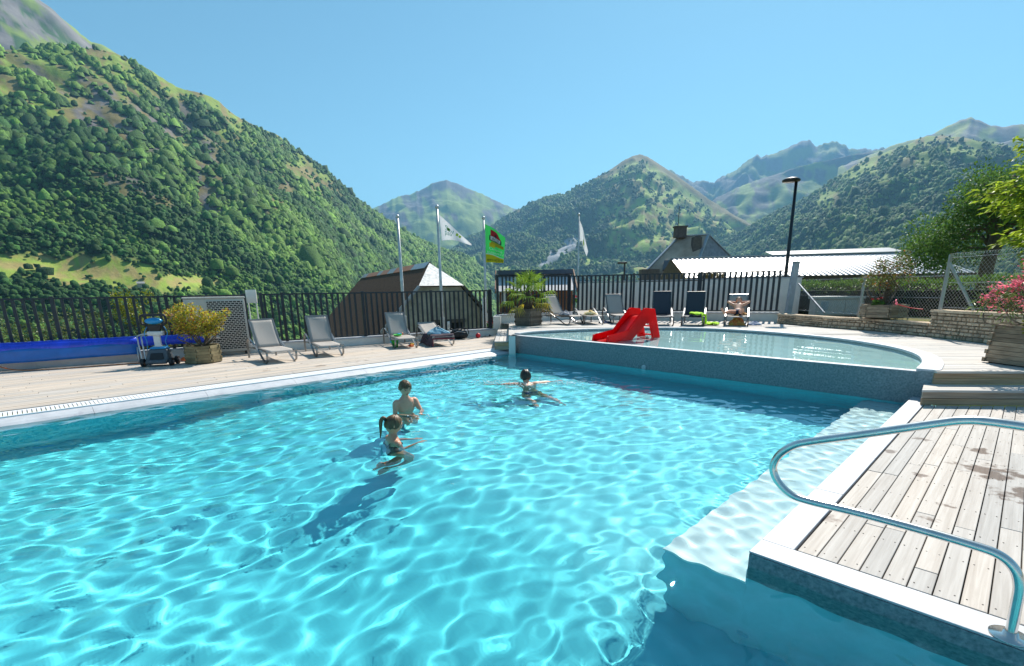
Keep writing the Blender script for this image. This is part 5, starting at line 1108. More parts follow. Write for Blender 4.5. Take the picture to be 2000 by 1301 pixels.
o = MB().grid(P).build('chute', redp, slide, True); md = o.modifiers.new('s', 'SOLIDIFY'); md.thickness = .025
for k in range(3):
    z = .2+.22*k; a = SP+su_*(1.85-.08*k)+sn_*.03; b = a+sn_*.45; MB().beam((*a, z), (*b, z), .1, .03).build('rung', redp, slide)
for s_ in (.05, 1.7): MB().box((*(SP+su_*s_+sn_*.255), .22 if s_ < 1 else .12), (.08, .42, .3 if s_ < 1 else .1), rz=math.atan2(su_[1], su_[0])).build('foot_block', redp, slide)
# ---------------------------------------------------------------- pool cover roller
blue_f = mat('blue_flap', (.012, .15, .55), .35, var=.15, vscale=2, bump=.2, bscale=5)
blue = mat('blue_bubble_cover', (.02, .07, .72), .28, var=.15, vscale=3, bump=.25, bscale=6)
rl = thing('cover_roller', 'long bright blue pool cover wound on a roller in front of the railing', 'pool cover', (-10, 11.2, 0))
ra_, rb_ = FA+FU*-6-FN*.28, FA+FU*5.0-FN*.28; rc_ = FA+FU*6.35-FN*.28
pts = [ra_+(rb_-ra_)*k/40 for k in range(41)]
MB().tube([(*p, .50) for p in pts], [.135*(1+.03*math.sin(k*1.3)-(.05 if k == 21 else 0)) for k in range(41)], 20).build('roll', blue, rl, True)
fl_ = []
for k in range(61):
    p = ra_+(rb_-ra_)*k/60; fl_.append([(*(p-FN*(.13+.012*math.sin(k*.7+j)*(j > 1))), .50-.075*j+.012*math.sin(k*.23)*(j > 2)) for j in range(5)])
o = MB().grid(fl_).build('hanging_flap', blue_f, rl, True); md = o.modifiers.new('s', 'SOLIDIFY'); md.thickness = .008
m = MB(); prof_ = [rb_+(rc_-rb_)*k/36 for k in range(37)]; m.tube([(*p, .50) for p in prof_], [.115*(1+.10*(k % 3 == 0)) if k > 2 else .125 for k in range(37)], 16).build('corrugated_sleeve', blue, rl, True)
MB().tube([(*rc_, .50), (*(rc_+FU*.35), .5)], .04, 10).build('axle', alu, rl)
for s_ in (-5.9, 4.95, 6.4):
    c = FA+FU*s_-FN*.28; MB().tube([(*(c-FN*.3), .02), (*(c-FN*.05), .5)], .018, 8).build('stand_leg', alu, rl, True); MB().tube([(*(c+FN*.2), .02), (*(c+FN*.02), .5)], .018, 8).build('stand_leg', alu, rl, True)
cd_ = FA+FU*2.6-FN*.25; co_ = MB().tube(catmull([(*(FA+FU*2.2-FN*.2), .3), (*(FA+FU*2.6-FN*.3), .06), (*(FA+FU*3.2-FN*.5), .01), (*(FA+FU*4.2-FN*.55), .01), (*(FA+FU*5.2-FN*.6), .012), (*(FA+FU*5.9-FN*.55), .03)], 8), .011, 6).build('cable', mat('orange_cable', (.75, .18, .03), .5), None, True); tag(co_, 'orange cable lying on the deck under the blue roller', 'cable')
oc = thing('cable_coil', 'coil of orange hose on the deck behind the pool robot', 'cable', (-8.0, 12.1, 0))
for k in range(4): MB().tube([(-7.98+(.16-.02*k)*math.cos(a)*1.5, 12.05+(.16-.02*k)*math.sin(a), .02+.022*k+.008*math.sin(3*a+k)) for a in np.linspace(0, 6.28, 22)], .012, 6).build('loop', MATS['orange_cable'], oc, True)
# ---------------------------------------------------------------- pool robot on its trolley
rb = thing('pool_robot', 'grey and blue pool cleaning robot on an upright white caddy', 'robot', (-8.17, 11.25, 0), R(14))
Bq = lambda mb, n, m, **k: mb.build(n, m, rb, world=False, **k)
rgrey, rblk, rblue, rwht = mat('robot_grey', (.09, .11, .13), .4), mat('robot_black', (.015, .015, .018), .5), mat('robot_blue', (.02, .30, .65), .3), mat('robot_white', (.70, .70, .70), .4)
Bq(MB().hexa([(-.24, -.12, .08), (.24, -.12, .08), (.24, .30, .08), (-.24, .30, .08)], [(-.20, .0, .38), (.20, .0, .38), (.2, .24, .40), (-.2, .24, .40)]), 'robot_body', rgrey, bevel=.05)
Bq(MB().hexa([(-.19, .02, .385), (.19, .02, .385), (.19, .24, .385), (-.19, .24, .385)], [(-.14, .05, .43), (.14, .05, .43), (.14, .2, .44), (-.14, .2, .44)]), 'robot_cover', rblue, bevel=.02)
Bq(MB().tube([(-.2, -.14, .10), (.2, -.14, .10)], .045, 14), 'brush_roller', rgrey, smooth=True)
Bq(MB().hexa([(-.15, -.105, .16), (.15, -.105, .16), (.15, -.06, .16), (-.15, -.06, .16)], [(-.12, -.055, .30), (.12, -.055, .30), (.12, -.02, .30), (-.12, -.02, .30)]), 'front_grille', rblk, bevel=.01)
for sx in (-1, 1):
    for y in (-.08, .26):
        w_ = Bq(MB().tube([(sx*.25, y, .095), (sx*.32, y, .095)], .095, 18), 'wheel', rblk, smooth=False, bevel=.012); Bq(MB().tube([(sx*.321, y, .095), (sx*.335, y, .095)], .04, 12), 'wheel_hub', rgrey).parent = w_
Bq(MB().box((0, .12, .58), (.14, .06, .36)), 'caddy_column', rwht, bevel=.012); Bq(MB().box((0, .1, .74), (.32, .12, .1)), 'caddy_shelf', rwht, bevel=.02); Bq(MB().hexa([(-.10, .06, .79), (.10, .06, .79), (.10, .16, .79), (-.10, .16, .79)], [(-.15, .05, .94), (.15, .05, .94), (.15, .17, .94), (-.15, .17, .94)]), 'power_unit', rblk, bevel=.015)
Bq(MB().tube(catmull([(-.16, .1, .92), (-.25, .1, .98), (-.25, .1, 1.10), (-.21, .1, 1.15), (0, .1, 1.155), (.21, .1, 1.15), (.25, .1, 1.10), (.25, .1, .98), (.16, .1, .92)], 5), .026, 8), 'handle', rblk, smooth=True)
Bq(MB().ball((0, .1, 1.02), .18, 18, 10, (1, .6, .42)), 'blue_display', rblue, smooth=True)
for sx, b in ((-.14, .2), (.17, .26)): Bq(MB().tube(catmull([(sx, .12, .92), (sx*1.5, .05, .75), (sx*1.2, .0, .55), (sx*1.5, .05, .36)], 6), .008, 6), 'cable', rblue, smooth=True)
for sx in (-.38, -.3): Bq(MB().tube(catmull([(sx+.2, .15, .74), (sx+.02, .12, .7), (sx, .08, .6), (sx+.06, -.02, .02)], 6), .016, 8), 'support_leg', alu, smooth=True)
# ---------------------------------------------------------------- heat pump
hp = thing('heat_pump', 'large beige pool heat pump with dark slotted grille beside the loungers', 'heat pump', (-7.55, 13.1, 0), 0)
hpm = mat('heat_pump_beige', (.62, .58, .52), .5, var=.05); dk = MATS['dark_opening']
ha, hb_ = v2(-8.28, 12.62), v2(-7.12, 13.36); hu_ = (hb_-ha)/np.linalg.norm(hb_-ha); hn = v2(hu_[1], -hu_[0]); HL = np.linalg.norm(hb_-ha)
def hpp(s, d, z): q = ha+hu_*s+hn*d; return (q[0], q[1], z)
def hbox(s0, s1, d0, d1, z0, z1): return MB().hexa([hpp(s0, d0, z0), hpp(s1, d0, z0), hpp(s1, d1, z0), hpp(s0, d1, z0)][::-1], [hpp(s0, d0, z1), hpp(s1, d0, z1), hpp(s1, d1, z1), hpp(s0, d1, z1)][::-1])
hbox(0, HL, -.45, 0, .09, 1.48).build('casing', hpm, hp, bevel=.015); hbox(-.02, HL+.02, -.47, .02, 1.483, 1.53).build('lid', hpm, hp, bevel=.015)
hbox(.50, HL-.05, .002, .012, .16, 1.42).build('grille_backing', dk, hp)
gm = MB(); ns, nz_ = 9, 26; s0, s1 = .50, HL-.05
for j in range(nz_+1): z = .16+1.26*j/nz_; gm.hexa([hpp(s0, .013, z-.007), hpp(s1, .013, z-.007), hpp(s1, .02, z-.007), hpp(s0, .02, z-.007)][::-1], [hpp(s0, .013, z+.007), hpp(s1, .013, z+.007), hpp(s1, .02, z+.007), hpp(s0, .02, z+.007)][::-1])
for j in range(nz_):
    for k in range(ns+1):
        s = s0+(s1-s0)*(k+(.5 if j % 2 else 0))/ns
        if s > s1: continue
        z = .16+1.26*(j+.5)/nz_; gm.hexa([hpp(s-.008, .0125, z-.02), hpp(s+.008, .0125, z-.02), hpp(s+.008, .0195, z-.02), hpp(s-.008, .0195, z-.02)][::-1], [hpp(s-.008, .0125, z+.02), hpp(s+.008, .0125, z+.02), hpp(s+.008, .0195, z+.02), hpp(s-.008, .0195, z+.02)][::-1])
tag(gm.build('grille_bar', hpm, hp), kind='stuff')
hbox(.06, .36, .002, .01, .35, .6).build('teal_label', mat('teal_label', (.05, .42, .42), .4), hp)
for s in (.1, .55, HL-.15): hbox(s, s+.1, -.4, -.05, 0, .088).build('foot', rblk, hp)
for s in (.1, .18): MB().tube([hpp(s+.25, .22, .01), hpp(s+.2, .08, .5)], .018, 6).build('hose_stub', rblk, hp)
# ---------------------------------------------------------------- stainless hand rail
steel = mat('stainless_steel', (.74, .71, .67), .24, metal=1.0, var=.05, vscale=14)
RB = v2(2.29, 1.93); rx = v2(.6884, -.7254)
rl_ = [(0, 0), (-.005, .15), (-.012, .26), (-.04, .335), (-.10, .382), (-.2, .395), (-.4, .402), (-.65, .404), (-.88, .398), (-.97, .41), (-1.045, .465), (-1.083, .545), (-1.06, .63), (-.99, .705), (-.9, .75), (-.645, .85), (-.42, .94), (-.31, .98), (-.22, .99), (-.05, .988), (.3, .985), (.6, .98), (.72, .93), (.76, .80), (.76, .3), (.76, 0)]
hr = thing('hand_rail', 'curved stainless steel hand rail bolted to the pool coping in the foreground', 'hand rail', (*RB, 0))
MB().tube(catmull([(*(RB+rx*s), z) for s, z in rl_], 6), .0215, 20).build('tube', steel, hr, True)
for s in (0, .76):
    c = (*(RB+rx*s), 0); fo = MB().lathe([(.075, .001), (.075, .007), (.03, .009), (.026, .03)], 28, c).build('flange', steel, hr, True)
    for k in range(3):
        a = k*2.094+.5; MB().lathe([(.012, .007), (.012, .018), (.004, .022)], 6, (c[0]+.055*math.cos(a), c[1]+.055*math.sin(a), 0)).build('bolt', steel, fo)
# round inlet light on the granite wall
il = KW0+(KW1-KW0)*.475-kn*.008; io = thing('wall_inlet', 'small round pale inlet fitting in the granite wall at the water line', 'fitting', (*il, -.06)); Mx = Matrix.Rotation(math.atan2(kn[1], kn[0]), 4, 'Z') @ Matrix.Rotation(R(90), 4, 'Y')
MB().lathe([(.055, 0), (.055, .012), (.045, .02)], 20, (*il, -.07), Mx @ Matrix.Rotation(math.pi, 4, 'X')).build('cover', copem, io, True); MB().lathe([(.02, .018), (.02, .026)], 12, (*il, -.07), Mx @ Matrix.Rotation(math.pi, 4, 'X')).build('nozzle', alu, io)
# ---------------------------------------------------------------- planters and plants
prng = random.Random(31)
def planter(name, label, centre, rad, nside, h, rot, courses, material, z0=0., flare=1.0, group='timber planters'):
    t = thing(name, label, 'planter', (*centre, z0), 0, group); ch = h/courses; th = .035
    for c in range(courses):
        k = 1+(flare-1)*c/max(1, courses-1); P = [(centre[0]+rad*k*math.cos(rot+2*math.pi*i/nside), centre[1]+rad*k*math.sin(rot+2*math.pi*i/nside)) for i in range(nside)]
        for i in range(nside):
            a, b = v2(*P[i]), v2(*P[(i+1) % nside]); u = (b-a)/np.linalg.norm(b-a); n = v2(u[1], -u[0])
            e0, e1 = (.03, -.012) if (c+i) % 2 else (-.012, .03); e0, e1 = e0+prng.uniform(-.006, .006), e1+prng.uniform(-.006, .006)
            d = prng.uniform(-.003, .003); a2, b2 = a-u*e0+n*d, b+u*e1+n*d; zz = z0+.02+c*ch
            MB().hexa([(*a2, zz), (*b2, zz), (*(b2-n*th), zz), (*(a2-n*th), zz)], [(*a2, zz+ch-.004), (*b2, zz+ch-.004), (*(b2-n*th), zz+ch-.004), (*(a2-n*th), zz+ch-.004)]).build('plank', material, t)
    P = [(centre[0]+rad*.9*math.cos(rot+2*math.pi*i/nside), centre[1]+rad*.9*math.sin(rot+2*math.pi*i/nside)) for i in range(nside)]
    MB().prism(P, z0+.0, z0+h-.05).build('soil', mat('potting_soil', (.06, .045, .03), .95, var=.3, vscale=20, bump=.6), t); return t
pl_y = mat('planter_mossy', (.33, .26, .14), .85, col2=(.17, .14, .07), vscale=5, rand=.25, bump=.4, bscale=60)
pl_g = mat('planter_grey', (.36, .275, .19), .85, col2=(.18, .135, .09), vscale=5, rand=.3, bump=.4, bscale=60, stretch=(0, (1, 1, 4)))
pl_d = mat('planter_dark', (.19, .165, .135), .85, col2=(.10, .085, .065), vscale=5, rand=.3, bump=.4)
planter('timber_planter', 'mossy octagonal timber planter holding the yellow leaved shrub', (-7.42, 11.72), .40, 8, .40, .2, 6, pl_y, 0, .95)
planter('timber_planter', 'square dark timber planter holding the fan palm', (.60, 16.72), .46, 4, .54, .10, 7, pl_d, ZT)
planter('timber_planter', 'weathered grey planter of stacked planks holding the pink oleander', (7.66, 7.02), .56, 4, .56, .86, 9, pl_g, ZT, .93)
planter('timber_planter', 'hexagonal grey planter standing on the stone wall with the thin tree', (9.62, 12.75), .52, 6, .32, .12, 5, pl_g, .74, .98)
def leafcloud(n, fn, L, w, jl=.3, up=.4):
    mb = MB()
    for _ in range(n):
        p, out = fn(); d = (Vector(out)+Vector((prng.gauss(0, .6), prng.gauss(0, .6), prng.gauss(up*.3, .5)))).normalized(); nn = Vector((prng.gauss(0, .6), prng.gauss(0, .6), 1))
        l = L*prng.uniform(1-jl, 1+jl); mb.leaf(p, d, nn, l, w*l/L)
    return mb
def branchy(base, tips, r, bend=.15):
    mb = MB()
    for tp_ in tips:
        b, t = Vector(base), Vector(tp_); m1 = b.lerp(t, .35)+Vector((prng.gauss(0, bend), prng.gauss(0, bend), bend*.6)); m2 = b.lerp(t, .7)+Vector((prng.gauss(0, bend), prng.gauss(0, bend), bend*.5))
        pts = catmull([b, m1, m2, t], 4); mb.tube(pts, [r*(1-.85*i/(len(pts)-1)) for i in range(len(pts))], 5)
    return mb
bark = mat('bark', (.16, .12, .085), .9, var=.25, vscale=14, bump=.6, bscale=50)
def bush(name, label, base, clumps, nleaf, L, w, lm, cat='shrub', r=.02, stems=True, group=None, crown='foliage'):
    t = thing(name, label, cat, base, 0, group)
    if stems: branchy(base, [c[:3] for c in clumps], r).build('stem', bark, t, True)
    ws = [c[3]**2 for c in clumps]
    def fn():
        c = prng.choices(clumps, ws)[0]; d = Vector((prng.gauss(0, 1), prng.gauss(0, 1), prng.gauss(0, .8))).normalized(); rr_ = c[3]*prng.random()**.45
        return Vector(c[:3])+d*rr_, d
    mats = lm if isinstance(lm, list) else [(lm, 1.0)]
    for m_, fr in mats: tag(leafcloud(int(nleaf*fr), fn, L, w).build(crown, m_, t), kind='stuff')
    return t
def lm(n, c, c2=None, trans=.3, rough=.45, spec=.4, rand=.35): return mat(n, c, rough, var=.2, vscale=3, rand=rand, trans=trans, spec=spec, col2=c2)
# yellow shrub
B = (-7.40, 11.72, .36); cl_ = [(B[0]+x, B[1]+y, z, r) for x, y, z, r in ((-.42, -.05, .86, .20), (-.62, .0, 1.12, .16), (-.45, .1, 1.25, .15), (-.25, -.1, 1.02, .2), (-.05, .0, 1.15, .2), (.05, -.1, .86, .22), (.22, .05, 1.05, .2), (.38, .0, .88, .18), (.45, .1, 1.06, .13), (.58, .15, 1.16, .1), (-.1, .15, .8, .22), (.2, -.05, .74, .17), (-.3, .0, .72, .17), (-.2, .1, 1.3, .1))]
bush('golden_shrub', 'shrub with yellow and orange autumn tinted leaves in the octagonal planter', B, cl_, 3600, .052, .034, [(lm('leaf_gold', (.72, .50, .05), (.58, .50, .06), .45), .5), (lm('leaf_lime', (.36, .42, .05), None, .45), .4), (lm('leaf_orange', (.55, .18, .05)), .1)], r=.018)
# fan palm
pm = thing('fan_palm', 'fan palm with yellow tipped lower leaves growing in the dark planter', 'palm', (.6, 16.72, ZT+.45))
MB().tube([(.6, 16.72, .8), (.6, 16.72, 1.0), (.61, 16.72, 1.3), (.62, 16.72, 1.55)], [.17, .16, .12, .07], 10).build('trunk', mat('palm_fibre', (.10, .065, .04), .95, var=.4, vscale=25, bump=1.0, bscale=60), pm, True)
palm_g, palm_y, palm_b = lm('palm_green', (.24, .36, .04), (.16, .28, .03), .45), lm('palm_yellow', (.50, .36, .03), (.30, .32, .03), .35), lm('palm_brown', (.30, .20, .09), None, .2)
for k in range(22):
    az_ = k*2.4; el_ = R(80-k*4.9); Lp = .42+.012*k; base = Vector((.61, 16.72, 1.5-.012*k)); d = Vector((math.cos(az_)*math.cos(el_), math.sin(az_)*math.cos(el_), math.sin(el_)))
    tip = base+d*Lp-Vector((0, 0, .06*(1-math.sin(el_)))); mb = MB(); mb.tube([base, base.lerp(tip, .5)+Vector((0, 0, .03)), tip], [.014, .010, .008], 5)
    n_ = Vector((0, 0, 1)); n_ = (n_-d*n_.dot(d)); n_ = n_.normalized() if n_.length > .1 else Vector((1, 0, 0)); sd2 = d.cross(n_).normalized(); nl = 19
    for j in range(nl):
        a = R(-118+236*j/(nl-1)); dd = (d*math.cos(a)+sd2*math.sin(a)).normalized(); ll = (.50 if k < 16 else .42)*(1-.22*abs(a)/R(118))*prng.uniform(.92, 1.06); w_ = .034
        mid_ = tip+dd*ll*.55+n_*.02; end = tip+dd*ll-Vector((0, 0, .07+.10*prng.random()+(.1 if k > 12 else 0))); s2 = dd.cross(n_).normalized()*w_*.5
        mb.add([tip, mid_+s2, end, mid_-s2, mid_-n_*.012], [(0, 4, 1), (0, 3, 4), (1, 4, 2), (4, 3, 2)])
    mb.build('frond', palm_g if k < 18 else (palm_y if k < 21 else palm_b), pm)
# oleander
OB = (7.60, 7.02, ZT+.5); ol = thing('oleander', 'oleander bush covered with pink flowers in the grey plank planter', 'shrub', OB)
tips = [(7.1, 7.2, 1.42), (7.25, 7.05, 1.55), (7.4, 7.1, 1.7), (7.55, 7.05, 1.62), (7.7, 7.0, 1.8), (7.85, 7.05, 1.55), (7.5, 7.2, 1.85), (7.75, 6.9, 1.45), (7.95, 7.1, 1.75), (7.35, 6.9, 1.38), (6.95, 7.25, 1.32), (7.6, 7.15, 1.98), (7.2, 7.15, 1.22), (7.9, 6.85, 1.35), (7.75, 7.2, 2.05), (8.0, 7.0, 1.95)]
branchy((7.62, 7.02, ZT+.48), tips, .017, .05).build('stem', mat('oleander_bark', (.22, .18, .13), .8), ol, True)
def fn(): c = prng.choice(tips); d = Vector((prng.gauss(0, 1), prng.gauss(0, 1), prng.gauss(.3, .8))).normalized(); return Vector(c)+d*prng.uniform(0, .17)-Vector((0, 0, .05)), d
tag(leafcloud(1500, fn, .11, .018).build('foliage', lm('oleander_leaf', (.13, .20, .06), (.20, .26, .07)), ol), kind='stuff')
pink = lm('oleander_pink', (.95, .20, .32), (.97, .36, .44), .65, .6, rand=.12); pink.name = 'oleander_pink'
for c in tips:
    for q in range(4):
        cc = Vector(c)+Vector((prng.gauss(0, .07), prng.gauss(0, .06), .06+prng.gauss(0, .05))); mb = MB()
        for _ in range(24):
            p = cc+Vector((prng.gauss(0, .05), prng.gauss(0, .05), prng.gauss(0, .04))); ax = Vector((prng.gauss(0, .6), prng.gauss(-.4, .6), 1)).normalized(); o1 = ax.orthogonal().normalized(); o2 = ax.cross(o1)
            for j in range(5): a = j*1.2566; mb.leaf(p, o1*math.cos(a)+o2*math.sin(a)+ax*.35, ax, .022, .021, .1)
        tag(mb.build('flower_cluster', pink, ol), kind='stuff')
bush('groundcover_plant', 'low yellow green plant at the foot of the oleander stems', (7.5, 6.95, ZT+.5), [(7.35, 6.95, .97, .09), (7.5, 6.85, .97, .1), (7.65, 6.8, .97, .1), (7.8, 6.9, .97, .1)], 500, .035, .025, lm('leaf_bright', (.30, .32, .03)), 'plant', .006)
MB().tube(catmull([(7.3, 7.1, .95), (7.15, 7.2, .98), (7.0, 7.25, 1.02), (6.98, 7.28, 1.15)], 5), .010, 5).build('low_branch', bark, ol, True)
# thin tree in the planter on the wall
TB = (9.66, 12.75, 1.0); cl_ = [(TB[0]+x, TB[1]+y, z, r) for x, y, z, r in ((-.35, -.1, 1.85, .22), (-.6, -.1, 1.72, .17), (-.1, .0, 1.95, .2), (.1, -.1, 2.1, .2), (.35, .0, 2.05, .2), (.5, .1, 1.8, .17), (-.25, .05, 2.1, .15), (.2, .1, 1.75, .22), (-.1, -.1, 1.6, .2), (.3, 0, 2.3, .1), (-.3, 0, 1.55, .16), (.65, .1, 1.7, .1), (.05, 0, 1.42, .12))]
bush('thin_tree', 'thin young tree with sparse bronze green leaves in the hexagonal planter', TB, cl_, 1900, .05, .03, [(lm('leaf_bronze', (.20, .17, .04), (.13, .15, .03)), .6), (lm('leaf_olive', (.16, .21, .04)), .28), (lm('leaf_orange', (.55, .18, .05)), .12)], 'tree', .022)
MB().tube([(9.66, 12.75, .95), (9.67, 12.75, 1.3), (9.64, 12.76, 1.7)], [.04, .033, .02], 7).build('trunk', bark, bpy.data.objects['thin_tree'], True)
geran_r = mat('geranium_red', (.65, .015, .03), .6, rand=.2); geran_g = lm('geranium_leaf', (.07, .17, .03))
def geranium(label, p, k, s=1.):
    t = thing('geranium', label, 'flower', p, 0); q = Vector(p)
    def fn(): d = Vector((prng.gauss(0, 1), prng.gauss(0, .7), abs(prng.gauss(0, .7)))).normalized(); return q+d*.12*s*prng.random()**.5, d
    tag(leafcloud(120, fn, .05*s, .05*s).build('foliage', geran_g, t), kind='stuff')
    for i in range(k):
        c = q+Vector((prng.gauss(0, .10*s), prng.gauss(0, .05*s), .14*s+prng.uniform(0, .05))); MB().tube([q, c], .004, 4).build('stalk', geran_g, t); mb = MB()
        for _ in range(16): mb.leaf(c+Vector((prng.gauss(0, .022*s), prng.gauss(0, .022*s), prng.gauss(0, .016*s))), (prng.gauss(0, 1), prng.gauss(0, 1), .5), (0, 0, 1), .03*s, .03*s)
        mb.build('bloom', geran_r, t)
geranium('red geranium blooms poking out of the planter on the stone wall', (9.3, 12.55, 1.06), 3)
geranium('red flowers in the window box of the wooden kiosk', (3.1, 22.9, .95), 3, 1.7)
geranium('orange red flowers in a pot behind the railing end', (-.95, 20.4, .05), 3, 1.5)
rp = thing('flower_pot', 'square timber pot with red flowers behind the railing end', 'flower pot', (-.95, 20.4, -.4))
for k in range(3): MB().box((-.95, 20.4, -.30+k*.13), (.5+.02*k, .5+.02*k, .12)).build('plank', pl_g, rp)
st_ = thing('red_stalk', 'single red blossom on a leaning stalk beside the chain link corner', 'flower', (9.25, 11.25, 1.0)); MB().tube(catmull([(9.28, 11.12, 1.02), (9.12, 11.3, 1.05), (8.95, 11.45, 1.12)], 4), .009, 5).build('stalk', mat('toy_red', (.7, .03, .02), .35), st_); mb = MB()
for _ in range(24): mb.leaf(Vector((8.93, 11.47, 1.14))+Vector((prng.gauss(0, .02), prng.gauss(0, .02), prng.gauss(0, .02))), (prng.gauss(0, 1), prng.gauss(0, 1), prng.gauss(.3, 1)), (0, 0, 1), .035, .03)
mb.build('bloom', pink, st_)
# hedge behind the chain link fence
hd = thing('clipped_hedge', 'long clipped dark green hedge behind the chain link fence', 'hedge', (13, 16.5, .5)); ha_, hb2 = v2(9.9, 19.6), v2(13.9, 11.2); hu2 = (hb2-ha_)/np.linalg.norm(hb2-ha_); hn2 = v2(hu2[1], -hu2[0])
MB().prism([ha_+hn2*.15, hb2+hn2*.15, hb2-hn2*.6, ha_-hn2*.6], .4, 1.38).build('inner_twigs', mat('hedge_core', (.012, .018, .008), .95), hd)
HLn = np.linalg.norm(hb2-ha_)
def fn():
    s = prng.random()*HLn; k = prng.random()
    if k < .62: p = ha_+hu2*s-hn2*prng.gauss(.62, .05); return Vector((*p, prng.uniform(.5, 1.65))), Vector((-hn2[0], -hn2[1], .2))
    if k < .95: p = ha_+hu2*s+hn2*prng.uniform(-.65, .2); return Vector((*p, 1.62+prng.gauss(0, .05)+.04*math.sin(s*2))), Vector((0, 0, 1))
    p = ha_+hu2*s+hn2*.2; return Vector((*p, prng.uniform(.5, 1.6))), Vector((hn2[0], hn2[1], .2))
tag(leafcloud(9000, fn, .085, .05).build('foliage', lm('hedge_leaf', (.09, .17, .025), (.14, .25, .03), .45), hd), kind='stuff')
rf_ = thing('roof_shrub', 'dark clipped shrub showing over the pale wall behind the fence', 'shrub', (8.3, 21.0, 1.5))
tag(leafcloud(1500, lambda: (Vector((8.25+prng.uniform(-.55, .55), 20.6+prng.gauss(0, .12), 1.98+prng.gauss(0, .07))), Vector((prng.gauss(0, 1), prng.gauss(0, 1), 1))), .06, .04).build('foliage', lm('brown_leaf', (.12, .10, .03)), rf_), kind='stuff')
MB().box((8.25, 20.7, 1.0), (1.2, .3, 1.85)).build('trough', mat('trough_brown', (.08, .06, .045), .8), rf_)
# big glossy tree on the right
BT = (18.5, 19.5, .6); bt = thing('big_tree', 'large dark glossy leaved tree behind the chain link fence on the right', 'tree', BT)
trk = MB(); trk.tube([BT, (18.45, 19.5, 2.2), (18.5, 19.4, 3.6), (18.7, 19.4, 5.4)], [.26, .22, .17, .08], 9)
cl_ = []
for _ in range(70):
    a, e = prng.uniform(0, 6.28), prng.uniform(-.55, 1.2); rr_ = prng.uniform(.55, 1.0); cl_.append((BT[0]+.4+2.9*rr_*math.cos(a)*math.cos(e), BT[1]+2.6*rr_*math.sin(a)*math.cos(e), 3.3+2.2*rr_*math.sin(e), prng.uniform(.45, .85)))
for c in cl_[:26]: b, t = Vector((18.5, 19.45, 2.4+prng.random()*1.6)), Vector(c[:3]); trk.tube([b, b.lerp(t, .5)+Vector((0, 0, .25)), t], [.07, .045, .015], 5)
trk.build('trunk', bark, bt, True); ws = [c[3]**2 for c in cl_]
def fn(): c = prng.choices(cl_, ws)[0]; d = Vector((prng.gauss(0, 1), prng.gauss(0, 1), prng.gauss(0, .8))).normalized(); return Vector(c[:3])+d*c[3]*prng.random()**.4, d
tag(leafcloud(26000, fn, .12, .06).build('crown', lm('glossy_leaf', (.075, .16, .03), (.13, .24, .045), .4, .55, .3), bt), kind='stuff')
# nearer tree with drooping light green leaves
NT = (11.6, 9.6, .6); ntr = thing('light_tree', 'light green leaved tree reaching in from the right edge of the picture', 'tree', NT)
tr_ = MB(); tr_.tube([NT, (11.6, 9.6, 2.5), (11.5, 9.6, 4.6)], [.15, .12, .05], 8); spots_ = []
for (zx, zt_, xx) in ((2.2, 2.35, 9.55), (2.5, 2.6, 9.75), (2.9, 2.95, 9.9), (3.1, 3.55, 9.25), (3.3, 3.9, 9.55), (3.5, 4.1, 9.35), (3.4, 3.45, 9.9), (3.9, 4.6, 9.95), (2.7, 3.2, 8.9), (3.7, 4.35, 10.2), (2.3, 2.2, 10.1), (3.0, 3.2, 10.3), (3.9, 4.9, 9.9), (4.1, 5.2, 10.1), (4.2, 4.75, 9.6), (3.6, 3.9, 10.4), (4.3, 5.4, 10.5), (3.2, 3.6, 9.75), (2.6, 2.75, 9.35), (3.9, 4.45, 10.6), (2.4, 2.55, 9.9), (2.8, 3.0, 9.45), (3.1, 3.3, 9.15), (3.3, 3.75, 9.9), (3.7, 4.2, 9.7), (2.2, 2.0, 9.75), (4.0, 4.7, 10.3)):
    b = Vector((11.5, 9.6, zx)); t = Vector((xx, 9.5+prng.gauss(0, .3), zt_)); pts = catmull([b, b.lerp(t, .4)+Vector((0, 0, .12)), b.lerp(t, .75)+Vector((0, 0, .06)), t], 4); tr_.tube(pts, [.035*(1-.8*i/len(pts)) for i in range(len(pts))], 5)
    for k in range(170): f_ = .2+.75*prng.random(); i = min(int(f_*(len(pts)-1)), len(pts)-2); spots_.append((Vector(pts[i]).lerp(Vector(pts[i+1]), prng.random())+Vector((prng.gauss(0, .13), prng.gauss(0, .16), prng.gauss(0, .06))), (t-b).normalized()))
for _ in range(900): a, rr_ = prng.uniform(0, 6.28), prng.uniform(.0, 1.0)**.5; spots_.append((Vector((11.5+1.3*rr_*math.cos(a), 9.6+1.4*rr_*math.sin(a), 3.4+prng.gauss(0, .7))), Vector((math.cos(a), math.sin(a), 0))))
tr_.build('trunk', bark, ntr, True); mb = MB()
for p, d in spots_:
    for _ in range(2): mb.leaf(p, (d+Vector((prng.gauss(0, .5), prng.gauss(0, .5), -.55+prng.gauss(0, .35)))), (prng.gauss(0, .5), prng.gauss(0, .5), 1), prng.uniform(.12, .18), prng.uniform(.045, .07))
tag(mb.build('crown', lm('light_leaf', (.24, .36, .03), (.36, .44, .04), .55), ntr), kind='stuff')
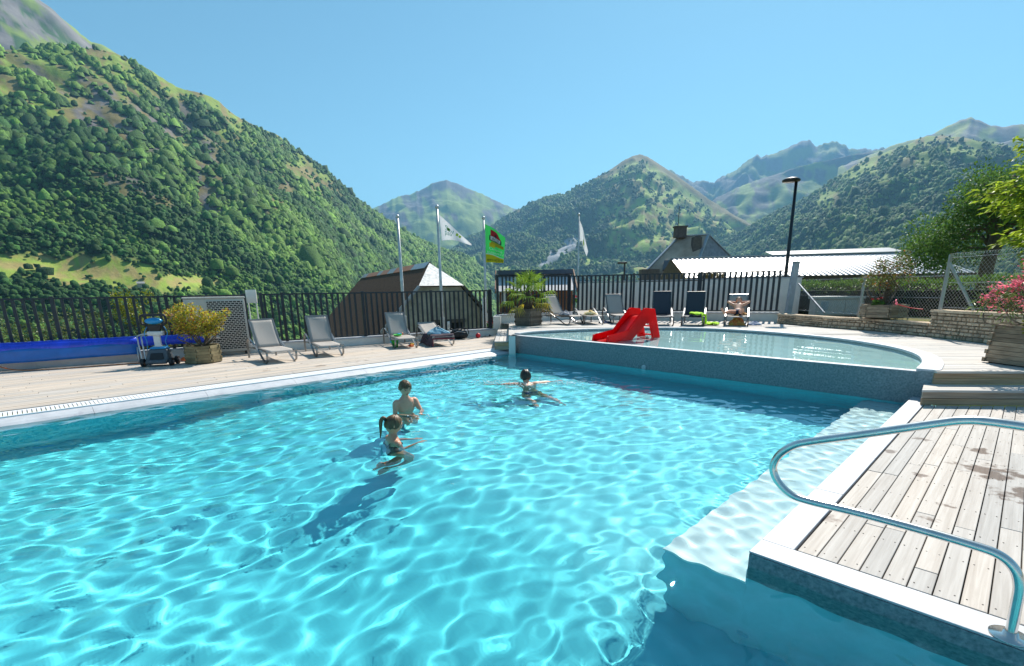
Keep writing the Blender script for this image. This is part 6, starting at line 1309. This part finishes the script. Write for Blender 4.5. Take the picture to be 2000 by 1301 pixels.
# shrubs behind the left railing
def lump(cx, cy, z0, h, w, n, seed):
    r_ = random.Random(seed); return [(cx+r_.gauss(0, w*.4), cy+r_.gauss(0, w*.25), z0+h*r_.uniform(.25, .92), w*r_.uniform(.22, .38)) for _ in range(n)]
for (cx, cy, h, w, lab, m_) in ((-15.6, 16.0, 2.5, 1.6, 'pale green bushy shrub behind the left end of the railing', lm('pale_leaf', (.16, .19, .07), (.10, .14, .04))),
    (-13.6, 16.6, 2.3, 1.5, 'grey green shrub behind the railing right of the tall railing post', lm('grey_leaf', (.13, .16, .06), (.08, .12, .035))),
    (-13.4, 17.8, 3.25, 1.1, 'tall yellow green shrub rising above the left railing', lm('yellow_leaf', (.32, .30, .02), (.18, .24, .02))),
    (-11.4, 17.0, 2.5, 1.6, 'reddish brown leaved shrub behind the blue roller and railing', lm('copper_leaf', (.13, .07, .035), (.17, .12, .05)))):
    bush('garden_shrub', lab, (cx, cy, -1.3), lump(cx, cy, -1.3, h, w, 12, int(-cx*7)), 3000, .075, .05, m_, 'shrub', .03, True, 'shrubs behind the left railing')
tb = thing('covered_box', 'timber box with a turquoise cover behind the left end of the railing', 'box', (-17.2, 13.6, -.6), .3)
MB().box((0, 0, .55), (2.6, 1.6, 1.0)).build('box_body', mat('box_boards', (.42, .30, .18), .8, var=.2), tb, world=False); MB().box((0, 0, 1.10), (2.7, 1.7, .1)).build('cover', mat('turquoise_cover', (.03, .40, .33), .5), tb, world=False, bevel=.02); MB().box((0, -.86, 1.06), (2.7, .01, .03)).build('cover_edge', yel, tb, world=False)
pw = thing('pinwheel', 'red toy pinwheel standing behind the left railing', 'pinwheel', (-15.3, 13.6, -.6)); MB().tube([(-15.3, 13.6, -.6), (-15.3, 13.6, .62)], .015, 6).build('stick', grn, pw)
for k in range(6): a = k*1.047; MB().leaf((-15.3, 13.56, .66), (math.cos(a), -.1, math.sin(a)), (0, -1, 0), .24, .17, .3).build('vane', red, pw)
# ---------------------------------------------------------------- people
skin = mat('skin', (.72, .36, .235), .5, var=.08, vscale=6, sss=.12); skin_t = mat('skin_tanned', (.64, .30, .18), .5, var=.08, vscale=6, sss=.12)
hair_l = mat('hair_light_brown', (.17, .095, .04), .5, var=.35, vscale=30, stretch=(0, (1, 1, .3))); hair_d = mat('hair_dark', (.035, .02, .012), .4, var=.4, vscale=30)
darkc = mat('eye_dark', (.02, .015, .012), .3); lip = mat('lip', (.38, .12, .10), .5)
def ring(c, rt, fw, w, d, seg=16, p=2.4):
    out = []
    for k in range(seg):
        a = 2*math.pi*k/seg; x, y = math.cos(a), math.sin(a); x = math.copysign(abs(x)**(2/p), x); y = math.copysign(abs(y)**(2/p), y); out.append(Vector(c)+Vector(rt)*x*w+Vector(fw)*y*d)
    return out
def body_loft(mb, rings):
    b = len(mb.v); n = len(rings[0])
    for r_ in rings: mb.v += [tuple(p) for p in r_]
    for i in range(len(rings)-1):
        for k in range(n): k2 = (k+1) % n; mb.f.append((b+i*n+k, b+i*n+k2, b+(i+1)*n+k2, b+(i+1)*n+k))
    mb.f.append(tuple(b+k for k in range(n))[::-1]); mb.f.append(tuple(b+(len(rings)-1)*n+k for k in range(n)))
def limb(mb, pts, rad):
    P = catmull([tuple(p) for p in pts], 5); Rr = [x[0] for x in catmull([(r_,) for r_ in rad], 5)]; mb.tube(P, Rr, 10)
    for p, r_ in ((pts[0], rad[0]), (pts[-1], rad[-1])): mb.ball(tuple(p), r_, 10, 8)
def hand(mb, wr, d, pn, s=1., curl=.3, side=1):
    wr, d, pn = Vector(wr), Vector(d).normalized(), Vector(pn); pn = (pn-d*pn.dot(d)).normalized(); sd3 = d.cross(pn)*side
    body_loft(mb, [ring(wr+d*t*s, sd3, pn, w*s, h*s, 10) for t, w, h in ((-.01, .018, .015), (.02, .026, .013), (.05, .033, .012), (.072, .032, .010))])
    for k, (o, L) in enumerate(((-.026, .058), (-.009, .066), (.009, .062), (.025, .048))):
        p = wr+d*.068*s+sd3*o*s; dd = (d+sd3*o*4).normalized(); pts = [p]; a = curl*.35
        for j in range(3):
            p = p+(dd*math.cos(a)+pn*math.sin(a))*L*s*(.42, .33, .25)[j]; pts.append(p); a += curl*.5
        limb(mb, pts, [.0085*s, .008*s, .0075*s, .0062*s])
    p = wr+d*.018*s-sd3*.022*s; td = (d*.7-sd3*.8+pn*.15).normalized(); limb(mb, [p, p+td*.03*s, p+(td*.9+d*.3).normalized()*.058*s], [.0105*s, .0095*s, .0075*s])
def foot(mb, an, d, up, s=1.):
    an, d, up = Vector(an), Vector(d).normalized(), Vector(up); up = (up-d*up.dot(d)).normalized(); sd3 = d.cross(up); h = an-up*.045*s
    body_loft(mb, [ring(h+d*t*s+up*z*s, sd3, up, w*s, hh*s, 10) for t, z, w, hh in ((-.05, .0, .018, .018), (-.03, .0, .028, .028), (.02, .01, .030, .034), (.08, .0, .036, .024), (.13, -.008, .041, .016), (.15, -.01, .036, .012))])
    for k in range(5): mb.ball(h+d*(.158-.006*k)*s+sd3*(-.03+.015*k)*s-up*.011*s, (.012-.0012*k)*s, 8, 6)
def head(mb, c, fw, up, s):
    """c = middle of the head, s = head height; returns frame"""
    fw, up = Vector(fw).normalized(), Vector(up); up = (up-fw*up.dot(fw)).normalized(); rt = fw.cross(up); c = Vector(c); n, m = 28, 22; b = len(mb.v)
    G = lambda a, a0, w, e, e0, w2: math.exp(-((a-a0)/w)**2-((e-e0)/w2)**2)
    for i in range(m+1):
        e = -math.pi/2+math.pi*i/m
        for k in range(n):
            a = -math.pi+2*math.pi*k/n; z = math.sin(e); q = math.cos(e); x = math.sin(a)*q; y = math.cos(a)*q
            jaw = 1-.26*max(0, -z)**1.1*(1 if y > -.2 else .7); R_ = Vector((x*.385*jaw, y*.46*(1-.06*max(0, -z)), z*.5))
            f_ = 0.
            f_ += .085*G(a, 0, .14, e, -.18, .20)+.03*G(a, 0, .5, e, .16, .12)-.045*(G(a, .36, .17, e, .02, .11)+G(a, -.36, .17, e, .02, .11))
            f_ += .03*(G(a, .5, .25, e, -.28, .2)+G(a, -.5, .25, e, -.28, .2))+.045*G(a, 0, .25, e, -.92, .16)+.022*G(a, 0, .22, e, -.52, .07)-.022*G(a, 0, .25, e, -.60, .04)+.022*G(a, 0, .2, e, -.67, .06)
            R_ += Vector((x, y, z*.4))*f_
            p = c+(rt*R_.x+fw*R_.y+up*R_.z)*s; mb.v.append(tuple(p))
    for i in range(m):
        for k in range(n): k2 = (k+1) % n; mb.f.append((b+i*n+k, b+i*n+k2, b+(i+1)*n+k2, b+(i+1)*n+k))
    for sx in (-1, 1): mb.ball(c+(rt*sx*.385-fw*.04+up*-.03)*s, .085*s, 10, 8, (.8, .8, 1.25), None)
    return c, fw, up, rt
def hair(par, fr, s, material, seed, fringe=True, low=-.25, name='hair'):
    c, fw, up, rt = fr; n, m = 40, 18; rn = random.Random(seed); P = []
    for i in range(m+1):
        t = i/m; row = []
        for k in range(n+1):
            a = -math.pi+2*math.pi*k/n; front = max(0, math.cos(a)); lim = (low if abs(a) > 1.9 else low+.12) if front < .35 else low+(.72 if fringe else .86)*((front-.35)/.65)**.6
            e = math.pi/2-(math.pi/2-lim*1.15)*t; q, z = math.cos(e), math.sin(e); g = 1.07+.035*math.sin(13*a+3*t+seed)+.02*math.sin(29*a+seed*2+5*t)+(.04*math.sin(a*3+seed)*t); g *= 1-.05*(t > .96)
            row.append(c+(rt*math.sin(a)*q*.385+fw*math.cos(a)*q*.46+up*z*.5)*s*g)
        P.append(row)
    mb = MB().grid(P)
    for k in range(46 if fringe else 0):
        a = rn.uniform(-1.25, 1.25); e = low+.72+rn.uniform(-.02, .25); p = c+(rt*math.sin(a)*math.cos(e)*.385+fw*math.cos(a)*math.cos(e)*.46+up*math.sin(e)*.5)*s*1.05
        mb.leaf(p, (fw*math.cos(a)*.35+rt*(math.sin(a)*.5+rn.uniform(-.4, .4))-up).normalized(), fw*math.cos(a)+rt*math.sin(a), s*rn.uniform(.06, .13), s*.05, .15)
    o = mb.build(name, material, par, True, False); md = o.modifiers.new('s', 'SOLIDIFY'); md.thickness = .006*s/.2; md.offset = -1; return o
def face(par, fr, s):
    c, fw, up, rt = fr
    for sx in (-1, 1):
        d = (fw*.93+rt*sx*.345+up*.03); MB().ball(c+d*.445*s-up*.005*s, .034*s, 10, 6, (1.3, 1, .6)).build('eye', darkc, par, True, False)
        MB().tube([c+(fw*.43+rt*sx*.09+up*.085)*s, c+(fw*.42+rt*sx*.16+up*.105)*s, c+(fw*.375+rt*sx*.235+up*.085)*s], .011*s, 5).build('eyebrow', hair_d, par, True, False)
    MB().tube([c+(fw*.405+rt*-.10-up*.262)*s, c+(fw*.44+rt*0-up*.285)*s, c+(fw*.405+rt*.10-up*.262)*s], [.012*s, .02*s, .012*s], 6).build('mouth', lip, par, True, False)
def finish(name, label, mb, material, base):
    tmp = mb.build('tmp', material, None, True); md = tmp.modifiers.new('r', 'REMESH'); md.mode = 'VOXEL'; md.voxel_size = .0084; md.use_smooth_shade = True
    sm = tmp.modifiers.new('s', 'SMOOTH'); sm.iterations = 3; sm.factor = .5
    me = evalmesh(tmp, name)
    if not me.materials: me.materials.append(material)
    o = link(bpy.data.objects.new(name, me)); tag(o, label, 'person'); o.cycles.is_caustics_receiver = True; return o
def torso(mb, hip, chest, neck, rt, fw, k):
    hip, chest, neck, rt, fw = map(Vector, (hip, chest, neck, rt, fw))
    def mix(a, b, t): return a.lerp(b, t)
    R_ = [(hip-(chest-hip)*.22, .085, .07), (hip, .118, .082), (mix(hip, chest, .35), .103, .073), (mix(hip, chest, .7), .118, .08), (chest, .132, .085), (mix(chest, neck, .45), .128, .075), (mix(chest, neck, .72), .085, .058), (mix(chest, neck, .9), .05, .046), (neck, .041, .042)]
    body_loft(mb, [ring(c, rt, fw, w*k, d*k) for c, w, d in R_])
# ---- boy standing in the pool
def stand(name, label, c, top, fw2, look, k, hs, arms, hairm, sk, fringe=True, low=-.3):
    fw = Vector((fw2[0], fw2[1], 0)).normalized(); rt = fw.cross(Vector((0, 0, 1))); up = Vector((0, 0, 1)); c = Vector((c[0], c[1], 0)); mb = MB()
    hc = c+up*(top-hs*.5)+fw*.02; chin = top-hs
    sh = chin-.075*k
    hip, chest, neck = c+up*(sh-.40*k), c+up*(sh-.10*k), c+up*(chin+.01)
    torso(mb, hip, chest, neck, rt, fw, k); limb(mb, [c+up*(sh-.0*k), hc-up*hs*.25], [.046*k, .043*k])
    for sx in (-1, 1):
        h_ = hip+rt*sx*.07*k-up*.03; kn_ = h_-up*.27*k+fw*.15; an = kn_-up*.16*k-fw*.26; limb(mb, [h_, kn_, an], [.075*k, .052*k, .033*k]); foot(mb, an, -up*.8-fw*.6, fw, k)
        S = c+rt*sx*.148*k+up*(sh-.02*k); el, wr, hd_, pn_ = arms[0 if sx < 0 else 1]; el = c+rt*el[0]+fw*el[1]+up*(sh+el[2]); wr = c+rt*wr[0]+fw*wr[1]+up*(sh+wr[2])
        limb(mb, [c+rt*sx*.09*k+up*(sh-.025*k), S, S.lerp(el, .5), el], [.045*k, .047*k, .037*k, .031*k]); limb(mb, [el, el.lerp(wr, .4), wr], [.031*k, .032*k, .02*k])
        hand(mb, wr, rt*hd_[0]+fw*hd_[1]+up*hd_[2], rt*pn_[0]+fw*pn_[1]+up*pn_[2], k*.95, .3, sx)
    lk = Vector(look); fr = head(mb, hc, lk, up, hs); o = finish(name, label, mb, sk, c)
    hair(o, fr, hs, hairm, 3, fringe, low); face(o, fr, hs); return o, fr, c, fw, rt, sh, hip
boy, fr, c, fw, rt, sh, hip = stand('person', 'brown haired boy standing chest deep in the pool holding his hands out', (-1.56, 6.95), .345, (.62, -.78), (.55, -.78, -.22), 1.02, .225,
   [((-.20, .12, -.20), (-.05, .36, -.15), (.1, .95, .1), (-.3, .1, 1)), ((.21, .06, -.21), (.05, .33, -.19), (-.15, .95, .05), (.2, .1, 1))], hair_l, skin)
mbt = MB(); U = Vector((0, 0, 1)); body_loft(mbt, [ring(hip+U*z, rt, fw, w, d) for z, w, d in ((.02, .124, .09), (-.02, .126, .092), (-.10, .125, .095), (-.22, .12, .092))]); mbt.build('swim_trunks', mat('navy_trunks', (.02, .03, .07), .8), boy, True, False)
# ---- girl with ponytail
girl, fr, c, fw, rt, sh, hip = stand('person', 'girl with a brown ponytail and dark swimsuit in the pool beside the boy', (-1.40, 5.45), .20, (.80, .55), (.86, .42, -.25), .98, .215,
   [((-.20, .05, -.20), (-.02, .26, -.12), (.4, .9, .05), (0, .1, -1)), ((.23, .02, -.17), (.16, .24, -.10), (-.2, .95, .05), (0, .1, -1))], hair_l, skin_t, False, -.42)
cc, f2, u2_, r2 = fr; bs = cc-f2*.095+u2_*.05
pt = MB(); tail = catmull([bs, bs-f2*.035+u2_*.012, bs-f2*.055-u2_*.03, bs-f2*.045-u2_*.10, bs-f2*.03-u2_*.18, bs-f2*.025-u2_*.23], 5); pt.tube(tail, [.75*q_ for q_ in [.02, .024, .026, .028, .029, .030, .031, .031, .031, .030, .030, .029, .028, .027, .026, .024, .023, .021, .019, .017, .015, .013, .011, .009, .007, .004][:len(tail)]], 9); pt.build('ponytail', hair_l, girl, True, False)
MB().lathe([(.024, -.01), (.028, 0), (.024, .01)], 12, bs-f2*.012, f2.to_track_quat('Z', 'Y').to_matrix().to_4x4()).build('hair_tie', darkc, girl, True, False)
suit = mat('black_swimsuit', (.012, .014, .02), .6); mbt = MB(); body_loft(mbt, [ring(c+U*(sh+z), rt, fw, w, d) for z, w, d in ((-.13, .135, .09), (-.2, .126, .085), (-.32, .11, .08), (-.45, .124, .088))]); mbt.build('swimsuit', suit, girl, True, False)
for sx in (-1, 1): MB().tube(catmull([c+rt*sx*.07-fw*.088+U*(sh-.14), c+rt*sx*.075-fw*.07+U*(sh-.05), c+rt*sx*.075+U*(sh+.015), c+rt*sx*.07+fw*.07+U*(sh-.06), c+rt*sx*.06+fw*.088+U*(sh-.14)], 5), .008, 6).build('strap', suit, girl, True, False)
# ---- man swimming away
mb = MB(); hc = Vector((.26, 8.98, .02)); fw = Vector((-.22, .97, 0)).normalized(); rt = fw.cross(U); nk = hc-U*.11-fw*.03; ch_ = nk-fw*.13-U*.08; hp_ = nk-fw*.30-U*.52
sp_ = (nk-hp_).normalized(); bk_ = rt.cross(sp_); torso(mb, hp_, ch_, nk, rt, bk_, 1.28); limb(mb, [nk-fw*.05, hc-U*.04], [.06, .055])
for sx in (-1, 1):
    S = ch_+rt*sx*.19+sp_*.05; el = S+rt*sx*.25+fw*.10-U*.005; wr = el+rt*sx*.22+fw*.10-U*.07; limb(mb, [ch_+rt*sx*.10+sp_*.05, S, el, wr], [.055, .06, .043, .028]); hand(mb, wr, rt*sx*.8+fw*.5, -U, 1.1, .2, sx)
    h_ = hp_+rt*sx*.09; kn_ = h_-fw*.22-U*.20+rt*(sx*.08+.06); an = kn_-fw*.32-U*.05+rt*(sx*.05+.1); limb(mb, [h_, kn_, an], [.09, .062, .04]); foot(mb, an, -fw*.8-U*.3, U, 1.15)
fr = head(mb, hc, fw+Vector((-.25, 0, .05)), U, .235); man = finish('person', 'dark haired man swimming away with his arms spread wide near the granite wall', mb, skin, hc); hair(man, fr, .235, hair_d, 8, False, -.5); face(man, fr, .235)
tk = MB(); body_loft(tk, [ring(hp_+sp_*z, rt, bk_, w, d) for z, w, d in ((.06, .162, .115), (-.02, .165, .118), (-.12, .165, .115), (-.2, .16, .11))])
tk.build('swim_trunks', mat('blue_trunks', (.04, .09, .20), .8), man, True, False)
# ---- boy lying on the lounger
mb = MB(); L6 = lambda x, y, z: onl('b6', x, y, z)
M6_ = MW[LG['b6'][0].name].to_3x3(); ax, ay = M6_ @ Vector((1, 0, 0)), M6_ @ Vector((0, 1, 0)); an52 = R(30); sp_ = (-ay*math.cos(an52)+U*math.sin(an52)); nrm = (ay*math.sin(an52)+U*math.cos(an52))
hip = L6(-.02, 1.0, .395); chest = hip+sp_*.30+nrm*.03; neck = hip+sp_*.44+nrm*.05; torso(mb, hip, chest, neck, ax, -nrm, .98)
hc = neck+sp_*.12+nrm*.03; limb(mb, [neck-sp_*.03, hc-sp_*.04], [.045, .043])
for sx, kx, fx in ((1, .22, .36), (-1, -.15, -.10)):
    h_ = hip+ax*sx*.07; kn_ = L6(kx, 1.33, .43 if sx > 0 else .45); an = L6(fx, 1.62, .40); limb(mb, [h_, h_.lerp(kn_, .5), kn_, kn_.lerp(an, .4), an], [.074, .066, .048, .047, .032]); foot(mb, an, U*.85+ay*.35+ax*(.45*sx), ay, .98)
    S = chest+sp_*.07+ax*sx*.145; el = S+ax*sx*.16+sp_*.13+nrm*.03; wr = hc+ax*sx*.075-nrm*.07+sp_*.0; limb(mb, [chest+sp_*.07+ax*sx*.08, S, el], [.045, .046, .033]); limb(mb, [el, el.lerp(wr, .4), wr], [.033, .031, .021]); hand(mb, wr, -ax*sx, nrm, .9, .4, sx)
fr = head(mb, hc, nrm*.75+ay*.5+U*.1+ax*.15, sp_, .215); by = finish('person', 'boy in dark trunks sunbathing on the lounger with his hands behind his head', mb, skin, hip); hair(by, fr, .215, hair_l, 5, True, -.3); face(by, fr, .215)
tk = MB(); body_loft(tk, [ring(hip+sp_*z-nrm*.0, ax, -nrm, w, d) for z, w, d in ((.05, .122, .09), (-.02, .126, .092), (-.1, .115, .085))]); tk.build('swim_trunks', MATS['navy_trunks'], by, True, False)
crumple('crumpled_towel', L6(-.2, .95, .31), .13, .07, mat('orange_cloth', (.6, .32, .12), .9, var=.2), 'small orange cloth beside the boy on the lounger', 'towel', 21)

# ---- splash by the swimmer; white drops also stand in for sun glitter
spr = random.Random(77); mb = MB()
for (cx, cy, sx, sy, n_) in ((-.42, 8.95, .22, .10, 110), (1.0, 8.75, .22, .10, 130), (.25, 8.72, .40, .12, 150), (.05, 9.2, .35, .08, 60), (-1.18, 6.45, .15, .12, 26), (.3, 8.3, .5, .15, 50)):
    for _ in range(n_):
        p = Vector((spr.gauss(cx, sx), spr.gauss(cy, sy), ZW+.012+abs(spr.gauss(0, .018)))); r_ = spr.uniform(.0035, .009); b = len(mb.v)
        mb.v += [tuple(p+Vector(d)*r_) for d in ((1.4, 0, 0), (-1.4, 0, 0), (0, 1.4, 0), (0, -1.4, 0), (0, 0, 1), (0, 0, -1))]
        mb.f += [tuple(b+i for i in f_) for f_ in ((0, 2, 4), (2, 1, 4), (1, 3, 4), (3, 0, 4), (2, 0, 5), (1, 2, 5), (3, 1, 5), (0, 3, 5))]
tag(mb.build('splash', mat('foam_glint', (.92, .94, .95), .2, var=.02), None, True), 'white splash drops doubling as sun glints round the swimming man', 'splash', kind='stuff')
# ---------------------------------------------------------------- summer haze
hm = bpy.data.materials.new('haze_air'); hm.use_nodes = True; t = hm.node_tree; t.nodes.clear()
pv = t.nodes.new('ShaderNodeVolumePrincipled'); pv.inputs['Color'].default_value = (.28, .62, 1.0, 1); pv.inputs['Density'].default_value = 1.35e-4; pv.inputs['Anisotropy'].default_value = .15
t.links.new(pv.outputs[0], t.nodes.new('ShaderNodeOutputMaterial').inputs['Volume'])
hz = MB().box((0, 1000, 560), (28000, 28000, 1300)).build('haze', hm); tag(hz, kind='stuff')
